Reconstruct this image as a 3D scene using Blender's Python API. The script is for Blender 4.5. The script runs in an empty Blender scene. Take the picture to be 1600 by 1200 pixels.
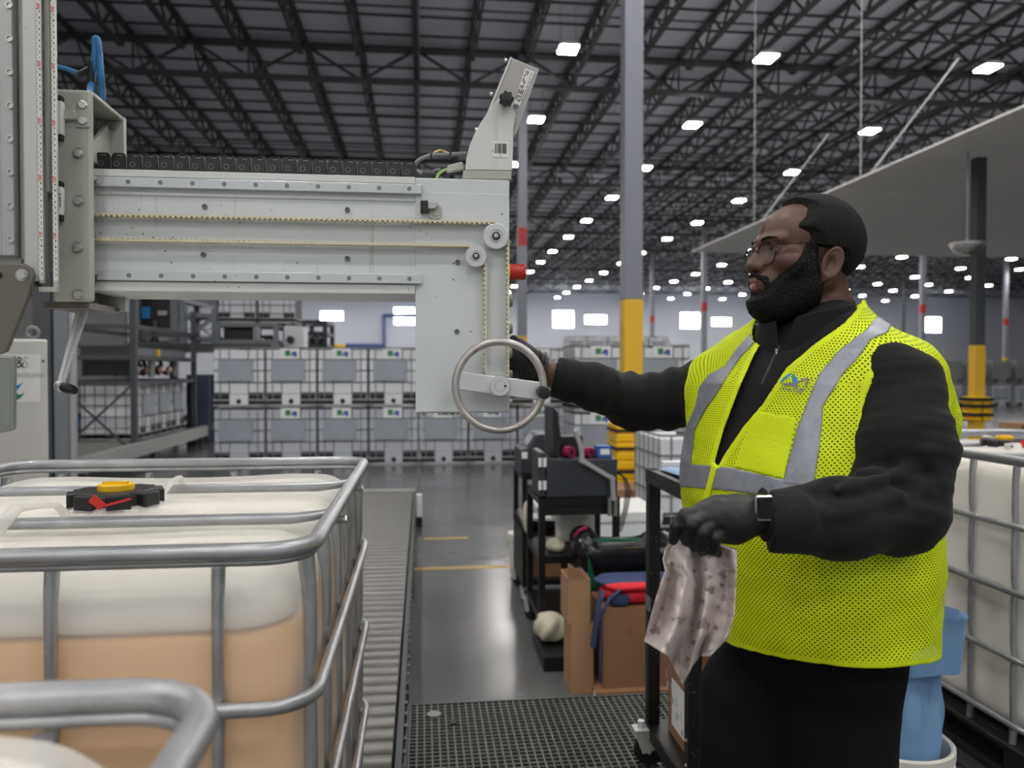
import bpy, bmesh, math, random
import numpy as np
from mathutils import Vector, Matrix, Euler
from mathutils.bvhtree import BVHTree

random.seed(7)
SC = bpy.context.scene
COL = SC.collection

# ------------------------------------------------------------------ camera, world, exposure
CAM_H = 1.89                       # eye height above the warehouse floor (the camera stands on the 0.42 m platform)
FPX = 1250.0                       # focal length for a 1600 px wide frame
YAW = math.atan(140 / FPX)
PITCH = math.atan(23 / FPX)
cam_data = bpy.data.cameras.new('camera')
cam = bpy.data.objects.new('camera', cam_data)
COL.objects.link(cam)
cam_data.sensor_width = 36.0
cam_data.lens = 36.0 * FPX / 1600
cam_data.clip_end = 400
cam_data.clip_start = 0.02
cam.location = (0, 0, CAM_H)
cam.rotation_euler = (math.pi / 2 - PITCH, 0, -YAW)
cam_data.dof.use_dof = True
cam_data.dof.focus_distance = 1.68
cam_data.dof.aperture_fstop = 3.8
SC.camera = cam

world = bpy.data.worlds.new('world')
SC.world = world
world.use_nodes = True
wn = world.node_tree.nodes['Background']
wn.inputs[0].default_value = (0.90, 0.95, 1.0, 1)
wn.inputs[1].default_value = 0.34
SC.view_settings.view_transform = 'Standard'
SC.view_settings.look = 'None'
SC.view_settings.gamma = 1.0
SC.view_settings.use_curve_mapping = False
SC.view_settings.exposure = 0.68
LAMP_STRENGTH = 118.0
WINDOW_STRENGTH = 9.0
SC.cycles.use_denoising = True
SC.cycles.max_bounces = 7
SC.cycles.diffuse_bounces = 4
SC.cycles.glossy_bounces = 3
SC.cycles.transparent_max_bounces = 16
SC.cycles.sample_clamp_indirect = 6.0

# ------------------------------------------------------------------ camera geometry used to take measurements
_c, _s = math.cos(YAW), math.sin(YAW)
FWD = np.array([_s * math.cos(PITCH), _c * math.cos(PITCH), -math.sin(PITCH)])
RGT = np.array([_c, -_s, 0.0])
UPV = np.cross(RGT, FWD)
EYE = np.array([0, 0, CAM_H])

def _ray(px, py):
    return FWD + RGT * ((px - 800) / FPX) + UPV * (-(py - 600) / FPX)
def atY(px, py, Y):
    r = _ray(px, py); return EYE + r * (Y / r[1])
def atZ(px, py, Z):
    r = _ray(px, py); return EYE + r * ((Z - CAM_H) / r[2])
def atX(px, py, X):
    r = _ray(px, py); return EYE + r * (X / r[0])
def atD(px, py, d):
    return EYE + _ray(px, py) * d

# ------------------------------------------------------------------ materials
def srgb(r, g, b):
    f = lambda c: (c / 255 / 12.92) if c / 255 <= 0.04045 else ((c / 255 + 0.055) / 1.055) ** 2.4
    return (f(r), f(g), f(b), 1.0)

class N:
    """tiny node-tree helper"""
    def __init__(s, name):
        s.m = bpy.data.materials.new(name); s.m.use_nodes = True
        s.t = s.m.node_tree; s.n = s.t.nodes; s.l = s.t.links
        s.b = s.n['Principled BSDF']; s.out = s.n['Material Output']
    def add(s, typ, **kw):
        n = s.n.new(typ)
        for k, v in kw.items():
            if k.startswith('i_'):
                key = k[2:]
                key = int(key) if key.isdigit() else key.replace('_', ' ')
                n.inputs[key].default_value = v
            else:
                setattr(n, k, v)
        return n
    def link(s, a, b): s.l.new(a, b)
    def math(s, op, a, b=None, clamp=False):
        n = s.n.new('ShaderNodeMath'); n.operation = op; n.use_clamp = clamp
        for i, v in enumerate((a, b)):
            if v is None: continue
            if isinstance(v, (int, float)): n.inputs[i].default_value = v
            else: s.l.new(v, n.inputs[i])
        return n.outputs[0]
    def mixc(s, fac, a, b, blend='MIX'):
        n = s.n.new('ShaderNodeMix'); n.data_type = 'RGBA'; n.blend_type = blend
        for i, v in ((0, fac), (6, a), (7, b)):
            if isinstance(v, (int, float)): n.inputs[i].default_value = v
            elif isinstance(v, tuple): n.inputs[i].default_value = v
            else: s.l.new(v, n.inputs[i])
        return n.outputs[2]
    def ramp(s, fac, stops):
        n = s.n.new('ShaderNodeValToRGB')
        e = n.color_ramp.elements
        while len(e) < len(stops): e.new(0.5)
        for i, (p, c) in enumerate(stops):
            e[i].position = p
            e[i].color = c if isinstance(c, tuple) else (c, c, c, 1)
        s.l.new(fac, n.inputs[0]); return n.outputs[0]
    def coord(s, which='Object'):
        return s.n.new('ShaderNodeTexCoord').outputs[which]
    def noise(s, vec, scale, detail=4, rough=0.55, out=0):
        n = s.n.new('ShaderNodeTexNoise'); n.inputs['Scale'].default_value = scale
        n.inputs['Detail'].default_value = detail; n.inputs['Roughness'].default_value = rough
        s.l.new(vec, n.inputs['Vector']); return n.outputs[out]
    def mapping(s, vec, scale=(1, 1, 1), rot=(0, 0, 0)):
        n = s.n.new('ShaderNodeMapping'); n.inputs['Scale'].default_value = scale
        n.inputs['Rotation'].default_value = rot
        s.l.new(vec, n.inputs['Vector']); return n.outputs[0]
    def bump(s, h, strength=0.2, dist=0.01):
        n = s.n.new('ShaderNodeBump'); n.inputs['Strength'].default_value = strength
        n.inputs['Distance'].default_value = dist
        s.l.new(h, n.inputs['Height']); s.l.new(n.outputs[0], s.b.inputs['Normal']); return n
    def base(s, c): 
        if isinstance(c, tuple): s.b.inputs['Base Color'].default_value = c
        else: s.l.new(c, s.b.inputs['Base Color'])
    def set(s, rough=None, metal=None, spec=None, **kw):
        if rough is not None: s.b.inputs['Roughness'].default_value = rough
        if metal is not None: s.b.inputs['Metallic'].default_value = metal
        if spec is not None: s.b.inputs['Specular IOR Level'].default_value = spec
        for k, v in kw.items(): s.b.inputs[k.replace('_', ' ')].default_value = v
        return s

def M_plain(name, c, rough=0.5, metal=0.0, var=0.12, scale=9.0, bump=0.0, spec=None):
    """paint / plastic / metal with a faint uneven tone"""
    n = N(name); v = n.coord()
    f = n.noise(v, scale, 5)
    d = tuple(max(0, x * (1 - var)) for x in c[:3]) + (1,)
    e = tuple(min(1, x * (1 + var)) for x in c[:3]) + (1,)
    n.base(n.mixc(f, d, e)); n.set(rough, metal, spec)
    if bump: n.bump(n.noise(v, scale * 12, 3), bump, 0.002)
    return n.m

def M_emit(name, c, strength):
    n = N(name)
    n.base((0.8, 0.8, 0.8, 1))
    n.b.inputs['Emission Color'].default_value = c
    n.b.inputs['Emission Strength'].default_value = strength
    return n.m

MAT = {}

# ------------------------------------------------------------------ mesh builder
class MB:
    def __init__(s): s.v = []; s.f = []
    def raw(s, vs, fs):
        o = len(s.v); s.v += [tuple(float(c) for c in p) for p in vs]
        s.f += [tuple(i + o for i in f) for f in fs]; return s
    def box(s, lo, hi):
        x0, y0, z0 = lo; x1, y1, z1 = hi
        return s.raw([(x0, y0, z0), (x1, y0, z0), (x1, y1, z0), (x0, y1, z0), (x0, y0, z1), (x1, y0, z1), (x1, y1, z1), (x0, y1, z1)],
                     [(0, 3, 2, 1), (4, 5, 6, 7), (0, 1, 5, 4), (1, 2, 6, 5), (2, 3, 7, 6), (3, 0, 4, 7)])
    def obox(s, c, size, rot=None):
        """box by centre, size and a 3x3 matrix / Euler"""
        m = Euler(rot).to_matrix() if rot is not None and not isinstance(rot, Matrix) else (rot or Matrix.Identity(3))
        h = [a / 2 for a in size]; P = []
        for z in (-h[2], h[2]):
            for x, y in ((-h[0], -h[1]), (h[0], -h[1]), (h[0], h[1]), (-h[0], h[1])):
                p = m @ Vector((x, y, z)); P.append((p.x + c[0], p.y + c[1], p.z + c[2]))
        return s.raw(P, [(0, 3, 2, 1), (4, 5, 6, 7), (0, 1, 5, 4), (1, 2, 6, 5), (2, 3, 7, 6), (3, 0, 4, 7)])
    def bar(s, a, b, w, h, up=(0, 0, 1)):
        """rectangular bar from a to b, w across, h along up"""
        a = Vector(a); b = Vector(b); d = (b - a).normalized(); u = Vector(up)
        x = d.cross(u)
        if x.length < 1e-4: x = d.cross(Vector((1, 0, 0)))
        x.normalize(); u = x.cross(d)
        P = []
        for q in (a, b):
            for i, j in ((-1, -1), (1, -1), (1, 1), (-1, 1)):
                P.append(q + x * (w / 2 * i) + u * (h / 2 * j))
        return s.raw(P, [(0, 1, 2, 3), (7, 6, 5, 4), (0, 4, 5, 1), (1, 5, 6, 2), (2, 6, 7, 3), (3, 7, 4, 0)])
    def tube(s, pts, r, n=10, closed=False, cap=True, flat=1.0, up=None):
        """round (or flattened) tube along points; r number or list"""
        P = [Vector(p) for p in pts]; m = len(P)
        R = r if isinstance(r, (list, tuple)) else [r] * m
        T = []
        for i in range(m):
            if closed: t = P[(i + 1) % m] - P[i - 1]
            else: t = P[min(i + 1, m - 1)] - P[max(i - 1, 0)]
            T.append(t.normalized())
        ref = Vector(up) if up else (Vector((0, 0, 1)) if abs(T[0].z) < 0.9 else Vector((1, 0, 0)))
        x = T[0].cross(ref).normalized()
        vs = []
        for i in range(m):
            x = (x - T[i] * x.dot(T[i]))
            if x.length < 1e-6: x = T[i].orthogonal()
            x.normalize(); y = T[i].cross(x)
            for k in range(n):
                a = 2 * math.pi * k / n
                vs.append(P[i] + x * (math.cos(a) * R[i]) + y * (math.sin(a) * R[i] * flat))
        fs = []
        for i in range(m if closed else m - 1):
            j = (i + 1) % m
            for k in range(n):
                k2 = (k + 1) % n
                fs.append((i * n + k, j * n + k, j * n + k2, i * n + k2))
        if cap and not closed:
            fs.append(tuple(range(n))); fs.append(tuple((m - 1) * n + k for k in reversed(range(n))))
        return s.raw(vs, fs)
    def lathe(s, prof, c=(0, 0, 0), axis=(0, 0, 1), n=24):
        """profile [(radius, height)] revolved about axis at c"""
        ax = Vector(axis).normalized(); x = ax.orthogonal().normalized(); y = ax.cross(x); c = Vector(c)
        vs = []; fs = []; m = len(prof)
        for r, h in prof:
            for k in range(n):
                a = 2 * math.pi * k / n
                vs.append(c + ax * h + (x * math.cos(a) + y * math.sin(a)) * max(r, 1e-5))
        for i in range(m - 1):
            for k in range(n):
                k2 = (k + 1) % n
                fs.append((i * n + k, i * n + k2, (i + 1) * n + k2, (i + 1) * n + k))
        fs.append(tuple(reversed(range(n)))); fs.append(tuple((m - 1) * n + k for k in range(n)))
        return s.raw(vs, fs)
    def cyl(s, a, b, r, n=16, r2=None):
        a = Vector(a); b = Vector(b); L = (b - a).length
        return s.lathe([(r, 0), (r2 if r2 is not None else r, L)], a, (b - a), n)
    def prism(s, poly, a, b):
        """planar polygon of 3D points extruded by vector a->b offset"""
        d = Vector(b) - Vector(a); n = len(poly)
        A = [Vector(p) for p in poly]; B = [p + d for p in A]
        fs = [tuple(range(n)), tuple(2 * n - 1 - i for i in range(n))]
        fs += [(i, i + n, (i + 1) % n + n, (i + 1) % n) for i in range(n)]
        return s.raw(A + B, fs)
    def ball(s, c, r, n=14, m=9):
        R = r if isinstance(r, (tuple, list)) else (r, r, r); vs = []; fs = []
        for i in range(1, m):
            t = math.pi * i / m
            for k in range(n):
                a = 2 * math.pi * k / n
                vs.append((c[0] + R[0] * math.sin(t) * math.cos(a), c[1] + R[1] * math.sin(t) * math.sin(a), c[2] + R[2] * math.cos(t)))
        top = len(vs); vs.append((c[0], c[1], c[2] + R[2])); vs.append((c[0], c[1], c[2] - R[2]))
        for k in range(n): fs.append((top, k, (k + 1) % n))
        for i in range(m - 2):
            for k in range(n):
                k2 = (k + 1) % n
                fs.append((i * n + k, (i + 1) * n + k, (i + 1) * n + k2, i * n + k2))
        o = (m - 2) * n
        for k in range(n): fs.append((top + 1, o + (k + 1) % n, o + k))
        return s.raw(vs, fs)
    def grid(s, P):
        """P[i][j] points -> quads"""
        r = len(P); c = len(P[0])
        return s.raw([p for row in P for p in row], [(i * c + j, i * c + j + 1, (i + 1) * c + j + 1, (i + 1) * c + j) for i in range(r - 1) for j in range(c - 1)])
    def mesh(s, name, smooth=None):
        me = bpy.data.meshes.new(name)
        me.from_pydata(s.v, [], s.f)
        bm = bmesh.new(); bm.from_mesh(me); bmesh.ops.recalc_face_normals(bm, faces=bm.faces); bm.to_mesh(me); bm.free()
        if smooth:
            me.polygons.foreach_set('use_smooth', [True] * len(me.polygons))
            me.set_sharp_from_angle(angle=math.radians(smooth))
        me.update(); return me
    def build(s, name, mat, parent=None, smooth=40, bevel=0.0, solid=0.0):
        me = s.mesh(name, smooth)
        if mat: me.materials.append(MAT[mat] if isinstance(mat, str) else mat)
        return link(name, me, parent, bevel, solid)

def link(name, me, parent=None, bevel=0.0, solid=0.0):
    o = bpy.data.objects.new(name, me); COL.objects.link(o)
    if parent: attach(o, parent)
    if solid:
        m = o.modifiers.new('thickness', 'SOLIDIFY'); m.thickness = solid; m.offset = 0
    if bevel:
        m = o.modifiers.new('bevel', 'BEVEL'); m.width = bevel; m.segments = 2; m.limit_method = 'ANGLE'; m.angle_limit = math.radians(40)
    return o

ROOTW = {}
def attach(o, p):
    o.parent = p
    w = ROOTW.get(p.name)
    if w is not None: o.matrix_parent_inverse = w.inverted()

def tag(o, label=None, cat=None, group=None, kind=None):
    if label: o['label'] = label
    if cat: o['category'] = cat
    if group: o['group'] = group
    if kind: o['kind'] = kind
    return o

def thing(name, label, cat, loc=(0, 0, 0), group=None, rz=0.0):
    """an Empty at the base of a thing; parts are given in world coordinates"""
    o = bpy.data.objects.new(name, None); COL.objects.link(o)
    o.location = tuple(float(c) for c in loc); o.rotation_euler = (0, 0, rz)
    o.empty_display_size = 0.1
    ROOTW[o.name] = Matrix.Translation(o.location) @ Matrix.Rotation(rz, 4, 'Z')
    return tag(o, label, cat, group)

KIDS = {}
def copy_tree(o, parent=None):
    c = o.copy(); COL.objects.link(c)
    if parent is not None:
        m = o.matrix_parent_inverse.copy(); c.parent = parent; c.matrix_parent_inverse = m
    for ch in list(o.children): copy_tree(ch, c)
    return c

def text_mesh(txt, size, mat, parent, M4, name='lettering', extrude=0.0004, align='CENTER', bold=0.0, sx=1.0):
    cu = bpy.data.curves.new('lettering', 'FONT'); cu.body = txt; cu.size = size; cu.align_x = align; cu.align_y = 'CENTER'
    cu.extrude = extrude; cu.offset = bold; cu.resolution_u = 3
    to = bpy.data.objects.new('lettering_source', cu)
    me = bpy.data.meshes.new_from_object(to)
    bpy.data.objects.remove(to); bpy.data.curves.remove(cu)
    me.transform(M4 @ Matrix.Diagonal((sx, 1, 1, 1)))
    me.materials.clear(); me.materials.append(MAT[mat])
    return link(name, me, parent)

def frame_M(o, x, z):
    """matrix with local x along x, local z along z (normal), origin o"""
    x = Vector(x).normalized(); z = Vector(z).normalized(); y = z.cross(x).normalized(); x = y.cross(z)
    m = Matrix((x, y, z)).transposed().to_4x4(); m.translation = Vector(o); return m
FRONT = lambda o: frame_M(o, (1, 0, 0), (0, -1, 0))          # lettering that faces the camera side (-Y)
# ------------------------------------------------------------------ material library
def _machine_paint(name, c, streak=0.0, spots=0.0, rough=0.42, metal=0.0):
    n = N(name); v = n.coord()
    f = n.noise(v, 6, 5)
    col = n.mixc(f, tuple(x * 0.88 for x in c[:3]) + (1,), tuple(min(1, x * 1.08) for x in c[:3]) + (1,))
    if streak:                                   # dried product runs
        s = n.noise(n.mapping(v, (55, 55, 2.2)), 1.0, 3)
        s = n.ramp(s, [(0.60, 0.0), (0.72, 1.0)])
        k = n.ramp(n.noise(v, 5.5, 2), [(0.45, 0.0), (0.62, 1.0)])
        col = n.mixc(n.math('MULTIPLY', n.math('MULTIPLY', s, k), streak), col, srgb(150, 142, 112))
    if spots:
        vo = n.add('ShaderNodeTexVoronoi', i_Scale=62.0, feature='F1'); n.link(v, vo.inputs['Vector'])
        d = n.ramp(vo.outputs['Distance'], [(0.10, 1.0), (0.15, 0.0)])
        k2 = n.ramp(n.noise(v, 9, 2), [(0.55, 0.0), (0.60, 1.0)])
        col = n.mixc(n.math('MULTIPLY', n.math('MULTIPLY', d, k2), spots), col, srgb(92, 88, 74))
    n.base(col); n.set(rough, metal)
    n.bump(n.noise(v, 160, 3), 0.05, 0.001)
    return n.m

MAT['beam'] = _machine_paint('beam_paint', srgb(208, 212, 214), 0.85, 0.9, 0.36)
MAT['beam_edge'] = _machine_paint('beam_edge_paint', srgb(212, 214, 210), 0.2, 0.6)
MAT['plate'] = _machine_paint('plate_paint', srgb(178, 180, 170), 0.5, 0.5)
MAT['mast'] = _machine_paint('mast_aluminium', srgb(190, 191, 186), 0.3, 0.3, 0.35, 0.25)
MAT['mast_rail'] = _machine_paint('mast_rail_steel', srgb(172, 173, 171), 0.5, 0.5, 0.34, 0.35)
MAT['alu'] = _machine_paint('brushed_aluminium', srgb(212, 213, 213), 0.25, 0.5, 0.32, 0.45)
MAT['alu_dark'] = _machine_paint('grey_aluminium', srgb(140, 142, 138), 0.0, 0.3, 0.38, 0.55)
MAT['rail_steel'] = _machine_paint('rail_steel', srgb(206, 209, 210), 0.0, 0.5, 0.3, 0.35)
MAT['bolt'] = M_plain('zinc_bolt', srgb(190, 190, 186), 0.3, 0.85, 0.1, 60)
MAT['bolt_dark'] = M_plain('dark_bolt', srgb(112, 113, 112), 0.4, 0.7, 0.1, 60)
MAT['rail_cap'] = M_plain('rail_hole_cap', srgb(125, 130, 132), 0.45, 0.4, 0.1, 60)
MAT['steel_plate'] = _machine_paint('worn_steel_plate', srgb(112, 106, 98), 0.3, 0.5, 0.42, 0.45)
MAT['belt'] = M_plain('cream_belt', srgb(214, 205, 176), 0.55, 0, 0.12, 40)
MAT['black_plastic'] = M_plain('black_plastic', srgb(22, 22, 24), 0.42, 0, 0.2, 12)
MAT['black_rubber'] = M_plain('black_rubber', srgb(20, 20, 20), 0.7, 0, 0.2, 12)
MAT['chain'] = M_plain('chain_plastic', srgb(33, 32, 33), 0.5, 0, 0.3, 60)
MAT['chain_dust'] = M_plain('dusty_chain_edge', srgb(150, 148, 140), 0.8, 0, 0.3, 60)
MAT['red'] = M_plain('red_plastic', srgb(200, 44, 40), 0.35, 0, 0.08)
MAT['yellow_plastic'] = M_plain('yellow_plastic', srgb(240, 190, 12), 0.4, 0, 0.08)
MAT['blue_hose'] = M_plain('blue_hose', srgb(52, 122, 178), 0.4, 0, 0.3, 25)
MAT['grey_cable'] = M_plain('grey_cable', srgb(118, 121, 122), 0.5, 0, 0.1)
MAT['tan_cable'] = M_plain('tan_cable', srgb(206, 178, 120), 0.5, 0, 0.1)
MAT['green_cable'] = M_plain('green_yellow_cable', srgb(150, 190, 90), 0.5, 0, 0.3, 90)
MAT['grey_button'] = M_plain('grey_button', srgb(120, 130, 128), 0.4, 0, 0.1)
MAT['display_box'] = M_plain('display_box_paint', srgb(168, 164, 160), 0.4, 0.1, 0.06)
MAT['white_paper'] = M_plain('white_paper', srgb(232, 232, 230), 0.6, 0, 0.04)
MAT['ruler'] = M_plain('ruler_tape', srgb(226, 224, 216), 0.5, 0, 0.06, 30)
MAT['ink'] = M_plain('black_ink', srgb(38, 38, 40), 0.6, 0, 0.0)
MAT['red_ink'] = M_plain('red_ink', srgb(214, 96, 96), 0.6, 0, 0.0)
MAT['grey_ink'] = M_plain('grey_ink', srgb(182, 184, 186), 0.6, 0, 0.0)
MAT['blue_ink'] = M_plain('blue_ink', srgb(34, 128, 190), 0.5, 0, 0.0)
MAT['green_ink'] = M_plain('green_ink', srgb(52, 128, 78), 0.5, 0, 0.0)
MAT['indigo_ink'] = M_plain('indigo_ink', srgb(52, 70, 160), 0.5, 0, 0.0)
MAT['cabinet'] = M_plain('cabinet_paint', srgb(206, 205, 200), 0.4, 0, 0.04)

def _handwheel():
    n = N('worn_cast_aluminium'); v = n.coord()
    f = n.noise(v, 30, 6, 0.7)
    col = n.mixc(f, srgb(158, 152, 150), srgb(208, 202, 199))
    m = n.ramp(n.noise(v, 75, 4, 0.7), [(0.63, 0.0), (0.70, 1.0)])
    col = n.mixc(n.math('MULTIPLY', m, 0.8), col, srgb(74, 66, 62))
    n.base(col); n.set(0.36, 0.6); n.bump(n.noise(v, 120, 4), 0.12, 0.001)
    return n.m
MAT['handwheel'] = _handwheel()

def _galv():
    n = N('galvanised_tube'); v = n.coord()
    f = n.noise(n.mapping(v, (14, 14, 14)), 1.0, 5, 0.65)
    col = n.mixc(f, srgb(140, 142, 145), srgb(192, 194, 197))
    d = n.ramp(n.noise(v, 42, 4, 0.7), [(0.62, 0.0), (0.72, 1.0)])
    col = n.mixc(n.math('MULTIPLY', d, 0.5), col, srgb(205, 205, 204))
    n.base(col); n.set(0.34, 0.6)
    n.bump(n.noise(v, 60, 4), 0.08, 0.001)
    return n.m
MAT['galv'] = _galv()
MAT['galv_far'] = M_plain('galvanised_far', srgb(128, 130, 132), 0.45, 0.4, 0.1)

def _bottle(name, transp, col):
    n = N(name); v = n.coord()
    c = n.mixc(n.noise(v, 2.2, 3), tuple(x * 0.93 for x in col[:3]) + (1,), col)
    n.base(c); n.set(0.42, 0, 0.4)
    tr = n.add('ShaderNodeBsdfTranslucent'); n.link(c, tr.inputs[0])
    tp = n.add('ShaderNodeBsdfTransparent'); tp.inputs[0].default_value = (0.97, 0.96, 0.93, 1)
    m1 = n.add('ShaderNodeMixShader'); m1.inputs[0].default_value = 0.32
    n.link(n.b.outputs[0], m1.inputs[1]); n.link(tr.outputs[0], m1.inputs[2])
    m2 = n.add('ShaderNodeMixShader'); m2.inputs[0].default_value = transp
    n.link(m1.outputs[0], m2.inputs[1]); n.link(tp.outputs[0], m2.inputs[2])
    n.link(m2.outputs[0], n.out.inputs[0])
    return n.m
MAT['bottle'] = _bottle('milky_polyethylene', 0.52, srgb(250, 249, 247))
MAT['bottle_wall'] = M_plain('milky_inner_wall', srgb(244, 241, 234), 0.5, 0, 0.04, 2)
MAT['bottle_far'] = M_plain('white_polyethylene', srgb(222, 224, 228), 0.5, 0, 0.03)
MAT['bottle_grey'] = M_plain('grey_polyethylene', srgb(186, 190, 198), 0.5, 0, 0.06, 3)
MAT['bottle_dark'] = M_plain('used_polyethylene', srgb(128, 126, 128), 0.5, 0, 0.15, 2)
def _liquid():
    n = N('amber_liquid'); v = n.coord()
    z = n.add('ShaderNodeSeparateXYZ'); n.link(v, z.inputs[0])
    n.base(n.mixc(n.noise(v, 1.6, 2), srgb(250, 186, 84), srgb(255, 204, 112))); n.set(0.3)
    return n.m
MAT['liquid'] = _liquid()
MAT['shipping_panel'] = M_plain('dull_steel_panel', srgb(158, 164, 172), 0.5, 0.3, 0.22, 2.5)
MAT['pallet_black'] = M_plain('pallet_black', srgb(26, 27, 29), 0.6, 0, 0.15)
MAT['pallet_grey'] = M_plain('pallet_grey', srgb(168, 168, 168), 0.5, 0.2, 0.1)
MAT['wood'] = M_plain('pallet_wood', srgb(168, 128, 88), 0.7, 0, 0.15)
MAT['dark_steel'] = M_plain('dark_steel', srgb(74, 77, 80), 0.5, 0.3, 0.12)
MAT['mid_steel'] = M_plain('grey_steel', srgb(120, 124, 128), 0.5, 0.3, 0.12)
MAT['black_steel'] = M_plain('black_steel', srgb(22, 22, 23), 0.4, 0.2, 0.2, 20)
MAT['roller'] = M_plain('roller_steel', srgb(116, 115, 112), 0.38, 0.6, 0.14, 6)
MAT['column_paint'] = M_plain('column_paint', srgb(128, 130, 140), 0.5, 0, 0.05)
MAT['column_yellow'] = M_plain('column_yellow', srgb(226, 182, 40), 0.5, 0, 0.04)
MAT['column_red'] = M_plain('column_red', srgb(168, 44, 44), 0.5, 0, 0.04)
MAT['truss'] = M_plain('truss_paint', srgb(62, 63, 66), 0.6, 0.1, 0.1, 3)
MAT['white_wall'] = M_plain('white_wall_paint', srgb(206, 210, 220), 0.6, 0, 0.03, 0.2)
MAT['door_paint'] = M_plain('dock_door_paint', srgb(196, 201, 212), 0.5, 0, 0.03)
MAT['door_trim'] = M_plain('door_trim_paint', srgb(128, 132, 142), 0.5, 0, 0.03)
MAT['grey_wall'] = M_plain('grey_wall_paint', srgb(132, 131, 132), 0.6, 0, 0.05, 1)
MAT['canopy'] = M_plain('canopy_panel', srgb(240, 238, 235), 0.7, 0, 0.04, 0.6)
MAT['lamp_housing'] = M_plain('lamp_housing', srgb(210, 210, 210), 0.5)
MAT['lamp'] = M_emit('lamp_diffuser', (1.0, 0.97, 0.93, 1), LAMP_STRENGTH)
MAT['window_light'] = M_emit('daylit_window', (0.93, 0.97, 1.0, 1), WINDOW_STRENGTH)
MAT['cardboard'] = M_plain('cardboard', srgb(146, 108, 78), 0.75, 0, 0.10, 6)
MAT['cardboard_light'] = M_plain('pale_cardboard', srgb(166, 130, 98), 0.75, 0, 0.1, 6)
MAT['cardboard_inner'] = M_plain('cardboard_inside', srgb(140, 100, 66), 0.8, 0, 0.1, 6)
MAT['green_bin'] = M_plain('green_bin', srgb(20, 92, 66), 0.45, 0, 0.1)
MAT['bag_black'] = M_plain('black_bag', srgb(18, 18, 20), 0.22, 0, 0.2, 14)
MAT['red_cloth'] = M_plain('red_cloth', srgb(214, 32, 52), 0.8, 0, 0.15, 14)
MAT['navy_cloth'] = M_plain('navy_cloth', srgb(48, 62, 98), 0.8, 0, 0.15, 14)
MAT['blue_plastic'] = M_plain('blue_film', srgb(122, 158, 198), 0.36, 0, 0.12, 5)
MAT['blue_paper'] = M_plain('blue_paper', srgb(150, 176, 208), 0.6, 0, 0.08)
MAT['white_bucket'] = M_plain('white_bucket', srgb(218, 214, 206), 0.45, 0, 0.08, 9)
MAT['printer'] = M_plain('charcoal_paint', srgb(52, 56, 62), 0.45, 0.1, 0.08)
MAT['arm_grey'] = M_plain('light_grey_arm', srgb(168, 168, 168), 0.4, 0.2, 0.05)
MAT['magenta'] = M_plain('magenta_plastic', srgb(150, 34, 78), 0.4, 0, 0.2)
MAT['blue_box'] = M_plain('blue_print', srgb(48, 90, 160), 0.5, 0, 0.1)
MAT['yellow_guard'] = M_plain('yellow_guard', srgb(242, 194, 8), 0.4, 0, 0.05)
MAT['cream_bag'] = M_plain('cream_bag', srgb(206, 200, 178), 0.6, 0, 0.12)
MAT['white_film'] = M_plain('white_film', srgb(235, 240, 242), 0.25, 0, 0.04)
MAT['chrome'] = M_plain('chrome', srgb(225, 226, 228), 0.06, 1.0, 0.02)
MAT['blue_drum'] = M_plain('blue_drum', srgb(52, 62, 84), 0.5, 0, 0.1)
MAT['blue_paint'] = M_plain('blue_pipe_paint', srgb(72, 92, 140), 0.5, 0, 0.05)
MAT['copper_glow'] = M_plain('copper_fitting', srgb(220, 180, 160), 0.35, 0.5, 0.1)
MAT['sight_glass'] = _machine_paint('stained_sight_glass', srgb(128, 134, 124), 0.9, 0.9, 0.2)

def _floor():
    n = N('polished_concrete'); v = n.coord()
    a = n.noise(v, 0.35, 6, 0.6); b = n.noise(v, 3.0, 6, 0.65)
    col = n.mixc(a, srgb(86, 86, 87), srgb(112, 112, 113))
    col = n.mixc(n.math('MULTIPLY', n.ramp(b, [(0.30, 0.0), (0.75, 1.0)]), 0.3), col, srgb(86, 86, 88))
    n.base(col)
    r = n.ramp(n.noise(v, 1.1, 3, 0.5), [(0.2, 0.10), (0.8, 0.30)])
    n.link(r, n.b.inputs['Roughness'])
    n.bump(n.noise(v, 14, 4), 0.10, 0.01)
    return n.m
MAT['floor'] = _floor()
MAT['line_yellow'] = M_plain('floor_line_yellow', srgb(188, 158, 84), 0.5, 0, 0.25, 8)
MAT['line_white'] = M_plain('floor_line_white', srgb(178, 178, 176), 0.5, 0, 0.2, 8)
def _deck():
    n = N('roof_deck'); v = n.coord()
    f = n.noise(v, 0.25, 4)
    n.base(n.mixc(f, srgb(206, 211, 224), srgb(226, 230, 240))); n.set(0.6)
    return n.m
MAT['deck'] = _deck()
def _grate():
    n = N('weathered_grating'); v = n.coord()
    f = n.noise(v, 24, 5, 0.7)
    col = n.mixc(f, srgb(50, 50, 49), srgb(112, 112, 108))
    n.base(col); n.set(0.5, 0.3); n.bump(n.noise(v, 150, 3), 0.2, 0.002)
    return n.m
MAT['grate'] = _grate()
def _cartblack():
    n = N('chipped_black_steel'); v = n.coord()
    vo = n.add('ShaderNodeTexVoronoi', i_Scale=70.0); n.link(v, vo.inputs['Vector'])
    d = n.ramp(vo.outputs['Distance'], [(0.12, 1.0), (0.18, 0.0)])
    k = n.ramp(n.noise(v, 14, 2), [(0.52, 0.0), (0.58, 1.0)])
    n.base(n.mixc(n.math('MULTIPLY', n.math('MULTIPLY', d, k), 0.9), srgb(20, 20, 21), srgb(150, 146, 140))); n.set(0.4, 0.1)
    return n.m
MAT['cart_black'] = _cartblack()
# ------------------------------------------------------------------ the hall
ROOF_Z = 11.5
GIRDERS = [11.4 + 12.6 * k for k in range(-2, 8)]
WALL_Y = 96.0

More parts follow.
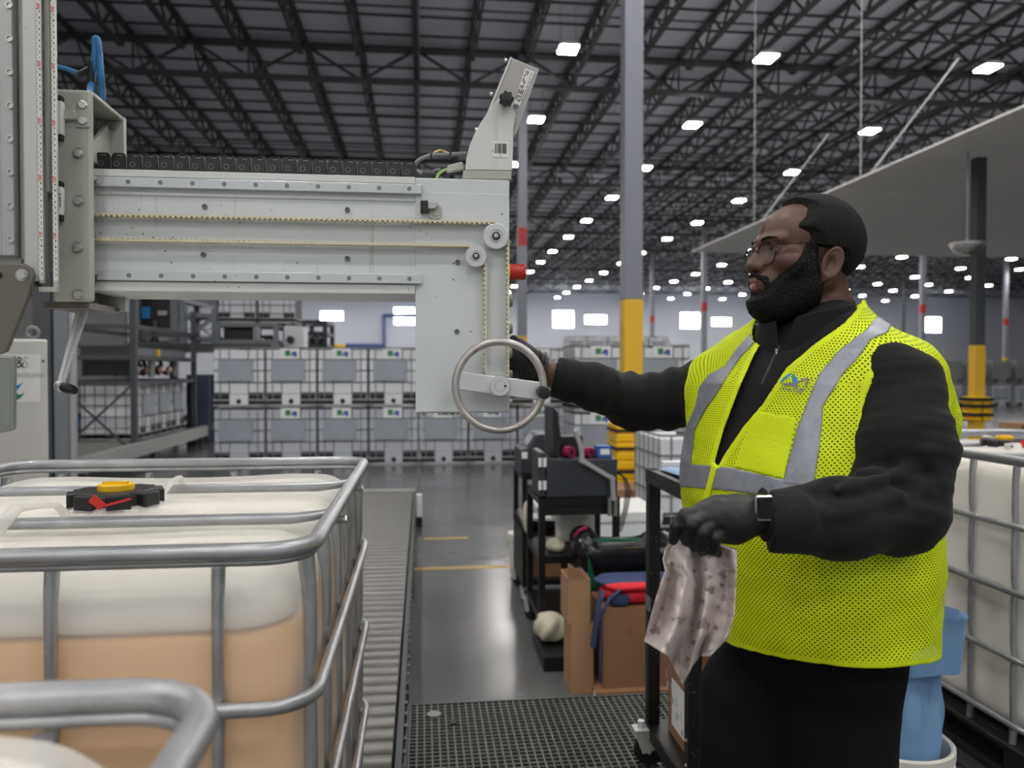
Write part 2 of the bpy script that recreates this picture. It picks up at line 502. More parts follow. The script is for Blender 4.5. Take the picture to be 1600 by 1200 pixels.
def plane_box(name, lo, hi, mat, kind='structure'):
    o = MB().box(lo, hi).build(name, mat, smooth=None); o['kind'] = kind; return o
plane_box('floor', (-46, -22, -0.3), (86, WALL_Y + 0.4, 0), 'floor')
ceiling = plane_box('ceiling', (-46, -22, ROOF_Z), (86, WALL_Y + 0.4, ROOF_Z + 0.25), 'deck')
wall_back = plane_box('wall_back', (-46, WALL_Y, 0), (86, WALL_Y + 0.4, ROOF_Z), 'white_wall')
plane_box('wall_left', (-46.4, -22, 0), (-46, WALL_Y, ROOF_Z), 'white_wall')
plane_box('wall_right', (86, -22, 0), (86.4, WALL_Y, ROOF_Z), 'white_wall')

# bar joists: chords and zigzag web, one object per bay, shared mesh
JX0, JDX, BAY = -0.17, 1.6, 12.6
def joist_mesh(detail=16):
    m = MB(); zt, zb = ROOF_Z - 0.06, ROOF_Z - 0.78
    for sx in (-0.05, 0.05):
        m.box((sx - 0.036, 0.05, zt - 0.07), (sx + 0.036, BAY - 0.05, zt))
        m.box((sx - 0.032, 0.9, zb), (sx + 0.032, BAY - 0.9, zb + 0.065))
    n = detail; L = BAY - 1.8
    for i in range(n):
        y0 = 0.9 + L * i / n; y1 = 0.9 + L * (i + 1) / n
        a, b = ((0, y0, zb + 0.03), (0, y1, zt - 0.03)) if i % 2 == 0 else ((0, y0, zt - 0.03), (0, y1, zb + 0.03))
        m.bar(a, b, 0.055, 0.055)
    m.bar((0, 0.9, zb + 0.03), (0, 0.1, zt - 0.05), 0.045, 0.045); m.bar((0, BAY - 0.9, zb + 0.03), (0, BAY - 0.1, zt - 0.05), 0.045, 0.045)
    return m
jm = joist_mesh().mesh('roof_joist'); jm.materials.append(MAT['truss'])
far = MB(); far_src = joist_mesh(12)
for bi, y0 in enumerate([g for g in GIRDERS if 11 < g < 90]):
    yc = y0 + BAY
    for k in range(-24, 50):
        x = JX0 + JDX * k
        if not (-0.50 * yc - 2 < x < 0.86 * yc + 2): continue
        if yc > WALL_Y + 1: continue
        if bi < 4:
            o = link('roof_joist', jm, ceiling); o.location = (x, y0, 0)
        else:
            fo = len(far.v); far.v += [(vx + x, vy + y0, vz) for vx, vy, vz in far_src.v]; far.f += [tuple(i + fo for i in f) for f in far_src.f]
far.build('distant_roof_joists', 'truss', ceiling, smooth=None)['kind'] = 'stuff'

def girder_mesh():
    m = MB(); zt, zb, x0, x1 = ROOF_Z - 0.12, ROOF_Z - 1.18, -45.0, 85.0
    for sy in (-0.09, 0.09):
        m.box((x0, sy - 0.06, zt - 0.13), (x1, sy + 0.06, zt)); m.box((x0, sy - 0.055, zb), (x1, sy + 0.055, zb + 0.1))
    p = JDX; x = JX0 - JDX * 28; i = 0
    while x < x1:
        a, b = ((x, 0, zt - 0.06), (x + p, 0, zb + 0.05)) if i % 2 == 0 else ((x, 0, zb + 0.05), (x + p, 0, zt - 0.06))
        m.bar(a, b, 0.075, 0.075)
        if i % 2 == 0: m.bar((x + p, 0, zb + 0.05), (x + p, 0, zt - 0.06), 0.05, 0.05)
        x += p; i += 1
    return m
gm = girder_mesh().mesh('joist_girder'); gm.materials.append(MAT['truss'])
for y in GIRDERS:
    if 11 < y < WALL_Y: link('joist_girder', gm, ceiling).location = (0, y, 0)
pm = MB().box((-45, -0.022, ROOF_Z - 0.055), (85, 0.022, ROOF_Z)).mesh('roof_purlin'); pm.materials.append(MAT['truss'])
y = 12.0
while y < WALL_Y: link('roof_purlin', pm, ceiling).location = (0, y, 0); y += 1.26
bm_ = MB().box((-45, -0.02, ROOF_Z - 0.8), (85, 0.02, ROOF_Z - 0.76)).mesh('bridging_angle'); bm_.materials.append(MAT['truss'])
for g in GIRDERS:
    for f in (0.34, 0.67):
        yy = g + BAY * f
        if 12 < yy < 74: link('bridging_angle', bm_, ceiling).location = (0, yy, 0)
# sprinkler main under the joists, running away from the camera
for i, (x, z, r) in enumerate(((4.5, 10.5, 0.07), (-0.1, 10.45, 0.05), (11.9, 10.5, 0.07))):
    MB().cyl((x, 12, z), (x, 92, z), r, 10).build('sprinkler_pipe', 'truss', ceiling)

# high bay lamps
def make_lamp():
    t = thing('ceiling_light', 'unseen high bay lamp added among the roof trusses to light the hall', 'ceiling light', (0, 0, 0), 'high bay lamps')
    MB().box((-0.25, -0.28, 0.03), (0.25, 0.28, 0.10)).box((-0.12, -0.2, 0.10), (0.12, 0.2, 0.16)).build('housing', 'lamp_housing', t, smooth=None)
    for sx in (-1, 1):
        MB().box((sx * 0.125 - 0.095, -0.26, 0.0), (sx * 0.125 + 0.095, 0.26, 0.032)).build('diffuser', 'lamp', t, smooth=None)
    s = MB()
    for sx in (-0.2, 0.2): s.cyl((sx, 0, 0.1), (sx, 0, 1.2), 0.008, 5)
    s.build('hanger', 'mid_steel', t)
    return t
LX = [3.7, 8.95, 15.2, 23.2, 28.4, 34.6, 43.2, 48.4, 54.6]
LY = [14.45, 20.2, 25.95, 31.7, 37.3, 43.2, 48.7, 54.7, 60.3, 66.3, 72.2, 78.0, 83.8, 89.6]
spots = [(x, y) for x in LX for y in LY if x < 0.86 * y + 2.5]
spots += [(x, y) for x in (-12.2, -6.9, -1.5, 3.7, 8.95) for y in (-14.3, -8.55, -2.8, 2.95, 8.7)]  # unseen rows above and behind the camera, added to light the foreground
spots += [(x, y) for x in (-1.6, -7, -12.2, -20, -28, -36) for y in (43.2, 48.7, 54.7, 60.3, 66.3, 72.2, 78.0, 83.8, 89.6) if x > -0.45 * y]  # rows hidden behind the machine arm, added to light the far left wall
lamp0 = make_lamp()
for i, (x, y) in enumerate(spots):
    o = lamp0 if i == 0 else copy_tree(lamp0)
    o.location = (x, y, 10.0)
    if x > 0 and y > 20:
        nth = ('nearest', 'second', 'third', 'fourth', 'fifth', 'sixth', 'seventh', 'eighth', 'ninth', 'tenth', 'eleventh', 'twelfth', 'thirteenth', 'fourteenth')
        o['label'] = 'high bay lamp, %s along the %s lamp row counted from the left' % (nth[[v for v in LY if v > 20 and x < 0.86 * v + 2.5].index(y)], ('first', 'second', 'third', 'fourth', 'fifth', 'sixth', 'seventh', 'eighth', 'ninth')[LX.index(x)])

# columns
def column(x, y, w, label, red=True, base_y=None):
    t = thing('steel_column', label, 'column', (x, y, 0), 'steel roof columns')
    h = w / 2
    z_y = 2.88
    MB().box((x - h, y - h, z_y), (x + h, y + h, ROOF_Z - 0.3)).build('upper_shaft', 'column_paint', t, smooth=None, bevel=0.012)
    tag(MB().box((x - h - .002, y - h - .002, 0), (x + h + .002, y + h + .002, z_y)).build('yellow_section', 'column_yellow', t, smooth=None, bevel=0.012), 'yellow painted lower section')
    MB().box((x - h * 1.9, y - h * 1.9, 0), (x + h * 1.9, y + h * 1.9, 0.025)).build('base_plate', 'mid_steel', t, smooth=None)
    if red:
        tag(MB().box((x - h - .004, y - h - .004, 5.56), (x + h + .004, y + h + .004, 6.1)).build('red_band', 'column_red', t, smooth=None), 'red painted band')
    return t
column(2.97, 11.2, 0.27, 'grey steel column, yellow below, directly left of the man in the hall', red=False)
column(2.97, 23.8, 0.27, 'grey column with red band just right of the machine head')
column(2.97, 36.4, 0.27, 'grey column hidden behind the machine head')
for px, Y, lab in ((1019, 61.6, 'thin far column with red band right of the big yellow column'), (1100, 49.0, "thin far column just left of the man's collar"),
                   (1441, 49.0, "far grey column with red band behind the man's left shoulder"), (1571, 61.6, 'far column with red band near the right picture edge')):
    p = atY(px, 500, Y); column(p[0], Y, 0.30, lab)
p = atY(1412, 470, 70); MB().cyl((p[0], 70, 0), (p[0], 70, 10.2), 0.14, 8).build('downpipe', 'dark_steel')
tag(bpy.data.objects['downpipe'], "dark vertical pipe against the far wall right of the man's head", 'pipe')
def guard(x, y, z0, w, h, label, cat='column guard'):
    t = thing('column_guard', label, cat, (x, y, z0))
    for sx in (-1, 1):
        m = MB(); n = 7
        for i in range(n):
            za = z0 + h * i / n; zb = z0 + h * (i + 1) / n
            m.box((x + sx * 0.01 if sx > 0 else x - w / 2, y - w / 2, za + 0.01), (x + w / 2 if sx > 0 else x - 0.01, y + w / 2, zb - 0.012))
            m.box((x + sx * 0.01 if sx > 0 else x - w / 2 + 0.02, y - w / 2 + 0.02, za - 0.005), (x + w / 2 - 0.02 if sx > 0 else x - 0.01, y + w / 2 - 0.02, zb + 0.005))
        m.build('guard_half', 'yellow_guard', t, smooth=None, bevel=0.012)
    for f in (0.26, 0.62, 0.9):
        MB().box((x - w / 2 - .006, y - w / 2 - .006, z0 + h * f - .02), (x + w / 2 + .006, y + w / 2 + .006, z0 + h * f + .02)).build('strap', 'black_rubber', t, smooth=None)
    return t
guard(2.97, 11.2, 0.22, 0.56, 0.9, "bright yellow ribbed column guard with black straps under the man's arm")

# far wall: windows and dock doors
def far_rect(px0, py0, px1, py1, Y=WALL_Y):
    a = atY(px0, py1, Y); b = atY(px1, py0, Y); return a[0], a[2], b[0], b[2]
WINS = [(501, 487, 536, 500), (616, 481, 649, 507), (864, 486, 896, 512), (914, 493, 947, 506), (1063, 489, 1093, 513), (1112, 497, 1142, 509), (1443, 496, 1470, 519)]
for i, r in enumerate(WINS):
    x0, z0, x1, z1 = far_rect(*r); Y = WALL_Y
    w = MB().box((x0 - .1, Y - .06, z0 - .1), (x1 + .1, Y - .01, z0)).box((x0 - .1, Y - .06, z1), (x1 + .1, Y - .01, z1 + .1)).box((x0 - .1, Y - .06, z0), (x0, Y - .01, z1)).box((x1, Y - .06, z0), (x1 + .1, Y - .01, z1)).build('window_%d' % (i + 1), 'white_wall', smooth=None)
    w['kind'] = 'structure'
    xm = (x0 + x1) / 2
    if z1 - z0 > 1.5:
        MB().box((x0, Y - .04, z0), (xm - .03, Y - .02, z1)).build('pane', 'window_light', w, smooth=None)
        MB().box((xm + .03, Y - .04, z0), (x1, Y - .02, z1)).build('pane', 'window_light', w, smooth=None)
    else:
        MB().box((x0, Y - .04, z0), (x1, Y - .02, z1)).build('pane', 'window_light', w, smooth=None)
doors = [(803, 846, 526), (862, 893, 527), (1061, 1094, 529), (1111, 1148, 530), (1445, 1473, 535), (1484, 1525, 535), (1535, 1562, 535)]
for i, (a, b, top) in enumerate(doors):
    x0, _, x1, z1 = far_rect(a, 590, b, top)
    Y = WALL_Y
    d = MB().box((x0, Y - .05, 0), (x1, Y - .02, z1)).build('door_%d' % (i + 1), 'door_paint', smooth=None); d['kind'] = 'structure'
    MB().box((x0 - .2, Y - .1, 0), (x0, Y, z1 + .25)).box((x1, Y - .1, 0), (x1 + .2, Y, z1 + .25)).box((x0 - .2, Y - .1, z1), (x1 + .2, Y, z1 + .3)).build('door_frame', 'door_trim', d, smooth=None)
# painted pipes on the far wall, left part
p0 = atY(600, 493, WALL_Y - .5); p1 = atY(600, 540, WALL_Y - .5); p2 = atY(540, 540, WALL_Y - .5); p3 = atY(650, 493, WALL_Y - .5)
tag(MB().tube([p3, p0, p1, p2], 0.28, 8).build('wall_pipe', 'blue_paint'), 'blue pipe run on the far white wall', 'pipe')

# floor markings
tag(MB().box((-0.09, 7.55, 0), (1.6, 7.63, 0.003)).build('trim_1', 'line_yellow', smooth=None), kind='structure')
tag(MB().box((0.02, 8.9, 0), (0.5, 8.97, 0.003)).build('trim_2', 'line_yellow', smooth=None), kind='structure')

# white canopy / mezzanine deck on the right
cp = atZ(1080, 394, 4.6)
ct = thing('canopy', 'wide white canopy roof hanging at upper right behind the man', 'canopy', (cp[0], cp[1], 4.6))
CX0, CY1 = cp[0], cp[1]
n_p = 7
for i in range(n_p):
    y1 = CY1 - i * 2.1; y0 = y1 - 2.09
    MB().box((CX0, y0, 4.60), (CX0 + 22, y1, 4.63)).build('canopy_panel', 'canopy', ct, smooth=None)
for i in range(3):
    yy = CY1 - 2.6 - i * 3.9
    MB().cyl((CX0 + 0.4, yy, 4.7), (CX0 + 0.4 , yy, 10.7), 0.010, 6).build('hanger_rod', 'arm_grey', ct)
    MB().cyl((CX0 + 0.4, yy - .1, 4.7), (CX0 + 1.9, yy - .1, 6.6), 0.016, 6).build('brace_rod', 'arm_grey', ct)
pp = atY(1528, 400, 9.6)
pt = thing('canopy_post', 'dark post with yellow lower section holding up the white canopy', 'post', (pp[0], 9.6, 0))
hx = 0.065
MB().box((pp[0] - hx, 9.6 - hx, 2.2), (pp[0] + hx, 9.6 + hx, 4.6)).build('upper_shaft', 'dark_steel', pt, smooth=None)
tag(MB().box((pp[0] - hx - .003, 9.6 - hx - .003, 0), (pp[0] + hx + .003, 9.6 + hx + .003, 2.2)).build('yellow_section', 'column_yellow', pt, smooth=None), 'yellow painted lower section')
gz = lambda py: atY(1528, py, 9.6)[2]
guard(pp[0], 9.6, gz(657), 0.27, gz(620) - gz(657), 'yellow guard box around the canopy post at right')
md = atY(1511, 381, 9.3)
mt = thing('dome_mirror', 'silver dome mirror hanging from the white canopy at upper right', 'mirror', md)
R = 0.19
MB().lathe([(R * math.cos(a), -R * 0.72 * math.sin(a)) for a in [math.pi / 2 * i / 8 for i in range(9)]], md, n=28).build('dome', 'chrome', mt, smooth=60)
MB().lathe([(R + .012, -.015), (R + .012, .012), (R - .02, .012)], md, n=28).build('rim', 'arm_grey', mt)
MB().cyl((md[0], md[1], md[2]), (md[0], md[1], 4.6), 0.012, 8).build('hanger', 'arm_grey', mt)
# ceiling fan far off
fp = atY(875, 272, 40)
fan = thing('ceiling_fan', 'huge grey ceiling fan with long blades far back right of the machine', 'fan', fp)
MB().cyl((fp[0], 40, fp[2] - .2), (fp[0], 40, ROOF_Z - .5), 0.12, 8).build('hub', 'mid_steel', fan)
for k in range(6):
    a = k * math.pi / 3 + 0.25
    MB().bar((fp[0] + .3 * math.cos(a), 40 + .3 * math.sin(a), fp[2]), (fp[0] + 3.1 * math.cos(a), 40 + 3.1 * math.sin(a), fp[2]), 0.3, 0.04).build('blade', 'arm_grey', fan, smooth=None)
# ------------------------------------------------------------------ operator platform (grating) and roller conveyor
PZ = 0.42
pf = thing('grating_platform', 'dark square-mesh grating platform that the man stands on', 'platform', (0.9, 1.0, 0))
g = MB(); X0, X1, Y0, Y1 = -0.055, 1.98, -0.9, 3.5
x = X0
while x <= X1: g.box((x - .0035, Y0, PZ - .03), (x + .0035, Y1, PZ)); x += 0.030
y = Y0
while y <= Y1: g.box((X0, y - .0035, PZ - .029), (X1, y + .0035, PZ - .001)); y += 0.030
go = g.build('grating_bars', 'grate', pf, smooth=None); go['kind'] = 'stuff'
fr = MB()
fr.box((X0 - .012, Y1, PZ - .06), (X1, Y1 + .012, PZ + .002)); fr.box((X0 - .014, Y0, PZ - .06), (X0 - .006, Y1, PZ + .002))
fr.build('edge_angle', 'dark_steel', pf, smooth=None)
for xx in (0.02, 0.65, 1.3, 1.9):
    MB().box((xx - .03, Y0, PZ - .13), (xx + .03, Y1, PZ - .033)).build('joist_beam', 'black_steel', pf, smooth=None)
    for yy in (Y0 + .05, 1.3, Y1 - .05): MB().box((xx - .03, yy - .03, 0), (xx + .03, yy + .03, PZ - .13)).build('leg', 'black_steel', pf, smooth=None)
MB().box((X1 + .01, -0.9, PZ - .06), (3.6, 4.3, PZ)).build('solid_deck', 'dark_steel', pf, smooth=None)
for xx in (2.1, 3.5):
    for yy in (0, 4.2): MB().box((xx - .04, yy - .04, 0), (xx + .04, yy + .04, PZ - .06)).build('leg', 'black_steel', pf, smooth=None)
cv = atZ(678, 1117, PZ); MB().lathe([(0.03, 0), (0.03, 0.006), (0.0, 0.006)], (cv[0], cv[1], PZ), n=20).build('round_cap', 'alu_dark', pf)
cv = atZ(708, 1130, PZ); MB().box((cv[0] - .012, cv[1] - .02, PZ), (cv[0] + .012, cv[1] + .02, PZ + .008)).build('clip', 'black_plastic', pf, smooth=None)

RZ = 0.47
rc = thing('roller_conveyor', 'grey roller conveyor carrying the two filled tanks', 'conveyor', (-0.66, 4, 0))
rm = MB().cyl((-1.22, 0, RZ - .042), (-0.115, 0, RZ - .042), 0.042, 16).mesh('roller', 40); rm.materials.append(MAT['roller'])
y = -1.2
while y < 9.35:
    link('roller', rm, rc).location = (0, y, 0); y += 0.112
for xs in (-1.24, -0.09):
    r = MB().box((xs - .012, -1.4, RZ - .15), (xs + .012, 9.45, RZ - .008)).box((xs - .03, -1.4, RZ - .15), (xs + .012, 9.45, RZ - .14)).build('side_rail', 'dark_steel', rc, smooth=None)
    bm2 = MB().cyl((xs + .012, 0, RZ - .042), (xs + .024, 0, RZ - .042), .011, 6).mesh('axle_nut'); bm2.materials.append(MAT['bolt_dark'])
    y = -1.2
    if xs > -1:
        while y < 9.35: link('axle_nut', bm2, r).location = (0, y, 0); y += 0.112
    for yy in (-1.2, 1.4, 4.0, 6.6, 9.2): MB().box((xs - .03, yy - .03, 0), (xs + .02, yy + .03, RZ - .15)).build('leg', 'dark_steel', rc, smooth=None)
MB().box((-1.25, 9.45, RZ - .15), (-0.08, 9.5, RZ + .01)).build('end_plate', 'line_white', rc, smooth=None)
wp = atZ(655, 823, 0)
bp = thing('bollard', 'short white post with black foot at the far end of the roller conveyor', 'post', (wp[0], wp[1], 0))
MB().box((wp[0] - .035, wp[1] - .035, 0.12), (wp[0] + .035, wp[1] + .035, 0.39)).build('white_post', 'white_paper', bp, smooth=None, bevel=.008)
MB().box((wp[0] - .037, wp[1] - .037, 0), (wp[0] + .037, wp[1] + .037, 0.12)).build('foot', 'black_plastic', bp, smooth=None)
# ------------------------------------------------------------------ filling machine: mast, carriage, horizontal arm with head
YF, YB = 1.655, 1.825
mc = thing('filling_machine', 'pale grey filling machine with handwheel, belts and long horizontal arm over the tank', 'machine', (-1.45, 1.75, 0))
xa = lambda px, Y=YF, py=400: atY(px, py, Y)[0]
za = lambda py, px=450, Y=YF: atY(px, py, Y)[2]
XL, XR, XH = xa(140), xa(796), xa(652)
ZT, ZB, ZH = za(272), za(459), atY(720, 645, YF)[2]

def face_prism(pxpts, y0, y1, name, mat, parent, bevel=0.0, smooth=None):
    P = [atY(a, b, y0) for a, b in pxpts]
    P = [(p[0], y0, p[2]) for p in P]
    return MB().prism(P, (0, 0, 0), (0, y1 - y0, 0)).build(name, mat, parent, smooth=smooth, bevel=bevel)

# L shaped arm body
arm = MB().prism([(XL, YF, ZT), (XR, YF, ZT), (XR, YF, ZH), (XH, YF, ZH), (XH, YF, ZB), (XL, YF, ZB)], (0, 0, 0), (0, YB - YF, 0)).build('arm_beam', 'beam', mc, smooth=None, bevel=0.003)
# extruded lips and grooves along the beam
for y0, y1, yy in ((272, 283, 0.0045), (306, 311, 0.003), (443, 458, 0.006)):
    MB().box((XL, YF - yy, za(y1)), (XH - 0.004, YF, za(y0))).build('extruded_lip', 'beam_edge', arm, smooth=None, bevel=0.0015)
MB().box((XH - .004, YF - .0015, ZH + .002), (XR - .001, YF, ZT - .03)).build('cover_plate', 'beam', arm, smooth=None, bevel=0.001)
for y0, y1 in ((285, 300), (427, 442)):
    r = MB().box((XL, YF - 0.013, za(y1)), (xa(659), YF, za(y0))).build('linear_rail', 'rail_steel', mc, smooth=None, bevel=0.0012)
    zc = (za(y0) + za(y1)) / 2
    hm = MB().lathe([(0.0046, 0), (0.0046, 0.0006), (0, 0.0006)], (0, YF - 0.013, zc), (0, -1, 0), 16).mesh('rail_hole_cap'); hm.materials.append(MAT['rail_cap'])
    x = xa(640)
    while x > XL + 0.01: link('rail_hole_cap', hm, r).location = (x, 0, 0); x -= 0.0605
    MB().cyl((XL + .010, YF - .014, zc + .004), (XL + .002, YF - .028, zc + .004), 0.006, 10).ball((XL + .016, YF - .022, zc + .002), 0.007, 10, 6).ball((XL + .024, YF - .022, zc - .006), 0.005, 10, 6).build('grease_nipple', 'bolt', r)

def screw(parent, px, py, Y, r=0.005, h=0.003, mat='bolt', hexa=False, name='bolt'):
    p = atY(px, py, Y)
    m = MB()
    if hexa:
        m.lathe([(r * 1.25, 0), (r * 1.25, 0.0015), (r, 0.0015)], p, (0, -1, 0), 18)
        m.lathe([(r, 0.0015), (r, h * .85), (r * .85, h), (0, h)], p, (0.15, -1, 0), 6)
    else:
        m.lathe([(r, 0), (r, h), (r * .62, h), (r * .55, h * .4), (0, h * .4)], p, (0, -1, 0), 16)
    return m.build(name, mat, parent, smooth=30)
for p in ((320, 323), (543, 328), (318, 398), (543, 404), (715, 410), (714, 518)): screw(arm, *p, YF - .0015, 0.0052, 0.003, 'bolt_dark')

# toothed belts
def belt(a, b, side, name='toothed_belt'):
    """flat belt from a to b (in the XZ plane at the arm face); teeth on the given side (+1/-1 along the normal)"""
    a = Vector((a[0], 0, a[1])); b = Vector((b[0], 0, b[1])); d = (b - a); L = d.length; d.normalize(); nrm = Vector((-d.z, 0, d.x))
    m = MB(); w0, w1 = YF - 0.021, YF - 0.004
    def slab(p, q, o0, o1):
        P = [p + nrm * o0, q + nrm * o0, q + nrm * o1, p + nrm * o1]
        m.prism([(v.x, w0, v.z) for v in P], (0, 0, 0), (0, w1 - w0, 0))
    slab(a, b, -0.0016, 0.0016)
    s = 0.004
    while s < L - 0.004:
        slab(a + d * (s - 0.0027), a + d * (s + 0.0027), side * 0.0015, side * 0.0046); s += 0.010
    return m.build(name, 'belt', mc, smooth=None)
pc = atY(774, 371, YF - .01); pr = 20.5 * 1.64 / FPX; ic = atY(743, 402, YF - .01); ir = 17 * 1.64 / FPX
wc = atY(776, 603, YF - .01)
rb, rbi = pr - .004, ir - .003
belt((XL, za(343)), (pc[0], za(343)), -1)
belt((XL, za(382)), (ic[0], za(382)), 1)
z_hi = za(343); 
belt((xa(793), pc[2]), (xa(793), wc[2]), -1)
belt((xa(758), ic[2]), (xa(758), wc[2]), -1)
def pulley(c, r, name):
    p = MB().lathe([(r, 0), (r, .004), (r * .93, .0045), (r * .93, .02), (r, .0205), (r, .0245), (r * .94, .026), (r * .52, .026), (r * .52, .0235), (r * .44, .0235), (r * .44, .027), (0, .027)], (c[0], YF, c[2]), (0, -1, 0), 40).build(name, 'alu', mc, smooth=30)
    MB().lathe([(r * .34, .025), (r * .34, .0285), (r * .27, .0285), (r * .27, .027), (0, .027)], (c[0], YF, c[2]), (0, -1, 0), 24).build('bearing', 'bolt_dark', p, smooth=30)
    MB().lathe([(r * .2, .026), (r * .2, .030), (r * .13, .0315), (0, .0315)], (c[0], YF, c[2]), (0, -1, 0), 14).build('axle_bolt', 'bolt', p, smooth=30)
    return p
pulley(pc, pr, 'belt_pulley'); pulley(ic, ir, 'belt_pulley')
pulley(wc, 0.024, 'drive_pulley')

# handwheel
HWY = 1.598
hc = Vector(atY(780.5, 603, HWY)); hr = 74.0 * (HWY) * 1.005 / FPX * 0.985
hw = MB()
ring = []
for k in range(64):
    a = 2 * math.pi * k / 64; ring.append((hc.x + hr * 0.945 * math.cos(a), hc.y, hc.z + hr * 0.945 * math.sin(a)))
hw.tube(ring, 0.0098, 14, closed=True, flat=0.8)
wheel = hw.build('handwheel', 'handwheel', mc, smooth=60)
ta = math.radians(-7.5); dx = Vector((math.cos(ta), 0, math.sin(ta))); dzv = Vector((-math.sin(ta), 0, math.cos(ta)))
def spoke(x0, x1, w0, w1, y0, y1):
    P = [hc + dx * x0 + dzv * w0, hc + dx * x1 + dzv * w1, hc + dx * x1 - dzv * w1, hc + dx * x0 - dzv * w0]
    return MB().prism([(v.x, y0, v.z) for v in P], (0, 0, 0), (0, y1 - y0, 0))
spoke(-hr * .95, 0, .0185, .0185, HWY - .003, HWY + .009).build('spoke', 'alu', wheel, smooth=None, bevel=.002)
spoke(0, hr * .95, .0185, .0185, HWY - .003, HWY + .009).build('spoke', 'alu', wheel, smooth=None, bevel=.002)
MB().lathe([(.021, -.04), (.021, .012), (.0195, .014), (.0112, .014), (.0108, .0125), (.0103, .0125), (.0103, .0145), (0, .0145)], hc, (0, -1, 0), 36).build('hub', 'alu', wheel, smooth=30)
MB().box((hc.x + .008, HWY - .0152, hc.z - .0018), (hc.x + .0125, HWY - .013, hc.z + .0018)).build('keyway', 'black_plastic', wheel, smooth=None)
kp = hc + dx * (hr * .955)
kp2 = Vector(atY(854, 614, HWY - .05))
MB().lathe([(.0075, 0), (.0125, .006), (.0125, .045), (.011, .049), (0, .05)], kp + Vector((-.004, -.006, 0)), (kp2 - kp), 22).build('grip', 'black_plastic', wheel, smooth=30)
MB().cyl((hc.x, YF - .02, hc.z), (hc.x, HWY, hc.z), 0.009, 16).build('shaft', 'bolt', wheel)

# buttons on the side of the head
YS = 1.70
es = atY(797, 424.5, YS)
e = MB().lathe([(.0175, 0), (.0175, .005), (.015, .006)], (XR, YS, es[2]), (1, 0, 0), 24).build('stop_button_collar', 'yellow_plastic', mc)
MB().lathe([(.0165, .005), (.0165, .03), (.0175, .032), (.0175, .036), (.016, .039), (.0, .041)], (XR, YS, es[2]), (1, 0, 0), 24).build('emergency_stop_button', 'red', mc, smooth=30)
for i, (py, r, h) in enumerate(((381, .009, .008), (471, .013, .011), (513, .013, .011), (552, .012, .010))):
    b = atY(797, py, YS); MB().lathe([(r, 0), (r, h * .6), (r * .8, h), (0, h)], (XR, YS, b[2]), (1, 0, 0), 18).build('push_button', 'grey_button', mc)
for py in (584, 629):
    b = atY(797, py, YF + .02); MB().lathe([(.008, 0), (.008, .008), (0, .008)], (XR, YF + .02, b[2]), (1, 0, 0), 6).build('bolt', 'bolt', mc)
for px in (660, 690, 702, 712):
    b = atY(px, 646, YF + .03); MB().cyl((b[0], YF + .03, ZH), (b[0], YF + .03, ZH - .006), .007, 8).build('bolt', 'bolt', mc)

# limit switch
face_prism([(657, 313), (669, 313), (669, 331), (657, 331)], YF - .022, YF - .002, 'limit_switch', 'black_plastic', mc, .001)
lb = face_prism([(671, 319), (686, 319), (690, 324), (690, 338), (686, 342), (673, 342), (671, 338)], YF - .006, YF - .001, 'switch_bracket', 'plate', mc, .001)
face_prism([(668, 317), (680, 317), (684, 321), (680, 326), (668, 326)], YF - .018, YF - .008, 'switch_arm', 'bolt', mc, .001)
screw(lb, 682, 320, YF - .006, .004, .003); screw(lb, 682, 334, YF - .006, .004, .003)

# display box on a bracket on top of the head
YD = 1.66
fb = face_prism([(724, 266), (800, 267), (799, 281), (723, 280)], YD - .004, YD + .10, 'bracket_foot', 'plate', mc, .002)
br = face_prism([(727, 265), (729, 245), (734, 226), (742, 208), (752, 190), (764, 172), (775, 158), (781, 153), (790, 151), (800, 160), (806, 180), (802, 200), (801, 266)], YD, YD + .006, 'display_bracket', 'beam_edge', mc, .001)
bx = face_prism([(799, 89), (842, 107), (804, 214), (751, 205)], YD + .008, YD + .085, 'display_box', 'display_box', mc, .003)
face_prism([(797.5, 88.5), (800, 89.5), (752, 207), (749, 205)], YD + .006, YD + .087, 'box_edge', 'beam_edge', bx)
face_prism([(839, 107), (842.5, 107.5), (806, 210), (802, 212)], YD + .006, YD + .087, 'box_edge', 'arm_grey', bx)
for p in ((790, 95), (767, 148), (744, 203)):
    q = atY(p[0] + 2, p[1], YD + .04); MB().lathe([(.004, 0), (.004, .006), (0, .006)], q, (-1, 0, 0.4), 8).build('bolt', 'bolt', bx)
lab = face_prism([(820.5, 106.5), (835.5, 112), (812, 165), (803, 163)], YD + .0068, YD + .0078, 'instruction_label', 'white_paper', bx)
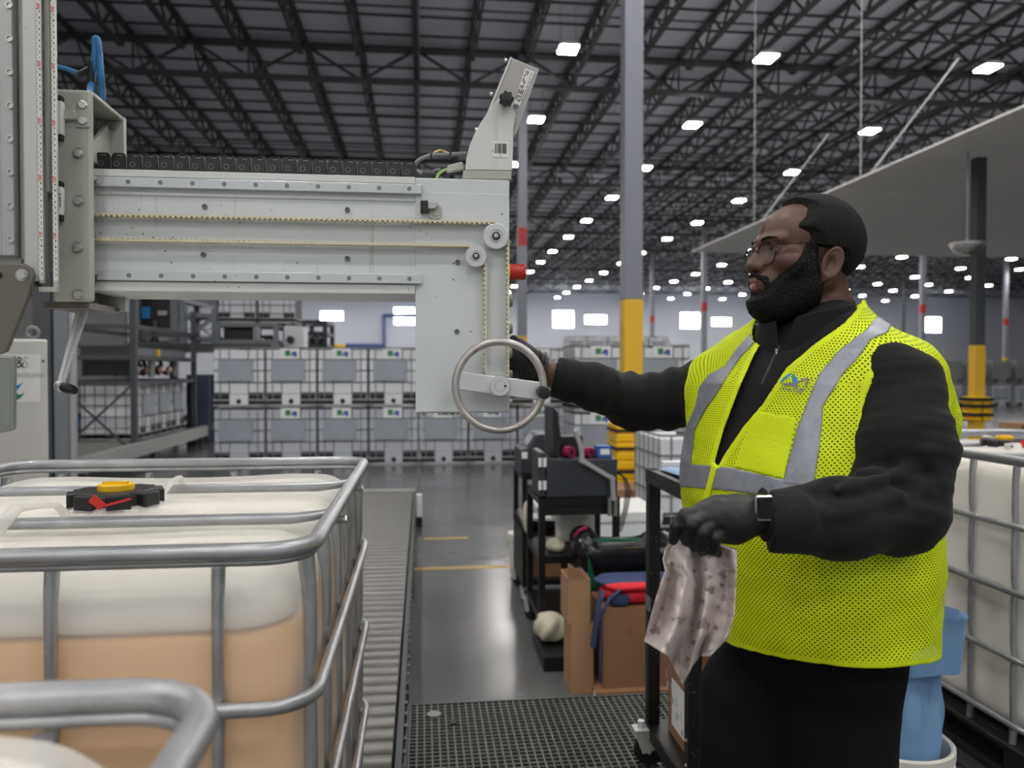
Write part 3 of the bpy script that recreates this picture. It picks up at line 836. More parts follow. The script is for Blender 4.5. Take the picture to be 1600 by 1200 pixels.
# lines of small unreadable print on the label
q0 = Vector(atY(822.5, 110, YD + .0064)); q1 = Vector(atY(804.5, 158, YD + .0064)); wv = Vector(atY(832.5, 114, YD + .0064)) - q0; dv = q1 - q0
rows = MB(); rr = random.Random(3)
for k in range(4):
    t = 0.0
    while t < 0.95:
        L = rr.uniform(0.05, 0.16)
        if k == 3 or rr.random() < 0.8:
            a = q0 + wv * (0.06 + k * 0.27) + dv * t; b = q0 + wv * (0.06 + k * 0.27) + dv * min(t + L, .98)
            rows.bar(a, b, 0.0022 if k < 3 else 0.0012, 0.0004, up=(0, 1, 0))
        t += L + 0.035
rows.build('print', 'ink', lab, smooth=None)
rc_ = atY(806.5, 166, YD - .0006)
MB().tube([(rc_[0] + .0045 * math.cos(a), YD - .0008, rc_[2] + .0045 * math.sin(a)) for a in [k * math.pi / 9 for k in range(18)]], .0007, 6, closed=True).bar((rc_[0] - .003, YD - .0008, rc_[2]), (rc_[0] + .003, YD - .0008, rc_[2]), .0012, .001).bar((rc_[0], YD - .0008, rc_[2] - .003), (rc_[0], YD - .0008, rc_[2] + .003), .0012, .001).build('round_mark', 'ink', br)
bl = face_prism([(771, 221), (794, 222), (794, 246), (771, 245)], YD - .0012, YD - .0004, 'barcode_label', 'white_paper', br)
bars = MB(); a0 = atY(773, 224, YD - .0016); a1 = atY(792, 240, YD - .0016); x = a0[0]
rr = random.Random(5)
while x < a1[0] - .0008:
    w = rr.choice((.0005, .0005, .0010, .0015)); bars.box((x, YD - .0018, a1[2]), (min(x + w, a1[0]), YD - .0013, a0[2])); x += w + rr.choice((.0005, .0006, .001))
bars.build('barcode', 'ink', bl, smooth=None)
q = atY(782, 243, YD - .0014); text_mesh('4', 0.0055, 'ink', bl, FRONT(q), extrude=.0002)
# star knob
kc = Vector(atY(789.5, 160, YD))
P = []
for k in range(56):
    a = 2 * math.pi * k / 56; r = 0.0137 + 0.0018 * math.cos(7 * a); P.append((kc.x + r * math.cos(a), YD - .03, kc.z + r * math.sin(a)))
MB().prism(P, (0, 0, 0), (0, .02, 0)).cyl((kc.x, YD - .012, kc.z), (kc.x, YD, kc.z), .007, 14).build('star_knob', 'black_plastic', mc, smooth=30, bevel=.002)
MB().lathe([(.009, 0), (.0085, .0015), (0, .002)], (kc.x, YD - .03, kc.z), (0, -1, 0), 20).build('knob_cap', 'black_plastic', bpy.data.objects['star_knob'])

# cables beside the bracket
def cable(pts, r, mat, Y=1.70, name='cable', par=None):
    P = [Vector(atY(p[0], p[1], (p[2] if len(p) > 2 else Y))) for p in pts]
    S = []
    for i in range(len(P) - 1):
        p0 = P[max(i - 1, 0)]; p1 = P[i]; p2 = P[i + 1]; p3 = P[min(i + 2, len(P) - 1)]
        for k in range(6):
            t = k / 6; S.append(0.5 * ((2 * p1) + (p2 - p0) * t + (2 * p0 - 5 * p1 + 4 * p2 - p3) * t * t + (3 * p1 - p0 - 3 * p2 + p3) * t ** 3))
    S.append(P[-1])
    return MB().tube(S, r, 8).build(name, mat, par or mc, smooth=60)
cable([(728, 240), (700, 242), (675, 243), (655, 250), (648, 262), (660, 274), (672, 279, 1.72)], .0045, 'grey_cable')
cable([(728, 241, 1.72), (703, 240, 1.72), (688, 235, 1.72), (676, 240, 1.71)], .0022, 'tan_cable')
cable([(676, 236), (673, 243), (675, 250)], .0016, 'black_plastic', 1.695, 'cable_tie'); cable([(704, 237), (703, 245)], .0016, 'black_plastic', 1.695, 'cable_tie')
cable([(630, 262), (648, 266), (662, 273), (670, 281)], .005, 'grey_cable', 1.72); cable([(632, 262), (650, 272), (655, 279)], .002, 'black_plastic', 1.71)
cable([(725, 270), (700, 270), (683, 274), (676, 280)], .0045, 'black_plastic', 1.71)
cable([(700, 264), (690, 268), (684, 274), (682, 280)], .003, 'green_cable', 1.70); cable([(688, 266), (678, 268), (674, 276)], .004, 'grey_cable', 1.73)
face_prism([(699, 258), (722, 252), (726, 260), (724, 265), (698, 268)], 1.69, 1.715, 'cable_plug', 'plate', mc, .002)

# energy chain lying on the beam
YC0, YC1 = 1.695, 1.765
def chain_piece(x, z, s=1.0):
    h = .042 * s; w = .031
    P = [(x - w * .55, 0, z), (x + w * .40, 0, z), (x + w * .52, 0, z + h * .25), (x + w * .52, 0, z + h * .72), (x + w * .30, 0, z + h), (x - w * .36, 0, z + h), (x - w * .52, 0, z + h * .78), (x - w * .66, 0, z + h * .42)]
    m = MB()
    for y0, y1 in ((YC0, YC0 + .008), (YC1 - .008, YC1)): m.prism([(p[0], y0, p[2]) for p in P], (0, 0, 0), (0, y1 - y0, 0))
    m.box((x - w * .2, YC0, z + h * .9), (x + w * .2, YC1, z + h)).box((x - w * .3, YC0, z), (x + w * .3, YC1, z + h * .08))
    return m
cx = xa(640, YC0, 260); zc0 = ZT + .001
first = None
x = cx; i = 0
while x > XL - .01:
    if first is None:
        first = chain_piece(0, 0).build('chain_link', 'chain', None, smooth=None, bevel=.001)
        d = MB().box((-.0165, YC0 - .0008, .012), (-.0158, YC0 + .002, .038)).box((-.004, YC0 - .0006, .0365), (.006, YC0 + .001, .0378)).box((-.005, YC0 - .0006, .0005), (.008, YC0 + .001, .0022))
        d.tube([(-.005 + .005 * math.cos(a), YC0 - .0002, .02 + .005 * math.sin(a)) for a in [k * math.pi / 7 for k in range(14)]], .0004, 4, closed=True)
        dust = d.build('dusty_edge', 'chain_dust', first, smooth=None)
        attach(first, mc); o = first
    else: o = copy_tree(first, mc)
    o.location = (x, 0, zc0 + .0004 * math.sin(i * 1.7)); x -= .0305; i += 1
MB().box((cx + .012, YC0, zc0), (cx + .05, YC1, zc0 + .02)).build('chain_end_bracket', 'chain', mc, smooth=None, bevel=.003)

# carriage box
YC = 1.600
cL, cR = atY(80, 300, YC)[0], atY(144, 300, YC)[0]
zt, zb = atY(120, 139, YC)[2], atY(120, 476, YC)[2]
MB().box((cL, YC, zb + .006), (cR, YC + .014, zt)).build('carriage_plate', 'plate', mc, smooth=None, bevel=.006)
MB().box((cL, YC + .012, zt - .009), (cR, 1.765, zt)).build('carriage_top', 'plate', mc, smooth=None, bevel=.003)
MB().box((cL + .01, YC + .014, zb), (cL + .02, 1.765, zt - .009)).build('carriage_web', 'plate', mc, smooth=None)
MB().prism([(cR - .035, 1.63, ZT + .02), (cR - .035, 1.764, ZT + .02), (cR - .035, 1.764, zt - .012)], (0, 0, 0), (.008, 0, 0)).build('gusset', 'plate', mc, smooth=None)
MB().box((cL - .02, YC + .012, zb - .006), (cR - .012, 1.765, zb + .006)).build('carriage_bottom', 'steel_plate', mc, smooth=None)
MB().box((cL, 1.765, zb), (cR, 1.78, zt)).build('carriage_back', 'plate', mc, smooth=None)
cp_ = bpy.data.objects['carriage_plate']
for p in ((130, 165), (130, 190), (123, 240), (123, 314), (122, 387), (122, 461)): screw(cp_, *p, YC, .0085, .008, 'bolt', True)
q = atY(177, 196, 1.764); MB().lathe([(.008, 0), (.008, .008), (0, .008)], q, (0, -1, 0), 6).build('bolt', 'bolt', mc)
face_prism([(119, 160), (140, 160), (140, 199), (119, 199)], YC - .004, YC, 'clamp_plate', 'plate', mc, .002)
face_prism([(86, 161), (100, 172), (116, 172), (119, 178), (119, 187), (100, 186), (86, 181)], YC - .010, YC, 'clamp_strap', 'plate', mc, .002)
for y0, y1 in ((148, 218), (282, 344)):
    face_prism([(86, y0), (95, y0), (95, y1), (86, y1)], YC - .016, YC, 'rail_carriage', 'black_plastic', mc, .002)
    face_prism([(87, y0 + 9), (96, y0 + 9), (96, y1 - 9), (87, y1 - 9)], YC - .020, YC - .004, 'rail_carriage_body', 'white_paper', mc, .002)
q = atY(92.5, 313, YC - .0204); m4 = frame_M(q, (0, 0, -1), (0, -1, 0)); text_mesh('5 07 01', 0.009, 'ink', mc, m4)

# vertical mast
YM = 1.50
zt_m, zb_m = 4.3, atY(50, 455, YM)[2]
X = lambda px: atY(px, 300, YM)[0]
MB().box((X(-90), YM + .02, zb_m + .02), (atY(66, 300, YM + .10)[0], YM + .10, zt_m)).build('mast_profile', 'mast', mc, smooth=None, bevel=.004)
MB().box((X(33), YM + .004, zb_m + .02), (X(59), YM + .03, zt_m)).build('mast_flange', 'mast', mc, smooth=None, bevel=.004)
MB().box((X(27), YM + .008, atY(0, 405, YM)[2]), (X(33), YM + .03, zt_m)).build('mast_flange', 'alu_dark', mc, smooth=None, bevel=.002)
mr = MB().box((X(4), YM - .006, atY(15, 400, YM)[2]), (X(24), YM + .02, zt_m)).build('linear_rail', 'mast_rail', mc, smooth=None, bevel=.0015)
MB().box((X(-60), YM - .002, atY(15, 400, YM)[2] - .0), (X(4), YM + .02, zt_m)).build('mast_flange', 'mast_rail', mc, smooth=None, bevel=.002)
py = 374
while py > -70:
    screw(mr, 15.2 + py * .008, py, YM - .006, .0062, .004); py -= 52.2
for a, b, yy in ((59, 66.5, YM + .002), (77, 85, YM + .012)):
    pr_ = MB().box((X(a), yy, zb_m + (.015 if a < 70 else .005)), (X(b) - .002, yy + .010, zt_m)).build('ruler_profile', 'mast', mc, smooth=None, bevel=.001)
    tp = MB().box((X(a) + .0006, yy - .0008, zb_m + .02), (X(b) - .0006, yy - .0001, zt_m)).build('ruler_tape', 'ruler', pr_, smooth=None)
    tk = MB(); rd = MB(); z = zb_m + .03; i = 3
    xc = (X(a) + X(b)) / 2
    dig = []
    while z < 2.65:
        tk.box((xc - .0035, yy - .0013, z + .0045), (xc - .001, yy - .0008, z + .0052))
        dig.append((z, i % 10, i)); z += .010; i += 1
    o = tk.build('ruler_ticks', 'ink', tp, smooth=None)
    for z, d, i in dig:
        if d: text_mesh(str(d), .0058, 'ink', tp, FRONT((xc + .0008, yy - .0011, z)), 'digit', .0002, bold=.0001)
        else: text_mesh(str(i // 10 * 100), .0068, 'red_ink', tp, frame_M((xc, yy - .0011, z), (0, 0, 1), (0, -1, 0)), 'digit', .0002, bold=.0002)
MB().box((X(62), YM + .03, zb_m + .04), (X(77), YM + .035, zt_m)).build('mast_groove', 'alu_dark', mc, smooth=None)
MB().box((X(66), YM + .012, atY(70, 297, YM)[2]), (X(72), YM + .03, zt_m)).build('slot_cover', 'alu_dark', mc, smooth=None)
MB().lathe([(.012, 0), (.012, .018), (.009, .02), (0, .02)], atY(69, 440, YM + .04), (0, -1, 0), 14).build('end_roller', 'bolt_dark', mc)
MB().box((X(58), YM + .002, zb_m), (X(85), YM + .014, zb_m + .008)).build('mast_foot', 'plate', mc, smooth=None)
# worn gusset plate and sight glass below it
gp = face_prism([(-40, 412), (38, 412), (47, 418), (52, 430), (44, 462), (9, 549), (0, 553), (-40, 560)], YM - .022, YM - .010, 'gusset_plate', 'steel_plate', mc, .0015)
screw(gp, 34.5, 430, YM - .022, .0085, .008, 'bolt', True)
q = atY(-2, 430, YM - .0225); MB().lathe([(.006, 0), (.006, .0008), (0, .0008)], q, (0, -1, 0), 16).build('hole', 'black_plastic', gp)
sb = face_prism([(-60, 553), (20, 556), (22.5, 558), (21.5, 672), (0, 677), (-60, 688)], YM - .03, YM - .018, 'sight_glass_frame', 'alu_dark', mc, .004)
face_prism([(-56, 563), (14, 566), (16, 569), (15, 664), (-56, 673)], YM - .0305, YM - .029, 'sight_glass', 'sight_glass', sb)
# crank with black grip
ck = Vector(atY(132, 478, 1.69)); ce = Vector(atY(95, 604, 1.66))
MB().bar(ck + Vector((-.009, 0, 0)), ce + Vector((-.004, 0, 0)), .0075, .006, up=(0, 1, 0)).bar(ck + Vector((.007, 0, 0)), ce + Vector((.002, 0, 0)), .0075, .006, up=(0, 1, 0)).bar(ck + Vector((-.001, .002, 0)), ce + Vector((-.001, .002, 0)), .012, .003, up=(0, 1, 0)).build('crank_arm', 'alu', mc, smooth=None, bevel=.001)
ge = Vector(atY(125, 613, 1.63))
MB().lathe([(.008, -.010), (.0105, -.008), (.0105, .004), (.008, .006), (0, .007)], ce, (ge - ce), 18).build('crank_eye', 'bolt', mc)
MB().lathe([(.006, .004), (.009, .008), (.0105, .022), (.0095, .036), (.007, .043), (0, .045)], ce, (ge - ce), 18).build('crank_grip', 'black_plastic', mc, smooth=40)
# blue hose with a black Y fitting
def hose(pts, r, name='blue_hose', mat='blue_hose'): return cable(pts, r, mat, 1.72, name)
hose([(84, 102), (105, 108), (128, 116)], .0045); hose([(140, 148, 1.70), (143, 128), (147, 100), (149, 75), (148, 63), (152, 62), (155, 85), (158, 125), (160, 155, 1.76)], .0068)
hose([(143, 98), (142, 132)], .0085, 'hose_fitting', 'black_plastic'); hose([(122, 117), (134, 112), (141, 108)], .0075, 'hose_fitting', 'black_plastic')
# gantry that carries the mast (outside the picture at left)
MB().box((-1.53, 1.68, 0), (-1.37, 1.84, 4.3)).build('gantry_post', 'plate', mc, smooth=None, bevel=.004)
MB().box((-1.53, 1.62, 4.3), (X(84), 1.84, 4.46)).build('gantry_beam', 'plate', mc, smooth=None, bevel=.004)
MB().box((-1.66, 1.56, 0), (-1.26, 1.96, .02)).build('base_plate', 'mid_steel', mc, smooth=None)

# white control cabinet behind, left
cY = 3.1
ca = atY(-70, 530, cY); cb = atY(74, 530, cY - .05)
cab = thing('control_cabinet', 'white control cabinet with logo sign at the left picture edge', 'cabinet', (ca[0], cY, 0))
ztop = atY(74, 530, cY - .05)[2]
th = math.radians(24); ux = Vector((math.cos(th), math.sin(th), 0)); uy = Vector((-math.sin(th), math.cos(th), 0))
co = Vector((cb[0], cY - .05, 0))           # right front lower corner
Pc = lambda u, v, z: co + ux * u + uy * v + Vector((0, 0, z))
def cab_box(u0, u1, v0, v1, z0, z1): 
    m = MB(); return m.raw([Pc(u, v, z) for z in (z0, z1) for u, v in ((u0, v0), (u1, v0), (u1, v1), (u0, v1))], [(0, 3, 2, 1), (4, 5, 6, 7), (0, 1, 5, 4), (1, 2, 6, 5), (2, 3, 7, 6), (3, 0, 4, 7)])
cab_box(-.75, 0, 0, .4, 0.1, ztop).build('body', 'cabinet', cab, smooth=None, bevel=.006)
cab_box(-.74, -.01, .01, .39, 0, .1).build('plinth', 'black_steel', cab, smooth=None)
cab_box(-.735, -.0, -.012, 0, .14, ztop - .006).build('cabinet_door', 'cabinet', cab, smooth=None, bevel=.004)
er = Pc(-.045, .05, ztop + .025)
MB().tube([(er[0] + .02 * math.cos(a), er[1], er[2] + .02 * math.sin(a)) for a in [k * math.pi / 10 for k in range(20)]], .006, 8, closed=True).cyl((er[0], er[1], ztop), (er[0], er[1], ztop + .012), .01, 10).build('lifting_eye', 'alu_dark', cab)
def on_cab(px, py, off=-.0135):
    # meet the door plane
    r = Vector(_ray(px, py)); n = uy; o = Vector(EYE); q = Pc(0, off, 0); t = (q - o).dot(n) / r.dot(n); return o + r * t
def cab_poly(pts, off, th_, name, mat, par):
    P = [on_cab(*p, off=off) for p in pts]; return MB().prism(P, (0, 0, 0), uy * th_).build(name, mat, par, smooth=None)
sg = cab_poly([(-30, 553), (63, 554), (63, 628), (-30, 629)], -.0136, .0012, 'sign', 'white_paper', cab)
CM = lambda px, py: frame_M(on_cab(px, py, -.0142), ux, -uy)
text_mesh('&', .058, 'ink', sg, CM(31, 567), sx=.75); text_mesh('S', .058, 'grey_ink', sg, CM(40, 567), sx=.75)
text_mesh('T', .058, 'ink', sg, CM(19, 567), sx=.75)
text_mesh('ANLAGENTECHNIK', .02, 'grey_ink', sg, CM(34, 586.5), align='CENTER', bold=.0004, sx=.82)
cab_poly([(-8, 598), (6, 598), (16, 600.5), (24, 602), (30, 601), (36, 597), (31, 605), (25, 611), (20, 612), (8, 608)], -.0142, .0006, 'blue_wave', 'blue_ink', sg)
cab_poly([(-5, 606), (8, 608), (20, 612), (30, 616.5), (34, 616), (39, 612), (34, 620), (28, 624.5), (20, 624), (4, 618)], -.0142, .0006, 'green_wave', 'green_ink', sg)
screw_p = on_cab(67.5, 564); MB().ball(screw_p, .005, 8, 6).build('lock', 'bolt_dark', cab)
# ------------------------------------------------------------------ surface nets: turns a sampled signed field into a mesh
def surface_nets(F, xs, ys, zs):
    F = np.asarray(F, dtype=np.float32); S = F < 0
    nx, ny, nz = F.shape
    c = np.zeros((nx - 1, ny - 1, nz - 1), np.uint8)
    for i in (0, 1):
        for j in (0, 1):
            for k in (0, 1): c += S[i:nx - 1 + i, j:ny - 1 + j, k:nz - 1 + k]
    act = (c > 0) & (c < 8)
    idx = np.argwhere(act)
    if len(idx) == 0: return np.zeros((0, 3)), np.zeros((0, 4), int)
    vid = -np.ones(act.shape, np.int64); vid[act] = np.arange(len(idx))
    acc = np.zeros((len(idx), 3)); cnt = np.zeros(len(idx))
    I, J, K = idx.T
    corners = [(0, 0, 0), (1, 0, 0), (0, 1, 0), (1, 1, 0), (0, 0, 1), (1, 0, 1), (0, 1, 1), (1, 1, 1)]
    V = [F[I + a, J + b, K + d] for a, b, d in corners]
    for a in range(8):
        for bit in (1, 2, 4):
            b = a | bit
            if a & bit: continue
            va, vb = V[a], V[b]; m = (va < 0) != (vb < 0)
            t = np.where(m, va / np.where(va == vb, 1, va - vb), 0)
            pa = np.array(corners[a]); d = np.array(corners[b]) - pa
            acc += np.where(m[:, None], pa[None, :] + t[:, None] * d[None, :], 0); cnt += m
    P = idx + acc / cnt[:, None]
    W = np.stack([np.interp(P[:, 0], np.arange(nx), xs), np.interp(P[:, 1], np.arange(ny), ys), np.interp(P[:, 2], np.arange(nz), zs)], 1)
    Q = []
    for ax in range(3):
        sl0 = [slice(None)] * 3; sl1 = [slice(None)] * 3; sl0[ax] = slice(0, -1); sl1[ax] = slice(1, None)
        e = S[tuple(sl0)] != S[tuple(sl1)]
        o1, o2 = [(1, 2), (2, 0), (0, 1)][ax]
        lim = [slice(None)] * 3; lim[o1] = slice(1, -1); lim[o2] = slice(1, -1)
        E = np.zeros_like(e); E[tuple(lim)] = e[tuple(lim)]
        q = np.argwhere(E)
        if len(q) == 0: continue
        inside = S[tuple(sl0)][E]
        def g(d1, d2):
            r = q.copy(); r[:, o1] -= d1; r[:, o2] -= d2; return vid[r[:, 0], r[:, 1], r[:, 2]]
        quad = np.stack([g(1, 1), g(0, 1), g(0, 0), g(1, 0)], 1)
        quad[~inside] = quad[~inside][:, ::-1]
        Q.append(quad)
    Q = np.concatenate(Q); Q = Q[(Q >= 0).all(1)]
    return W, Q

def np_mesh(name, V, Q, mat=None, smooth=True):
    me = bpy.data.meshes.new(name)
    me.vertices.add(len(V)); me.vertices.foreach_set('co', np.asarray(V, np.float32).ravel())
    me.loops.add(Q.size); me.loops.foreach_set('vertex_index', Q.astype(np.int32).ravel())
    me.polygons.add(len(Q)); me.polygons.foreach_set('loop_start', np.arange(0, Q.size, Q.shape[1], dtype=np.int32))
    me.polygons.foreach_set('loop_total', np.full(len(Q), Q.shape[1], np.int32))
    if smooth: me.polygons.foreach_set('use_smooth', np.ones(len(Q), bool))
    me.update(calc_edges=True); me.validate()
    if mat: me.materials.append(MAT[mat] if isinstance(mat, str) else mat)
    return me

def smooth_verts(V, Q, it=3, lam=0.5):
    n = len(V); V = V.copy()
    a = np.concatenate([Q[:, i] for i in range(4)]); b = np.concatenate([Q[:, (i + 1) % 4] for i in range(4)])
    cnt = np.bincount(a, minlength=n) + np.bincount(b, minlength=n); cnt = np.maximum(cnt, 1)
    for _ in range(it):
        s = np.stack([np.bincount(a, V[b, k], n) + np.bincount(b, V[a, k], n) for k in range(3)], 1)
        V += lam * (s / cnt[:, None] - V)
    return V

def smin(a, b, k):
    h = np.clip(0.5 + 0.5 * (b - a) / k, 0, 1)
    return b + (a - b) * h - k * h * (1 - h)
def smax(a, b, k): return -smin(-a, -b, k)

# ------------------------------------------------------------------ caged tanks (intermediate bulk containers)
BX, BY, IBC_H = 1.0, 1.2, 1.165
def ibc_bottle_field(level=None, dome=0.0, above=None, inset=0.0, dy=0.0, LY=1.2):
    xs = np.linspace(-.52, .52, 75); ys = np.linspace(-LY / 2 - .02, LY / 2 + .02, 87); zs = np.linspace(.10, 1.22, 81)
    x, y, z = np.meshgrid(xs, ys, zs, indexing='ij', sparse=True)
    hx, hy, z0, z1 = .462 - inset, LY / 2 - .038 - inset, .145 + inset, 1.122 - inset
    r = .085
    bulge = .012 * np.cos(np.clip(y / hy, -1, 1) * 1.5) * np.cos((z - .6) * 2.4)
    z = z - dome * np.clip((z - .6) / .5, 0, 1) * (1 - np.clip(np.abs(x) / .5, 0, 1) ** 6) * (1 - np.clip(np.abs(y) / (LY / 2), 0, 1) ** 8)
    qx = np.abs(x) - (hx - r) - bulge; qy = np.abs(y) - (hy - r); qz = np.abs(z - (z0 + z1) / 2) - ((z1 - z0) / 2 - r)
    f = np.sqrt(np.maximum(qx, 0) ** 2 + np.maximum(qy, 0) ** 2 + np.maximum(qz, 0) ** 2) + np.minimum(np.maximum(qx, np.maximum(qy, qz)), 0) - r
    # shallow grooves under the two cross bars and a raised ring below the lid
    for yb in (-.21, .21):
        f = smax(f, -(np.sqrt((y - yb) ** 2 + (z - 1.16 - 0 * x) ** 2) - .052), .05)
    ang = np.abs(x) * 0 + .012 * np.exp(-((np.abs(x) - .30) / .13) ** 2) * np.exp(-((np.abs(np.abs(y) - .40)) / .12) ** 2)
    f = f - np.where(z > .9, ang, 0)
    f = smin(f, np.maximum(np.sqrt(x ** 2 + (y - dy) ** 2) - .098, np.abs(z - 1.09) - .045), .02)
    if level is not None: f = smax(f, z - level, .012)
    if above is not None: f = smax(f, above - z, .004)
    return f, xs, ys, zs
def ibc_bottle(name, mat, **k):
    V, Q = surface_nets(*ibc_bottle_field(**k)); V = smooth_verts(V, Q, 2); return np_mesh(name, V, Q, mat)

def rounded_rect(hx, hy, r, z, n=7, dz=None):
    P = []
    for cx, cy, a0 in ((hx - r, hy - r, 0), (-hx + r, hy - r, 90), (-hx + r, -hy + r, 180), (hx - r, -hy + r, 270)):
        for k in range(n + 1):
            a = math.radians(a0 + 90 * k / n); P.append((cx + r * math.cos(a), cy + r * math.sin(a), z))
    return P

def ibc_lid(t, dy=0.0, full=True, zt=1.120):
    R = .079
    c = (0, dy, zt)
    m = MB().lathe([(R * 1.02, 0), (R * 1.08, .006), (R, .010), (R, .036), (R * .9, .042), (R * .55, .042), (0, .040)], c, n=36)
    for k in range(8):
        a = 2 * math.pi * (k + .5) / 8; ca, sa = math.cos(a), math.sin(a)
        m.obox((R * 1.0 * ca, dy + R * 1.0 * sa, zt + .022), (.030, .046, .038), Matrix.Rotation(a, 3, 'Z'))
    lid = m.build('screw_lid', 'black_plastic', t, smooth=35, bevel=.004)
    MB().lathe([(.036, .040), (.037, .046), (.036, .053), (.033, .055), (0, .054)], c, n=30).obox((0, dy, zt + .056), (.05, .012, .006)).build('vent_plug', 'yellow_plastic', lid, smooth=35)
    if full:
        s = MB().bar((-.010, dy - .104, zt + .040), (.012, dy - .106, zt + .022), .018, .002, up=(0, 1, 0)).bar((.012, dy - .106, zt + .023), (.066, dy - .104, zt + .037), .005, .002, up=(0, 1, 0))
        s.build('seal_strap', 'red', lid, smooth=None)
        MB().obox((.06, dy - .0835, zt + .006), (.028, .001, .010), (0, 0, 0)).build('lid_label', 'white_paper', lid, smooth=None)
        # milky handle straps over the cross bars beside the lid
        P = [(-.135, dy - .21 - .06, 1.105), (-.12, dy - .235, 1.13), (-.105, dy - .205, 1.158), (-.09, dy - .16, 1.155), (-.075, dy - .11, 1.148), (-.06, dy - .10, 1.125)]
        MB().tube(P, [.022, .019, .016, .013, .012, .012], 10, flat=.5).build('bottle_strap', 'bottle', t, smooth=60)
        P = [(.062, dy + .09, 1.13), (.064, dy + .16, 1.152), (.068, dy + .215, 1.158), (.074, dy + .25, 1.12)]
        MB().tube(P, .010, 10, flat=.5).build('bottle_strap', 'bottle', t, smooth=60)
    return lid

def near_ibc(name, label, level=None, dome=0.0, LY=1.2, dy=0.0, pallet='pallet_grey', empty_lid=True):
    """caged tank with every tube of the cage a part"""
    t = thing(name, label, 'tank', (0, 0, 0))
    hy = LY / 2
    link('bottle', ibc_bottle('bottle', 'bottle', dy=dy, LY=LY, dome=dome), t)
    if level:
        lm = ibc_bottle('liquid', 'liquid', level=level, inset=.012, LY=LY); tag(link('liquid', lm, t), 'amber liquid inside the milky bottle')
    link('inner_wall', ibc_bottle('inner_wall', 'bottle_wall', above=(level + .004) if level else None, inset=.012, LY=LY, dy=dy, dome=dome), t)
    # top rail with a lip, four horizontal hoops
    MB().tube(rounded_rect(.488, hy - .012, .075, 1.151), .0135, 12, closed=True).build('top_rail', 'galv', t, smooth=60)
    MB().tube(rounded_rect(.483, hy - .017, .072, 1.134), .0062, 8, closed=True).build('top_rail_lip', 'galv', t, smooth=60)
    for z in (.917, .682, .446, .21):
        MB().tube(rounded_rect(.492, hy - .008, .08, z), .0100, 10, closed=True, flat=1.15).build('hoop', 'galv', t, smooth=60)
    def upright(x, y, out, w):
        n_ = Vector(out); P = []; R = []
        zz = [.135, .19, .21, .23, .40, .446, .49, .64, .682, .72, .87, .917, .96, 1.07, 1.10, 1.125]
        for z in zz:
            near = min(abs(z - h) for h in (.21, .446, .682, .917, 1.118))
            dent = max(0, 1 - near / .035)
            P.append((x - n_.x * (.006 + .008 * dent), y - n_.y * (.006 + .008 * dent), z)); R.append(.0125 if dent < .3 else .0142)
        MB().tube(P, R, 10, flat=.72, up=(n_.y, -n_.x, 0)).build('upright', 'galv', t, smooth=60)
    for x in (-.352, -.117, .117, .352):
        for s in (-1, 1): upright(x, s * (hy - .018), (0, s, 0), 0)
    for f in (-.80, -.46, -.12, .20, .54, .84):
        for s in (-1, 1): upright(s * .478, f * (hy), (s, 0, 0), 0)
    for yb in (-.21, .21):
        P = [(-.485, yb, 1.142), (-.44, yb, 1.134), (-.40, yb, 1.130), (.40, yb, 1.130), (.44, yb, 1.134), (.485, yb, 1.142)]
        cb_ = MB().tube(P, [.008, .011, .0125, .0125, .011, .008], 10, flat=.9).build('cross_bar', 'galv', t, smooth=60)
        for s in (-1, 1): MB().cyl((s * .485, yb, 1.125), (s * .508, yb, 1.125), .008, 8).build('bolt', 'bolt', cb_)
    ibc_lid(t, dy)
    # pallet
    MB().box((-.5, -hy, .115), (.5, hy, .135)).build('pallet_deck', pallet, t, smooth=None, bevel=.004)
    for x in (-.43, 0, .43):
        for y in (-hy + .08, 0, hy - .08): MB().box((x - .065, y - .07, .02), (x + .065, y + .07, .115)).build('pallet_foot', 'pallet_black', t, smooth=None, bevel=.006)
        MB().box((x - .065, -hy, 0), (x + .065, hy, .02)).build('pallet_skid', pallet, t, smooth=None)
    MB().cyl((0, -hy + .10, .19), (0, -hy - .0, .19), .035, 16).box((-.05, -hy + .0, .15), (.05, -hy + .06, .23)).build('outlet_valve', 'black_plastic', t, bevel=.004)
    return t

filled = near_ibc('caged_tank', 'nearest full-size caged tank in front of the machine, half filled with amber liquid', level=1.015)
filled.location = (-.655, 1.8, RZ)
close = near_ibc('caged_tank', 'blurred caged tank corner in the lower left foreground', level=None, dome=.055)
close.location = (-.655, .10, RZ)
side = near_ibc('caged_tank', 'caged white tank behind the man at the right picture edge', level=None, LY=1.32, dy=.13, pallet='pallet_black')
side.location = (2.56, 3.14, PZ)

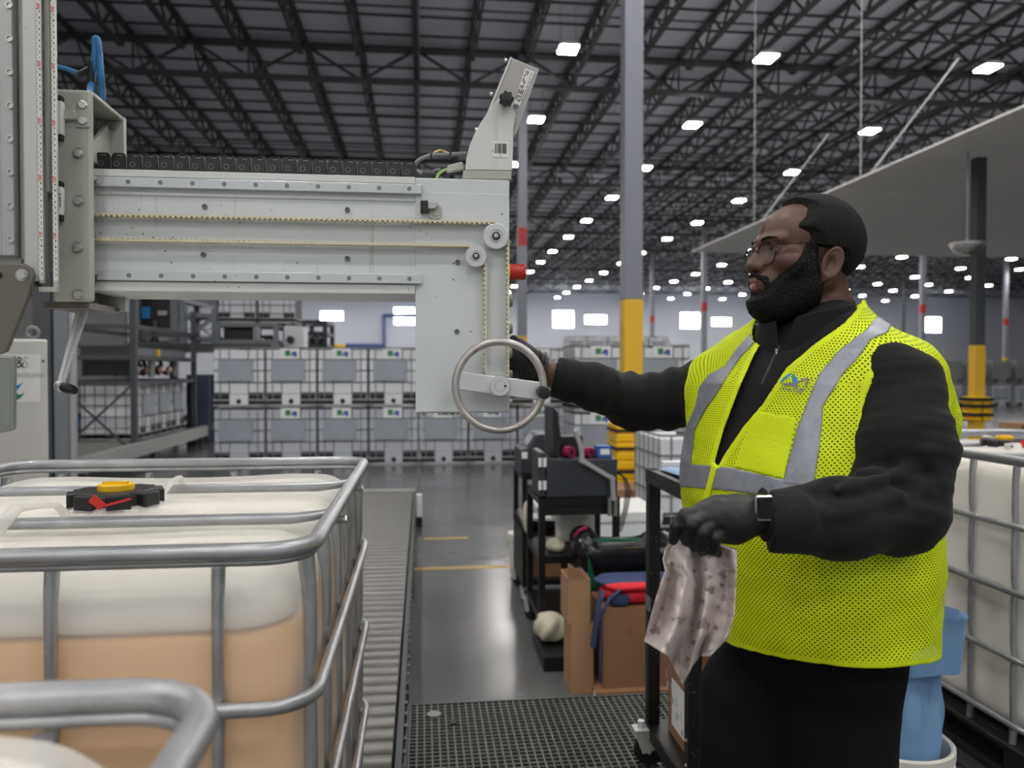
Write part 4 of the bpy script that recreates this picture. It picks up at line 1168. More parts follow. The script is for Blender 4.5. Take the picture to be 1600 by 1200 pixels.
# far tanks: fewer, joined cage tubes
def far_ibc_meshes():
    D = {}
    b = MB().box((-.465, -.565, .145), (.465, .565, 1.10)); D['bottle'] = b.mesh('bottle')
    cg = MB()
    for z in (1.145, .92, .70, .47, .24): cg.tube(rounded_rect(.480, .582, .06, z, 2), .011 if z < 1.1 else .014, 5, closed=True)
    for x in (-.352, -.18, .18, .352):
        for s in (-1, 1): cg.box((x - .009, s * .577 - .008, .13), (x + .009, s * .577 + .008, 1.14))
    for y in (-.5, -.3, -.1, .1, .3, .5):
        for s in (-1, 1): cg.box((s * .474 - .008, y - .009, .13), (s * .485 + .008, y + .009, 1.14))
    D['cage'] = cg.mesh('cage', 60)
    p = MB().box((-.49, -.595, .115), (.49, .595, .14))
    for x in (-.43, .43): p.box((x - .06, -.595, 0), (x + .06, .595, .03))
    p.box((-.49, -.595, 0), (.49, -.53, .04)).box((-.49, .53, 0), (.49, .595, .04)); D['pallet'] = p.mesh('pallet')
    k = MB()
    for x in (-.43, 0, .43):
        for y in (-.52, 0, .52): k.box((x - (.058 if x else .02), y - .07, .03), (x + (.058 if x else .02), y + .07, .115))
    k.box((-.46, -.555, .03), (.46, -.50, .115))
    for s in (-1, 1): k.box((min(s * .18, s * .455), -.584, .135), (max(s * .18, s * .455), -.57, .275))
    D['foot'] = k.mesh('foot')
    v = MB().box((-.17, -.6, .04), (.17, -.565, .24)); D['valve_guard'] = v.mesh('valve_guard')
    vv = MB().cyl((0, -.61, .10), (0, -.56, .10), .05, 8); D['outlet_valve'] = vv.mesh('outlet_valve')
    D['sheet'] = MB().box((-.38, -.607, .50), (.27, -.598, .91)).mesh('sheet')
    D['plate'] = MB().box((-.20, -.605, .93), (.16, -.596, 1.13)).mesh('plate')
    lg = MB().box((-.11, -.608, .985), (-.01, -.604, 1.095)); D['logo_green'] = lg.mesh('logo_green')
    lb = MB().box((.005, -.608, .985), (.05, -.604, 1.04)).box((.03, -.608, 1.02), (.11, -.604, 1.07)).box((.06, -.608, .965), (.11, -.604, 1.02)); D['logo_blue'] = lb.mesh('logo_blue')
    D['lid'] = MB().lathe([(.11, 1.10), (.11, 1.14), (.06, 1.145), (0, 1.145)], n=12).mesh('lid')
    return D
FI = far_ibc_meshes()
FMAT = {'bottle': 'bottle_far', 'cage': 'galv_far', 'pallet': 'pallet_grey', 'foot': 'pallet_black', 'valve_guard': 'bottle_far', 'outlet_valve': 'black_plastic',
        'sheet': 'shipping_panel', 'plate': 'white_paper', 'logo_green': 'green_ink', 'logo_blue': 'indigo_ink', 'lid': 'black_plastic'}
FCACHE = {}
def far_ibc(label, loc, group, rz=0.0, body='bottle_far', sheet=True, plate=True, guard_=True):
    t = thing('caged_tank', label, 'tank', (0, 0, 0), group)
    for part, me in FI.items():
        if part == 'sheet' and not sheet: continue
        if part in ('plate', 'logo_green', 'logo_blue') and not plate: continue
        if part in ('valve_guard', 'outlet_valve') and not guard_: continue
        m = body if part in ('bottle', 'valve_guard') else FMAT[part]
        key = (part, m)
        if key not in FCACHE:
            c = me.copy(); c.materials.clear(); c.materials.append(MAT[m]); FCACHE[key] = c
        par = t
        po = link(part, FCACHE[key], par)
        if part in ('foot', 'cage'): po['kind'] = 'stuff'
    t.location = loc; t.rotation_euler = (0, 0, rz)
    return t
# ------------------------------------------------------------------ stacks of caged tanks in the hall
xw = -4.04
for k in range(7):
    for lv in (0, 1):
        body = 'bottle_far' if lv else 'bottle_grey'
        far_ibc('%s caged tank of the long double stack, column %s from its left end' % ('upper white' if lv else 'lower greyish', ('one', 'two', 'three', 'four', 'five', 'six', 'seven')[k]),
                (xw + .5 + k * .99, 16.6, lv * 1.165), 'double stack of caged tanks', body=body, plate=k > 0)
for k, px in enumerate((940, 1037)):
    for lv in (0, 1):
        p = atY(px, 600, 13.7)
        far_ibc('%s white caged tank %s the yellow column, seen above the reaching arm' % ('upper' if lv else 'lower', 'left of' if k == 0 else 'right of'), (p[0], 14.3, lv * 1.165), 'stack beside the yellow column')
for k in range(5):
    for lv in range(3):
        p = atY(902 + k * 32, 600, 38)
        far_ibc('far small tank in the triple stack, level %s, place %s from the left' % (('one', 'two', 'three')[lv], ('one', 'two', 'three', 'four', 'five')[k]), (p[0], 38.6, lv * 1.165), 'far triple stack', plate=False)
for k in range(5):
    for lv in (0, 1):
        p = atY(1452 + k * 38, 600, 36)
        far_ibc('%s used tank at far right behind the man, place %s from left' % ('upper dark' if lv else 'lower grey', ('one', 'two', 'three', 'four', 'five')[k]), (p[0], 36.6, lv * 1.165), 'used tanks at far right', body='bottle_dark' if lv else 'bottle_grey', plate=False, sheet=lv == 0)
# white tank behind the cart
p = atY(1030, 700, 8.7)
far_ibc('white caged tank on the hall floor behind the black shelf cart', (p[0] + .5, 9.3, 0), None, plate=False, sheet=False)
# wooden pallet at far right
p = atZ(1596, 668, .05)
wpal = thing('wooden_pallet', 'wooden pallet on the floor at the far right picture edge', 'pallet', (p[0] + .3, p[1], 0))
for i in range(6): MB().box((p[0], p[1] + i * .18, .12), (p[0] + 1.1, p[1] + i * .18 + .11, .145)).build('board', 'wood', wpal, smooth=None)
for i in range(3): MB().box((p[0] + i * .5, p[1], 0), (p[0] + i * .5 + .1, p[1] + 1.0, .12)).build('bearer', 'wood', wpal, smooth=None)

# ------------------------------------------------------------------ left back: filling station with tank row and frames
LYb = 17.0
for k in range(3):
    far_ibc('white tank in the row inside the dark frame at left, %s' % ('nearest', 'middle', 'farthest')[k], (-6.29, LYb + .5 + k * 1.03, .45), 'tanks waiting at the filling station', rz=math.pi / 2, plate=False, guard_=False)
st = thing('station_conveyor', 'low dark conveyor with white side beam under the tank row at left', 'conveyor', (-6.2, 18, 0))
MB().box((-5.52, 13.5, .22), (-5.38, 20.9, .47)).build('side_beam', 'line_white', st, smooth=None)
MB().box((-6.95, 13.5, .25), (-6.85, 20.9, .44)).build('side_beam', 'dark_steel', st, smooth=None)
for i in range(16): MB().cyl((-6.85, 13.7 + i * .45, .40), (-5.52, 13.7 + i * .45, .40), .05, 8).build('roller', 'roller', st)
for y in (13.6, 17, 20.5):
    for x in (-5.45, -6.9): MB().box((x - .05, y - .05, 0), (x + .05, y + .05, .25)).build('leg', 'dark_steel', st, smooth=None)
def frame(name, label, x0, x1, y0, y1, z0, z1, levels, w=.1, mat='dark_steel', brace=True, group=None):
    t = thing(name, label, 'frame', ((x0 + x1) / 2, (y0 + y1) / 2, z0), group)
    for x in (x0, x1):
        for y in (y0, y1): MB().box((x - w / 2, y - w / 2, z0), (x + w / 2, y + w / 2, z1)).build('post', mat, t, smooth=None)
    for z in levels:
        for y in (y0, y1): MB().box((x0, y - w * .35, z - w * .4), (x1, y + w * .35, z + w * .4)).build('beam', mat, t, smooth=None)
        for x in (x0, x1): MB().box((x - w * .35, y0, z - w * .4), (x + w * .35, y1, z + w * .4)).build('beam', mat, t, smooth=None)
    if brace:
        za_, zb_ = levels[0], levels[1]
        MB().bar((x0, y0, za_), (x1, y0, zb_), .04, .04).build('brace', mat, t, smooth=None); MB().bar((x1, y0, za_), (x0, y0, zb_), .04, .04).build('brace', mat, t, smooth=None)
    return t
fx0, fx1 = atY(148, 600, 16.4)[0], atY(227, 600, 16.4)[0]
frame('guard_frame', 'dark steel guard frame with cross brace around the tank row at left', -7.02, -5.58, 16.3, 20.4, 0, 3.3, (.25, 1.62, 2.12, 2.72), .11)
hb = thing('valve_station', 'dark bank of hoses and valves above the tank row at left', 'machine', (-6.25, 17.5, 1.75))
rr = random.Random(11)
MB().box((-6.75, 16.75, 2.16), (-5.75, 20.0, 2.34)).build('manifold', 'dark_steel', hb, smooth=None)
MB().box((-5.76, 16.7, 2.08), (-5.72, 20.2, 2.32)).build('valance_panel', 'mid_steel', hb, smooth=None)
MB().box((-5.72, 18.1, 2.16), (-5.70, 18.25, 2.32)).build('warning_mark', 'yellow_plastic', hb, smooth=None)
for i in range(9):
    y = 16.8 + i * .36; x = -6.6 + rr.random() * .6
    MB().tube([(x, y, 2.2), (x + .1, y + .05, 2.0), (x - .12, y + .1, 1.9), (x + .2, y + .2, 1.78)], .05, 7).build('hose', 'black_rubber', hb)
    if i % 2: MB().ball((x + .45, y, 1.88), (.07, .07, .09), 8, 6).build('valve', 'copper_glow', hb)
    else: MB().cyl((x + .4, y, 1.72), (x + .4, y, 2.1), .06, 8).build('cylinder', 'alu_dark', hb)
MB().box((-6.7, 16.7, 1.76), (-5.8, 17.0, 2.1)).build('gear_box', 'black_steel', hb, smooth=None)

# grey partition wall with posts and seams at far left
pw = plane_box('wall_partition', (-16, 21.0, 0), (-7.4, 21.2, 7.5), 'grey_wall')
for z in (1.2, 2.45, 3.7, 5.0): MB().box((-16, 20.97, z), (-7.4, 21.0, z + .04)).build('panel_joint', 'dark_steel', pw, smooth=None)
for i, (px, w, mat) in enumerate(((100, .2, 'mid_steel'), (72, .26, 'dark_steel'), (113, .1, 'arm_grey'))):
    p = atY(px, 600, 12.9)
    t = thing('steel_post', ('grey steel post behind the black crank grip', 'dark steel post directly right of the white control cabinet', 'slim pale post behind the crank')[i], 'post', (p[0], 12.9, 0))
    MB().box((p[0] - w / 2, 12.9 - w / 2, 0), (p[0] + w / 2, 12.9 + w / 2, 4.5)).build('shaft', mat, t, smooth=None); MB().box((p[0] - w * .52, 12.9 - w * .52, 0), (p[0] + w * .52, 12.9 + w * .52, .03)).build('base_plate', mat, t, smooth=None)
# dark pump skid low at left
p = atZ(110, 712, 0)
ps = thing('pump_skid', 'dark pump skid with blue valve low behind the crank', 'pump', (p[0], p[1], 0))
MB().box((p[0] - .6, p[1] - .3, 0), (p[0] + .5, p[1] + .5, .12)).build('skid', 'black_steel', ps, smooth=None)
MB().cyl((p[0] - .5, p[1], .42), (p[0] + .1, p[1], .42), .28, 18).build('motor', 'black_steel', ps, smooth=40); MB().cyl((p[0] + .1, p[1], .42), (p[0] + .35, p[1], .42), .16, 14).build('pump_head', 'dark_steel', ps)
MB().tube([(p[0] + .25, p[1], .5), (p[0] + .25, p[1], .75), (p[0] + .5, p[1], .8)], .05, 8).build('pipe', 'arm_grey', ps)
MB().box((p[0] + .08, p[1] - .06, .62), (p[0] + .2, p[1] + .06, .85)).build('valve', 'blue_ink', ps, smooth=None, bevel=.02)
MB().box((p[0] - .5, p[1] + .2, .12), (p[0] + .1, p[1] + .5, .9)).build('housing', 'black_steel', ps, smooth=None, bevel=.02)

# steel platform with machinery behind the tank row
PY = 21.5
X_ = lambda px, Y=PY: atY(px, 500, Y)[0]
Z_ = lambda py, Y=PY: atY(350, py, Y)[2]
sp = frame('steel_platform', 'grey steel platform carrying machinery above the tank row at left', X_(196), X_(431), PY, PY + 4, 0, Z_(536), (.4, Z_(541)), .22, 'mid_steel', brace=False)
MB().box((X_(196), PY - .1, Z_(545)), (X_(431), PY + 4, Z_(537))).build('floor_plate', 'dark_steel', sp, smooth=None)
for px in (232, 268, 304, 340, 400): MB().box((X_(px) - .02, PY - .08, Z_(537)), (X_(px) + .02, PY - .04, Z_(515))).build('rail_post', 'mid_steel', sp, smooth=None)
MB().box((X_(196), PY - .08, Z_(516)), (X_(330), PY - .04, Z_(514))).build('hand_rail', 'mid_steel', sp, smooth=None)
frame('lattice_tower', 'grey lattice tower standing on the platform left of the raised tank', X_(281), X_(331), PY + .3, PY + 1.6, Z_(537), Z_(430), (Z_(528), Z_(492), Z_(470), Z_(440)), .14, 'mid_steel')
lt = bpy.data.objects['lattice_tower']
MB().bar((X_(283), PY + .25, Z_(468)), (X_(331), PY + .25, Z_(480)), .08, .08).build('brace', 'arm_grey', lt, smooth=None); MB().bar((X_(300), PY + .25, Z_(520)), (X_(331), PY + .25, Z_(494)), .08, .08).build('brace', 'mid_steel', lt, smooth=None)
ts = frame('tank_stand', 'grey stand with dark machinery under the raised caged tank', X_(337), X_(429), PY + .2, PY + 1.6, Z_(537), Z_(505), (Z_(533), Z_(507)), .12, 'mid_steel', brace=False)
MB().box((X_(345), PY + .3, Z_(533)), (X_(392), PY + 1.2, Z_(512))).build('drive', 'black_steel', ts, smooth=None, bevel=.05); MB().box((X_(393), PY + .2, Z_(536)), (X_(404), PY + .4, Z_(505))).build('strut', 'arm_grey', ts, smooth=None)
for i in range(3): MB().tube([(X_(402) + i * .12, PY + .3, Z_(524)), (X_(412) + i * .12, PY + .3, Z_(527)), (X_(420) + i * .1, PY + .3, Z_(540))], .045, 7).build('hose', 'black_rubber', ts)
for k in range(2):
    far_ibc('raised caged tank on the grey stand under the machine arm, %s' % ('left one' if k == 0 else 'right one'), (X_(366) + k * 1.02, PY + .9, Z_(503)), 'raised tanks', plate=False, sheet=False, guard_=False)
dc = thing('machine_cabinet', 'dark open machine cabinet with a painted blue light at upper left of the station', 'cabinet', (X_(230), PY + 1, Z_(537)))
MB().box((X_(206), PY + .6, Z_(537)), (X_(262), PY + 1.8, Z_(420))).build('body', 'black_steel', dc, smooth=None)
for px in (201, 265): MB().box((X_(px) - .1, PY + .4, Z_(537)), (X_(px) + .1, PY + .62, Z_(420))).build('frame_post', 'arm_grey' if px < 240 else 'mid_steel', dc, smooth=None)
for i, (a, b, c, d, m) in enumerate(((210, 478, 224, 497, 'blue_ink'), (236, 484, 252, 492, 'arm_grey'), (208, 514, 226, 532, 'mid_steel'), (237, 512, 255, 533, 'arm_grey'), (228, 500, 236, 536, 'dark_steel'))):  # first panel: blue colour stands in for the cabinet's blue light
    MB().box((X_(a), PY + .5, Z_(d)), (X_(c), PY + .6, Z_(b))).build(('screen', 'panel', 'drawer_unit', 'drawer_unit', 'pipe')[i], m, dc, smooth=None, bevel=.02)
wt = thing('white_tank', 'white box tank above the double stack behind the machine arm', 'tank', (X_(452), PY + .6, 0))
MB().box((X_(439), PY + .3, Z_(548)), (X_(473), PY + 1.0, Z_(508))).build('tank_body', 'bottle_far', wt, smooth=None, bevel=.06); MB().cyl((X_(452), PY + .3, Z_(530)), (X_(452), PY + .1, Z_(530)), .1, 10).build('outlet', 'black_plastic', wt)
for x in (X_(442), X_(470)): MB().box((x - .05, PY + .4, 0), (x + .05, PY + .9, Z_(547))).build('leg', 'mid_steel', wt, smooth=None)
mt2 = thing('metal_vessel', 'shiny metal vessel with fittings behind the raised tank', 'tank', (X_(447, 26.8), 26.8, 0))
VX = X_(447, 26.8); Zv = lambda py: Z_(py, 26.8)
MB().lathe([(.05, Zv(520)), (.45, Zv(510)), (.45, Zv(474)), (.3, Zv(462)), (.05, Zv(458))], (VX, 26.8, 0), n=20).build('vessel', 'alu', mt2, smooth=40)
for x in (-.3, .3): MB().cyl((VX + x, 26.8, 0), (VX + x, 26.8, Zv(510)), .06, 8).build('leg', 'mid_steel', mt2)
sf = frame('storage_frame', 'dark shelf frame right of the white box tank', X_(474, 26), X_(508, 26), 26, 28, 0, Z_(500, 26), (.3, Z_(540, 26), Z_(520, 26), Z_(502, 26)), .14, 'dark_steel', brace=False)
for i in range(4): MB().box((X_(475 + i * 8, 26), 26.2, Z_(539, 26)), (X_(480 + i * 8, 26), 27, Z_(524 + i % 2 * 3, 26))).build('crate', 'black_steel' if i % 2 else 'mid_steel', sf, smooth=None)
for k in range(2):
    p = atY(310 + k * 12, 600, 21.45 + k)
    d = thing('blue_drum', 'dark blue drum between tank row and double stack, %s' % ('lower' if k == 0 else 'right behind'), 'drum', (p[0], 21.45 + k, 0), 'blue drums')
    c = (p[0], 21.45 + k, 0)
    MB().lathe([(.29, .0), (.30, .02), (.29, .3), (.31, .32), (.29, .34), (.29, .62), (.31, .64), (.29, .66), (.29, .9), (.30, .93), (.27, .93), (.27, .91), (0, .91)], c, n=20).build('drum_body', 'blue_drum', d, smooth=40)
    MB().lathe([(.29, .93), (.30, .95), (.29, 1.7), (.29, 1.75), (0, 1.75)], c, n=20).build('drum_stack_top', 'blue_drum', d, smooth=40)
yc = atY(531, 541, 17)
tag(MB().cyl((yc[0], 17.0, 2.33), (yc[0], 17.0, 2.41), .12, 14).build('yellow_cap', 'yellow_plastic'), 'yellow cap on the third upper tank of the double stack', 'tray')  # yellow cap on top of the tank
# ------------------------------------------------------------------ props in the middle distance
def castor(t, x, y, z, r=.06, rz=0.0, mat='black_rubber'):
    a = Vector((math.cos(rz), math.sin(rz), 0)); c = Vector((x, y, z + r))
    w = MB().lathe([(r * .3, -.018), (r * .96, -.016), (r, -.008), (r, .008), (r * .96, .016), (r * .3, .018)], c, a, 22).build('wheel', mat, t, smooth=40)
    f = MB()
    top = Vector((x, y, z + r * 2.35)); off = Vector((-a.y, a.x, 0)) * r * .5
    for s in (-1, 1):
        f.bar(c + a * (.024 * s), top + a * (.022 * s) + off, r * .9, .004, up=a)
    f.obox(top + off, (.06, .06, .008)); f.cyl(c - a * .028, c + a * .028, .008, 8); f.cyl(top + off, top + off + Vector((0, 0, .03)), .014, 8)
    f.build('castor_fork', 'alu', t, smooth=40)

# --- black shelf cart in front (behind the man)
CX, CYf, CYn = .855, 2.90, 2.45
sc = thing('shelf_cart', 'black shelf cart on the grating just left of the man', 'cart', (1.3, 2.6, PZ))
zt_ = atY(1018, 733, CYf)[2]; zs_ = atY(1020, 1128, CYf)[2]
XE = CX + .80
for x in (CX, XE):
    for y in (CYf, CYn):
        MB().box((x - .022, y - .022, zs_ - .05), (x + .022, y + .022, zt_)).build('post', 'cart_black', sc, smooth=None, bevel=.002)
for nm, z in (('top_shelf', zt_), ('bottom_shelf', zs_)):
    m = MB().box((CX - .022, CYn - .022, z - .012), (XE + .022, CYf + .022, z))
    m.box((CX - .024, CYn - .022, z - .05), (CX - .019, CYf + .022, z)).box((CX - .02, CYn - .024, z - .05), (XE + .02, CYn - .019, z)).box((XE + .019, CYn - .022, z - .05), (XE + .024, CYf + .022, z)).box((CX - .02, CYf + .019, z - .05), (XE + .02, CYf + .024, z))
    m.build(nm, 'cart_black', sc, smooth=None)
MB().obox((CX - .024, CYf - .02, (zt_ + zs_) / 2 - .02), (.006, .05, .05)).build('post_clip', 'alu_dark', sc, smooth=None)
for k, z in enumerate((zs_ + .14, zs_ + .06)): MB().lathe([(.006, 0), (.005, .004), (0, .005)], (CX - .022, CYn, z), (-1, 0, 0), 8).build('rivet', 'copper_glow', sc)
castor(sc, CX - .02, CYf - .02, PZ, .056, 1.35); castor(sc, CX + .02, CYn + .03, PZ, .056, .3); castor(sc, XE - .03, CYn + .03, PZ, .056, .3); castor(sc, XE - .03, CYf - .03, PZ, .056, .3)
for o in sc.children:
    pass
ppz = zt_ + .001
pp_ = atZ(1020, 728, ppz); 
P = []
for i in range(6):
    row = []
    for j in range(6):
        u, v = i / 5, j / 5; row.append((CX + .01 + v * .26, CYf - .03 - u * .42, ppz + .004 + .008 * math.sin(v * 7 + u * 2) ** 2 + .012 * (v > .9)))
    P.append(row)
tag(MB().grid(P).build('paper_sheet', 'blue_paper', None, smooth=60, solid=.001), 'creased pale blue paper lying on top of the black cart', 'paper')
ps_ = atZ(1060, 722, ppz + .02)
spk = thing('speaker', 'black round speaker standing on the cart top next to the blue paper', 'speaker', (CX + .27, CYf - .10, zt_))
cs = (CX + .25, CYf - .07, zt_ + .052)
MB().cyl((cs[0] - .06, cs[1], cs[2]), (cs[0] + .10, cs[1] - .02, cs[2]), .048, 22).build('speaker_body', 'black_plastic', spk, smooth=40, bevel=.008)
MB().tube([(cs[0] - .062, cs[1], cs[2]), (cs[0] - .09, cs[1] - .02, cs[2] - .02), (cs[0] - .085, cs[1] - .03, cs[2] - .045), (cs[0] - .06, cs[1] - .03, cs[2] - .045)], .003, 6).build('loop', 'black_rubber', spk)
wbx = MB().box((CX + .03, CYf - .02, zt_ + .0005), (CX + .30, CYf + .012, zt_ + .03)).build('white_tray', 'white_paper', None, smooth=None, bevel=.004)
tag(wbx, 'white flat tray at the far edge of the cart top', 'tray')
# box on the cart's lower shelf
bxq = thing('cardboard_box', 'open cardboard box with white label on the lower cart shelf', 'box', (CX + .2, 2.55, zs_))
def carton(t, x0, x1, y0, y1, z0, z1, mat='cardboard', flaps=True, open_=True, th=.005):
    for nm, lo, hi in (('side', (x0, y0, z0), (x0 + th, y1, z1)), ('side', (x1 - th, y0, z0), (x1, y1, z1)), ('side', (x0 + th, y0, z0), (x1 - th, y0 + th, z1)), ('side', (x0 + th, y1 - th, z0), (x1 - th, y1, z1)), ('bottom', (x0 + th, y0 + th, z0), (x1 - th, y1 - th, z0 + th))):
        MB().box(lo, hi).build(nm, mat, t, smooth=None)
    if not open_:
        xm = (y0 + y1) / 2
        MB().box((x0, y0, z1), (x1, xm - .002, z1 + th)).build('flap', mat, t, smooth=None); MB().box((x0, xm + .002, z1), (x1, y1, z1 + th)).build('flap', mat, t, smooth=None)
        MB().box((x0, xm - .03, z1 + th), (x1, xm + .03, z1 + th + .001)).build('tape', 'cardboard_light', t, smooth=None)
bz1 = atY(1040, 1035, CYf - .12)[2]
carton(bxq, CX + .04, CX + .34, CYn + .06, CYf - .07, zs_ + .001, bz1)
MB().box((CX + .0385, CYn + .18, zs_ + .04), (CX + .0395, CYf - .11, bz1 - .06)).build('label', 'white_paper', bxq, smooth=None)
lm_ = MB()
for i in range(4):
    y = CYn + .22 + i * .055
    lm_.obox((CX + .038, y, zs_ + .06 + i * .035), (.0008, .018, .03), (.5, 0, 0)); lm_.obox((CX + .038, y + .012, zs_ + .11 + i * .03), (.0008, .008, .03), (-.3, 0, 0))
lm_.build('print', 'grey_ink', bxq, smooth=None)

# --- bucket with blue film bag behind the man
bc = atD(1402, 1165, 2.42); bcx, bcy = bc[0], bc[1]
bk = thing('bucket', 'white plastic bucket standing on the platform behind the man', 'bucket', (bcx, bcy, PZ))
bz = PZ + .36
MB().lathe([(.125, 0), (.127, .005), (.147, .29), (.155, .292), (.155, .305), (.149, .307), (.150, .325), (.157, .327), (.157, .352), (.150, .358), (.143, .352), (.122, .01), (0, .01)], (bcx, bcy, PZ), n=40).build('bucket_body', 'white_bucket', bk, smooth=30)
MB().tube([(bcx + .158 * math.cos(a), bcy + .158 * math.sin(a), bz - .05 - .10 * math.sin(max(0, (a - 3.3))) ) for a in [3.3 + k * .26 for k in range(12)]], .003, 6).build('bail', 'bolt', bk)
# blue bag: crumpled tube rising from the bucket
P = []; n = 80; lev = 44
for i in range(lev):
    t = i / (lev - 1); z = bz - .10 + t * .47
    row = []
    for k in range(n):
        a = 2 * math.pi * k / n
        r = .112 + .016 * t + .035 * max(0, t - .72) / .28
        fold = .009 * math.sin(3 * a + 5 * t) + .006 * math.sin(5 * a - 7 * t + 1) + .003 * math.sin(9 * a + 11 * t) + .002 * math.sin(17 * a + 9 * t)
        r += fold * (.4 + t)
        waist = -.016 * math.exp(-((t - .60) / .16) ** 2) * (1 + math.cos(a - .2))
        zz = z + (.035 * math.sin(a * 1.0 + 2.6) * max(0, t - .5) * 2)
        r += waist
        row.append((bcx + .012 * t + r * math.cos(a), bcy + r * math.sin(a), zz))
    row.append(row[0]); P.append(row)
inner = [[(bcx + (x - bcx) * (.97 - .02 * i), bcy + (y - bcy) * (.97 - .02 * i), z - .012 - .05 * i) for x, y, z in P[-1]] for i in range(4)]
bag = MB().grid(P + inner).build('blue_bag', 'blue_plastic', None, smooth=80)
tag(bag, 'crumpled blue plastic bag standing in the white bucket behind the man', 'bag')

# --- mid cart with label printers
mcx = atZ(848, 1014, 0); mx0, my0 = mcx[0] - .02, mcx[1] + .03
t = thing('printer_cart', 'black two-shelf cart with castors carrying the near charcoal printer', 'cart', (mx0 + .3, my0 + .4, 0))
mzt = atY(850, 779, my0)[2]; mx1 = atY(968, 800, my0)[0]; my1 = my0 + .62
for x in (mx0 + .02, mx1 - .02):
    for y in (my0 + .02, my1): MB().box((x - .022, y - .022, .15), (x + .022, y + .022, mzt)).build('post', 'black_steel', t, smooth=None)
for nm, z in (('top_shelf', mzt), ('middle_shelf', .62), ('bottom_shelf', .22)):
    MB().box((mx0, my0, z - .05), (mx1, my1 + .02, z)).build(nm, 'black_steel', t, smooth=None)
MB().box((mx0 + .015, my0 + .02, mzt - .12), (mx1 - .02, my0 + .05, mzt - .03)).build('drawer', 'black_plastic', t, smooth=None)
for x, y in ((mx0 + .02, my0 + .02), (mx1 - .04, my0 + .02), (mx0 + .02, my1), (mx1 - .04, my1)): castor(t, x, y, 0, .065, .4)
mX = lambda px, Y=my0: atY(px, 740, Y)[0]
mZ = lambda py, Y=my0: atY(880, py, Y)[2]
pr1 = thing('label_printer', 'charcoal printer box with slanted front on the near cart', 'printer', (mX(905), my0 + .3, mzt))
prX0, prX1 = mX(855), mX(966)
MB().prism([(prX0, my0 + .02, mzt + .002), (prX1, my0 + .02, mzt + .002), (prX1, my0 + .02, mZ(719)), (prX0 + .02, my0 + .02, mZ(718)), (prX0, my0 + .02, mZ(728))], (0, 0, 0), (0, .42, 0)).build('body', 'printer', pr1, smooth=None, bevel=.006)
MB().box((prX0 - .05, my0 + .04, mzt + .002), (prX0, my0 + .40, mZ(708))).build('front_panel', 'printer', pr1, smooth=None, bevel=.01)
MB().prism([(prX0 + .1, my0 + .016, mzt + .01), (prX1 - .09, my0 + .016, mzt + .01), (prX1 - .09, my0 + .016, mzt + .09), (prX0 + .1, my0 + .016, mzt + .2)], (0, 0, 0), (0, .005, 0)).build('cover', 'printer', pr1, smooth=None)
for py in (722, 758):
    for dx in (-.045, -.012): MB().box((prX0 + dx - .01, my0 + .03, mZ(py + 8)), (prX0 + dx + .012, my0 + .04, mZ(py - 6))).build('sticker', 'white_paper', pr1, smooth=None)
mo = thing('monitor', 'thin black monitor seen edge-on standing on the near printer', 'monitor', (mX(872), my0 + .2, mZ(718)))
MB().prism([(mX(867), 0, mZ(716)), (mX(876), 0, mZ(716)), (mX(879), 0, mZ(690)), (mX(874), 0, mZ(645)), (mX(866), 0, mZ(637))], (0, my0 + .05, 0), (0, my0 + .45, 0)).build('screen', 'black_plastic', mo, smooth=None, bevel=.004)
for o in mo.children:
    for v in o.data.vertices: v.co.y += my0 + .05
MB().box((mX(868), my0 + .2, mZ(719)), (mX(882), my0 + .34, mZ(714))).build('stand', 'black_plastic', mo, smooth=None)
am = thing('support_arm', 'pale grey jointed support arm bent over the charcoal printer', 'arm', (mX(955), my0, mzt))
seg = [(897, 672), (907, 700), (908, 719), (955, 748), (957, 778)]
for a, b in zip(seg[:-1], seg[1:]):
    q0 = (mX(a[0]), my0 - .025, mZ(a[1])); q1 = (mX(b[0]), my0 - .025, mZ(b[1])); MB().bar(q0, q1, .03, .034, up=(0, 1, 0)).build('arm_link', 'arm_grey', am, smooth=None, bevel=.005); MB().cyl((q1[0], my0 - .05, q1[2]), (q1[0], my0, q1[2]), .019, 12).build('joint', 'arm_grey', am)
for px in (951, 960): MB().box((mX(px) - .012, my0 - .045, mZ(806)), (mX(px) + .012, my0 - .02, mZ(778))).build('clamp', 'alu_dark', am, smooth=None)
tp = mZ(718)
for i, (px, r, m, lab) in enumerate(((893, .04, 'magenta', 'dark magenta roll left of the support arm on the near printer'), (925, .035, 'magenta', 'magenta roll right of the support arm on the near printer'), (924, .03, 'tan_cable', 'tan coil lying behind the magenta roll'), (933, .03, 'tan_cable', 'tan roll right of the magenta roll'))):
    c = (mX(px), my0 + .10 + (.12 if i == 2 else 0) + i * .03, tp + r); o = MB().lathe([(r * .4, -.03), (r, -.028), (r, .028), (r * .4, .03), (r * .4, -.03)], c, (.6, -.8, 0), 18).build('tape_roll', m, None, smooth=40); tag(o, lab, 'roll', 'rolls on the printer')
o = MB().box((mX(938), my0 + .08, tp), (mX(960), my0 + .2, mZ(700))).build('blue_carton', 'blue_box', None, smooth=None); tag(o, 'small blue and white carton at the right end of the near printer top', 'box')
MB().box((mX(942), my0 + .078, mZ(713)), (mX(957), my0 + .08, mZ(704))).build('white_print', 'white_paper', o, smooth=None)
o = MB().box((mX(884), my0 + .24, tp), (mX(922), my0 + .36, mZ(686))).build('dark_case', 'black_plastic', None, smooth=None, bevel=.01); tag(o, 'dark case behind the rolls on the near printer', 'case')
cb2 = MB()
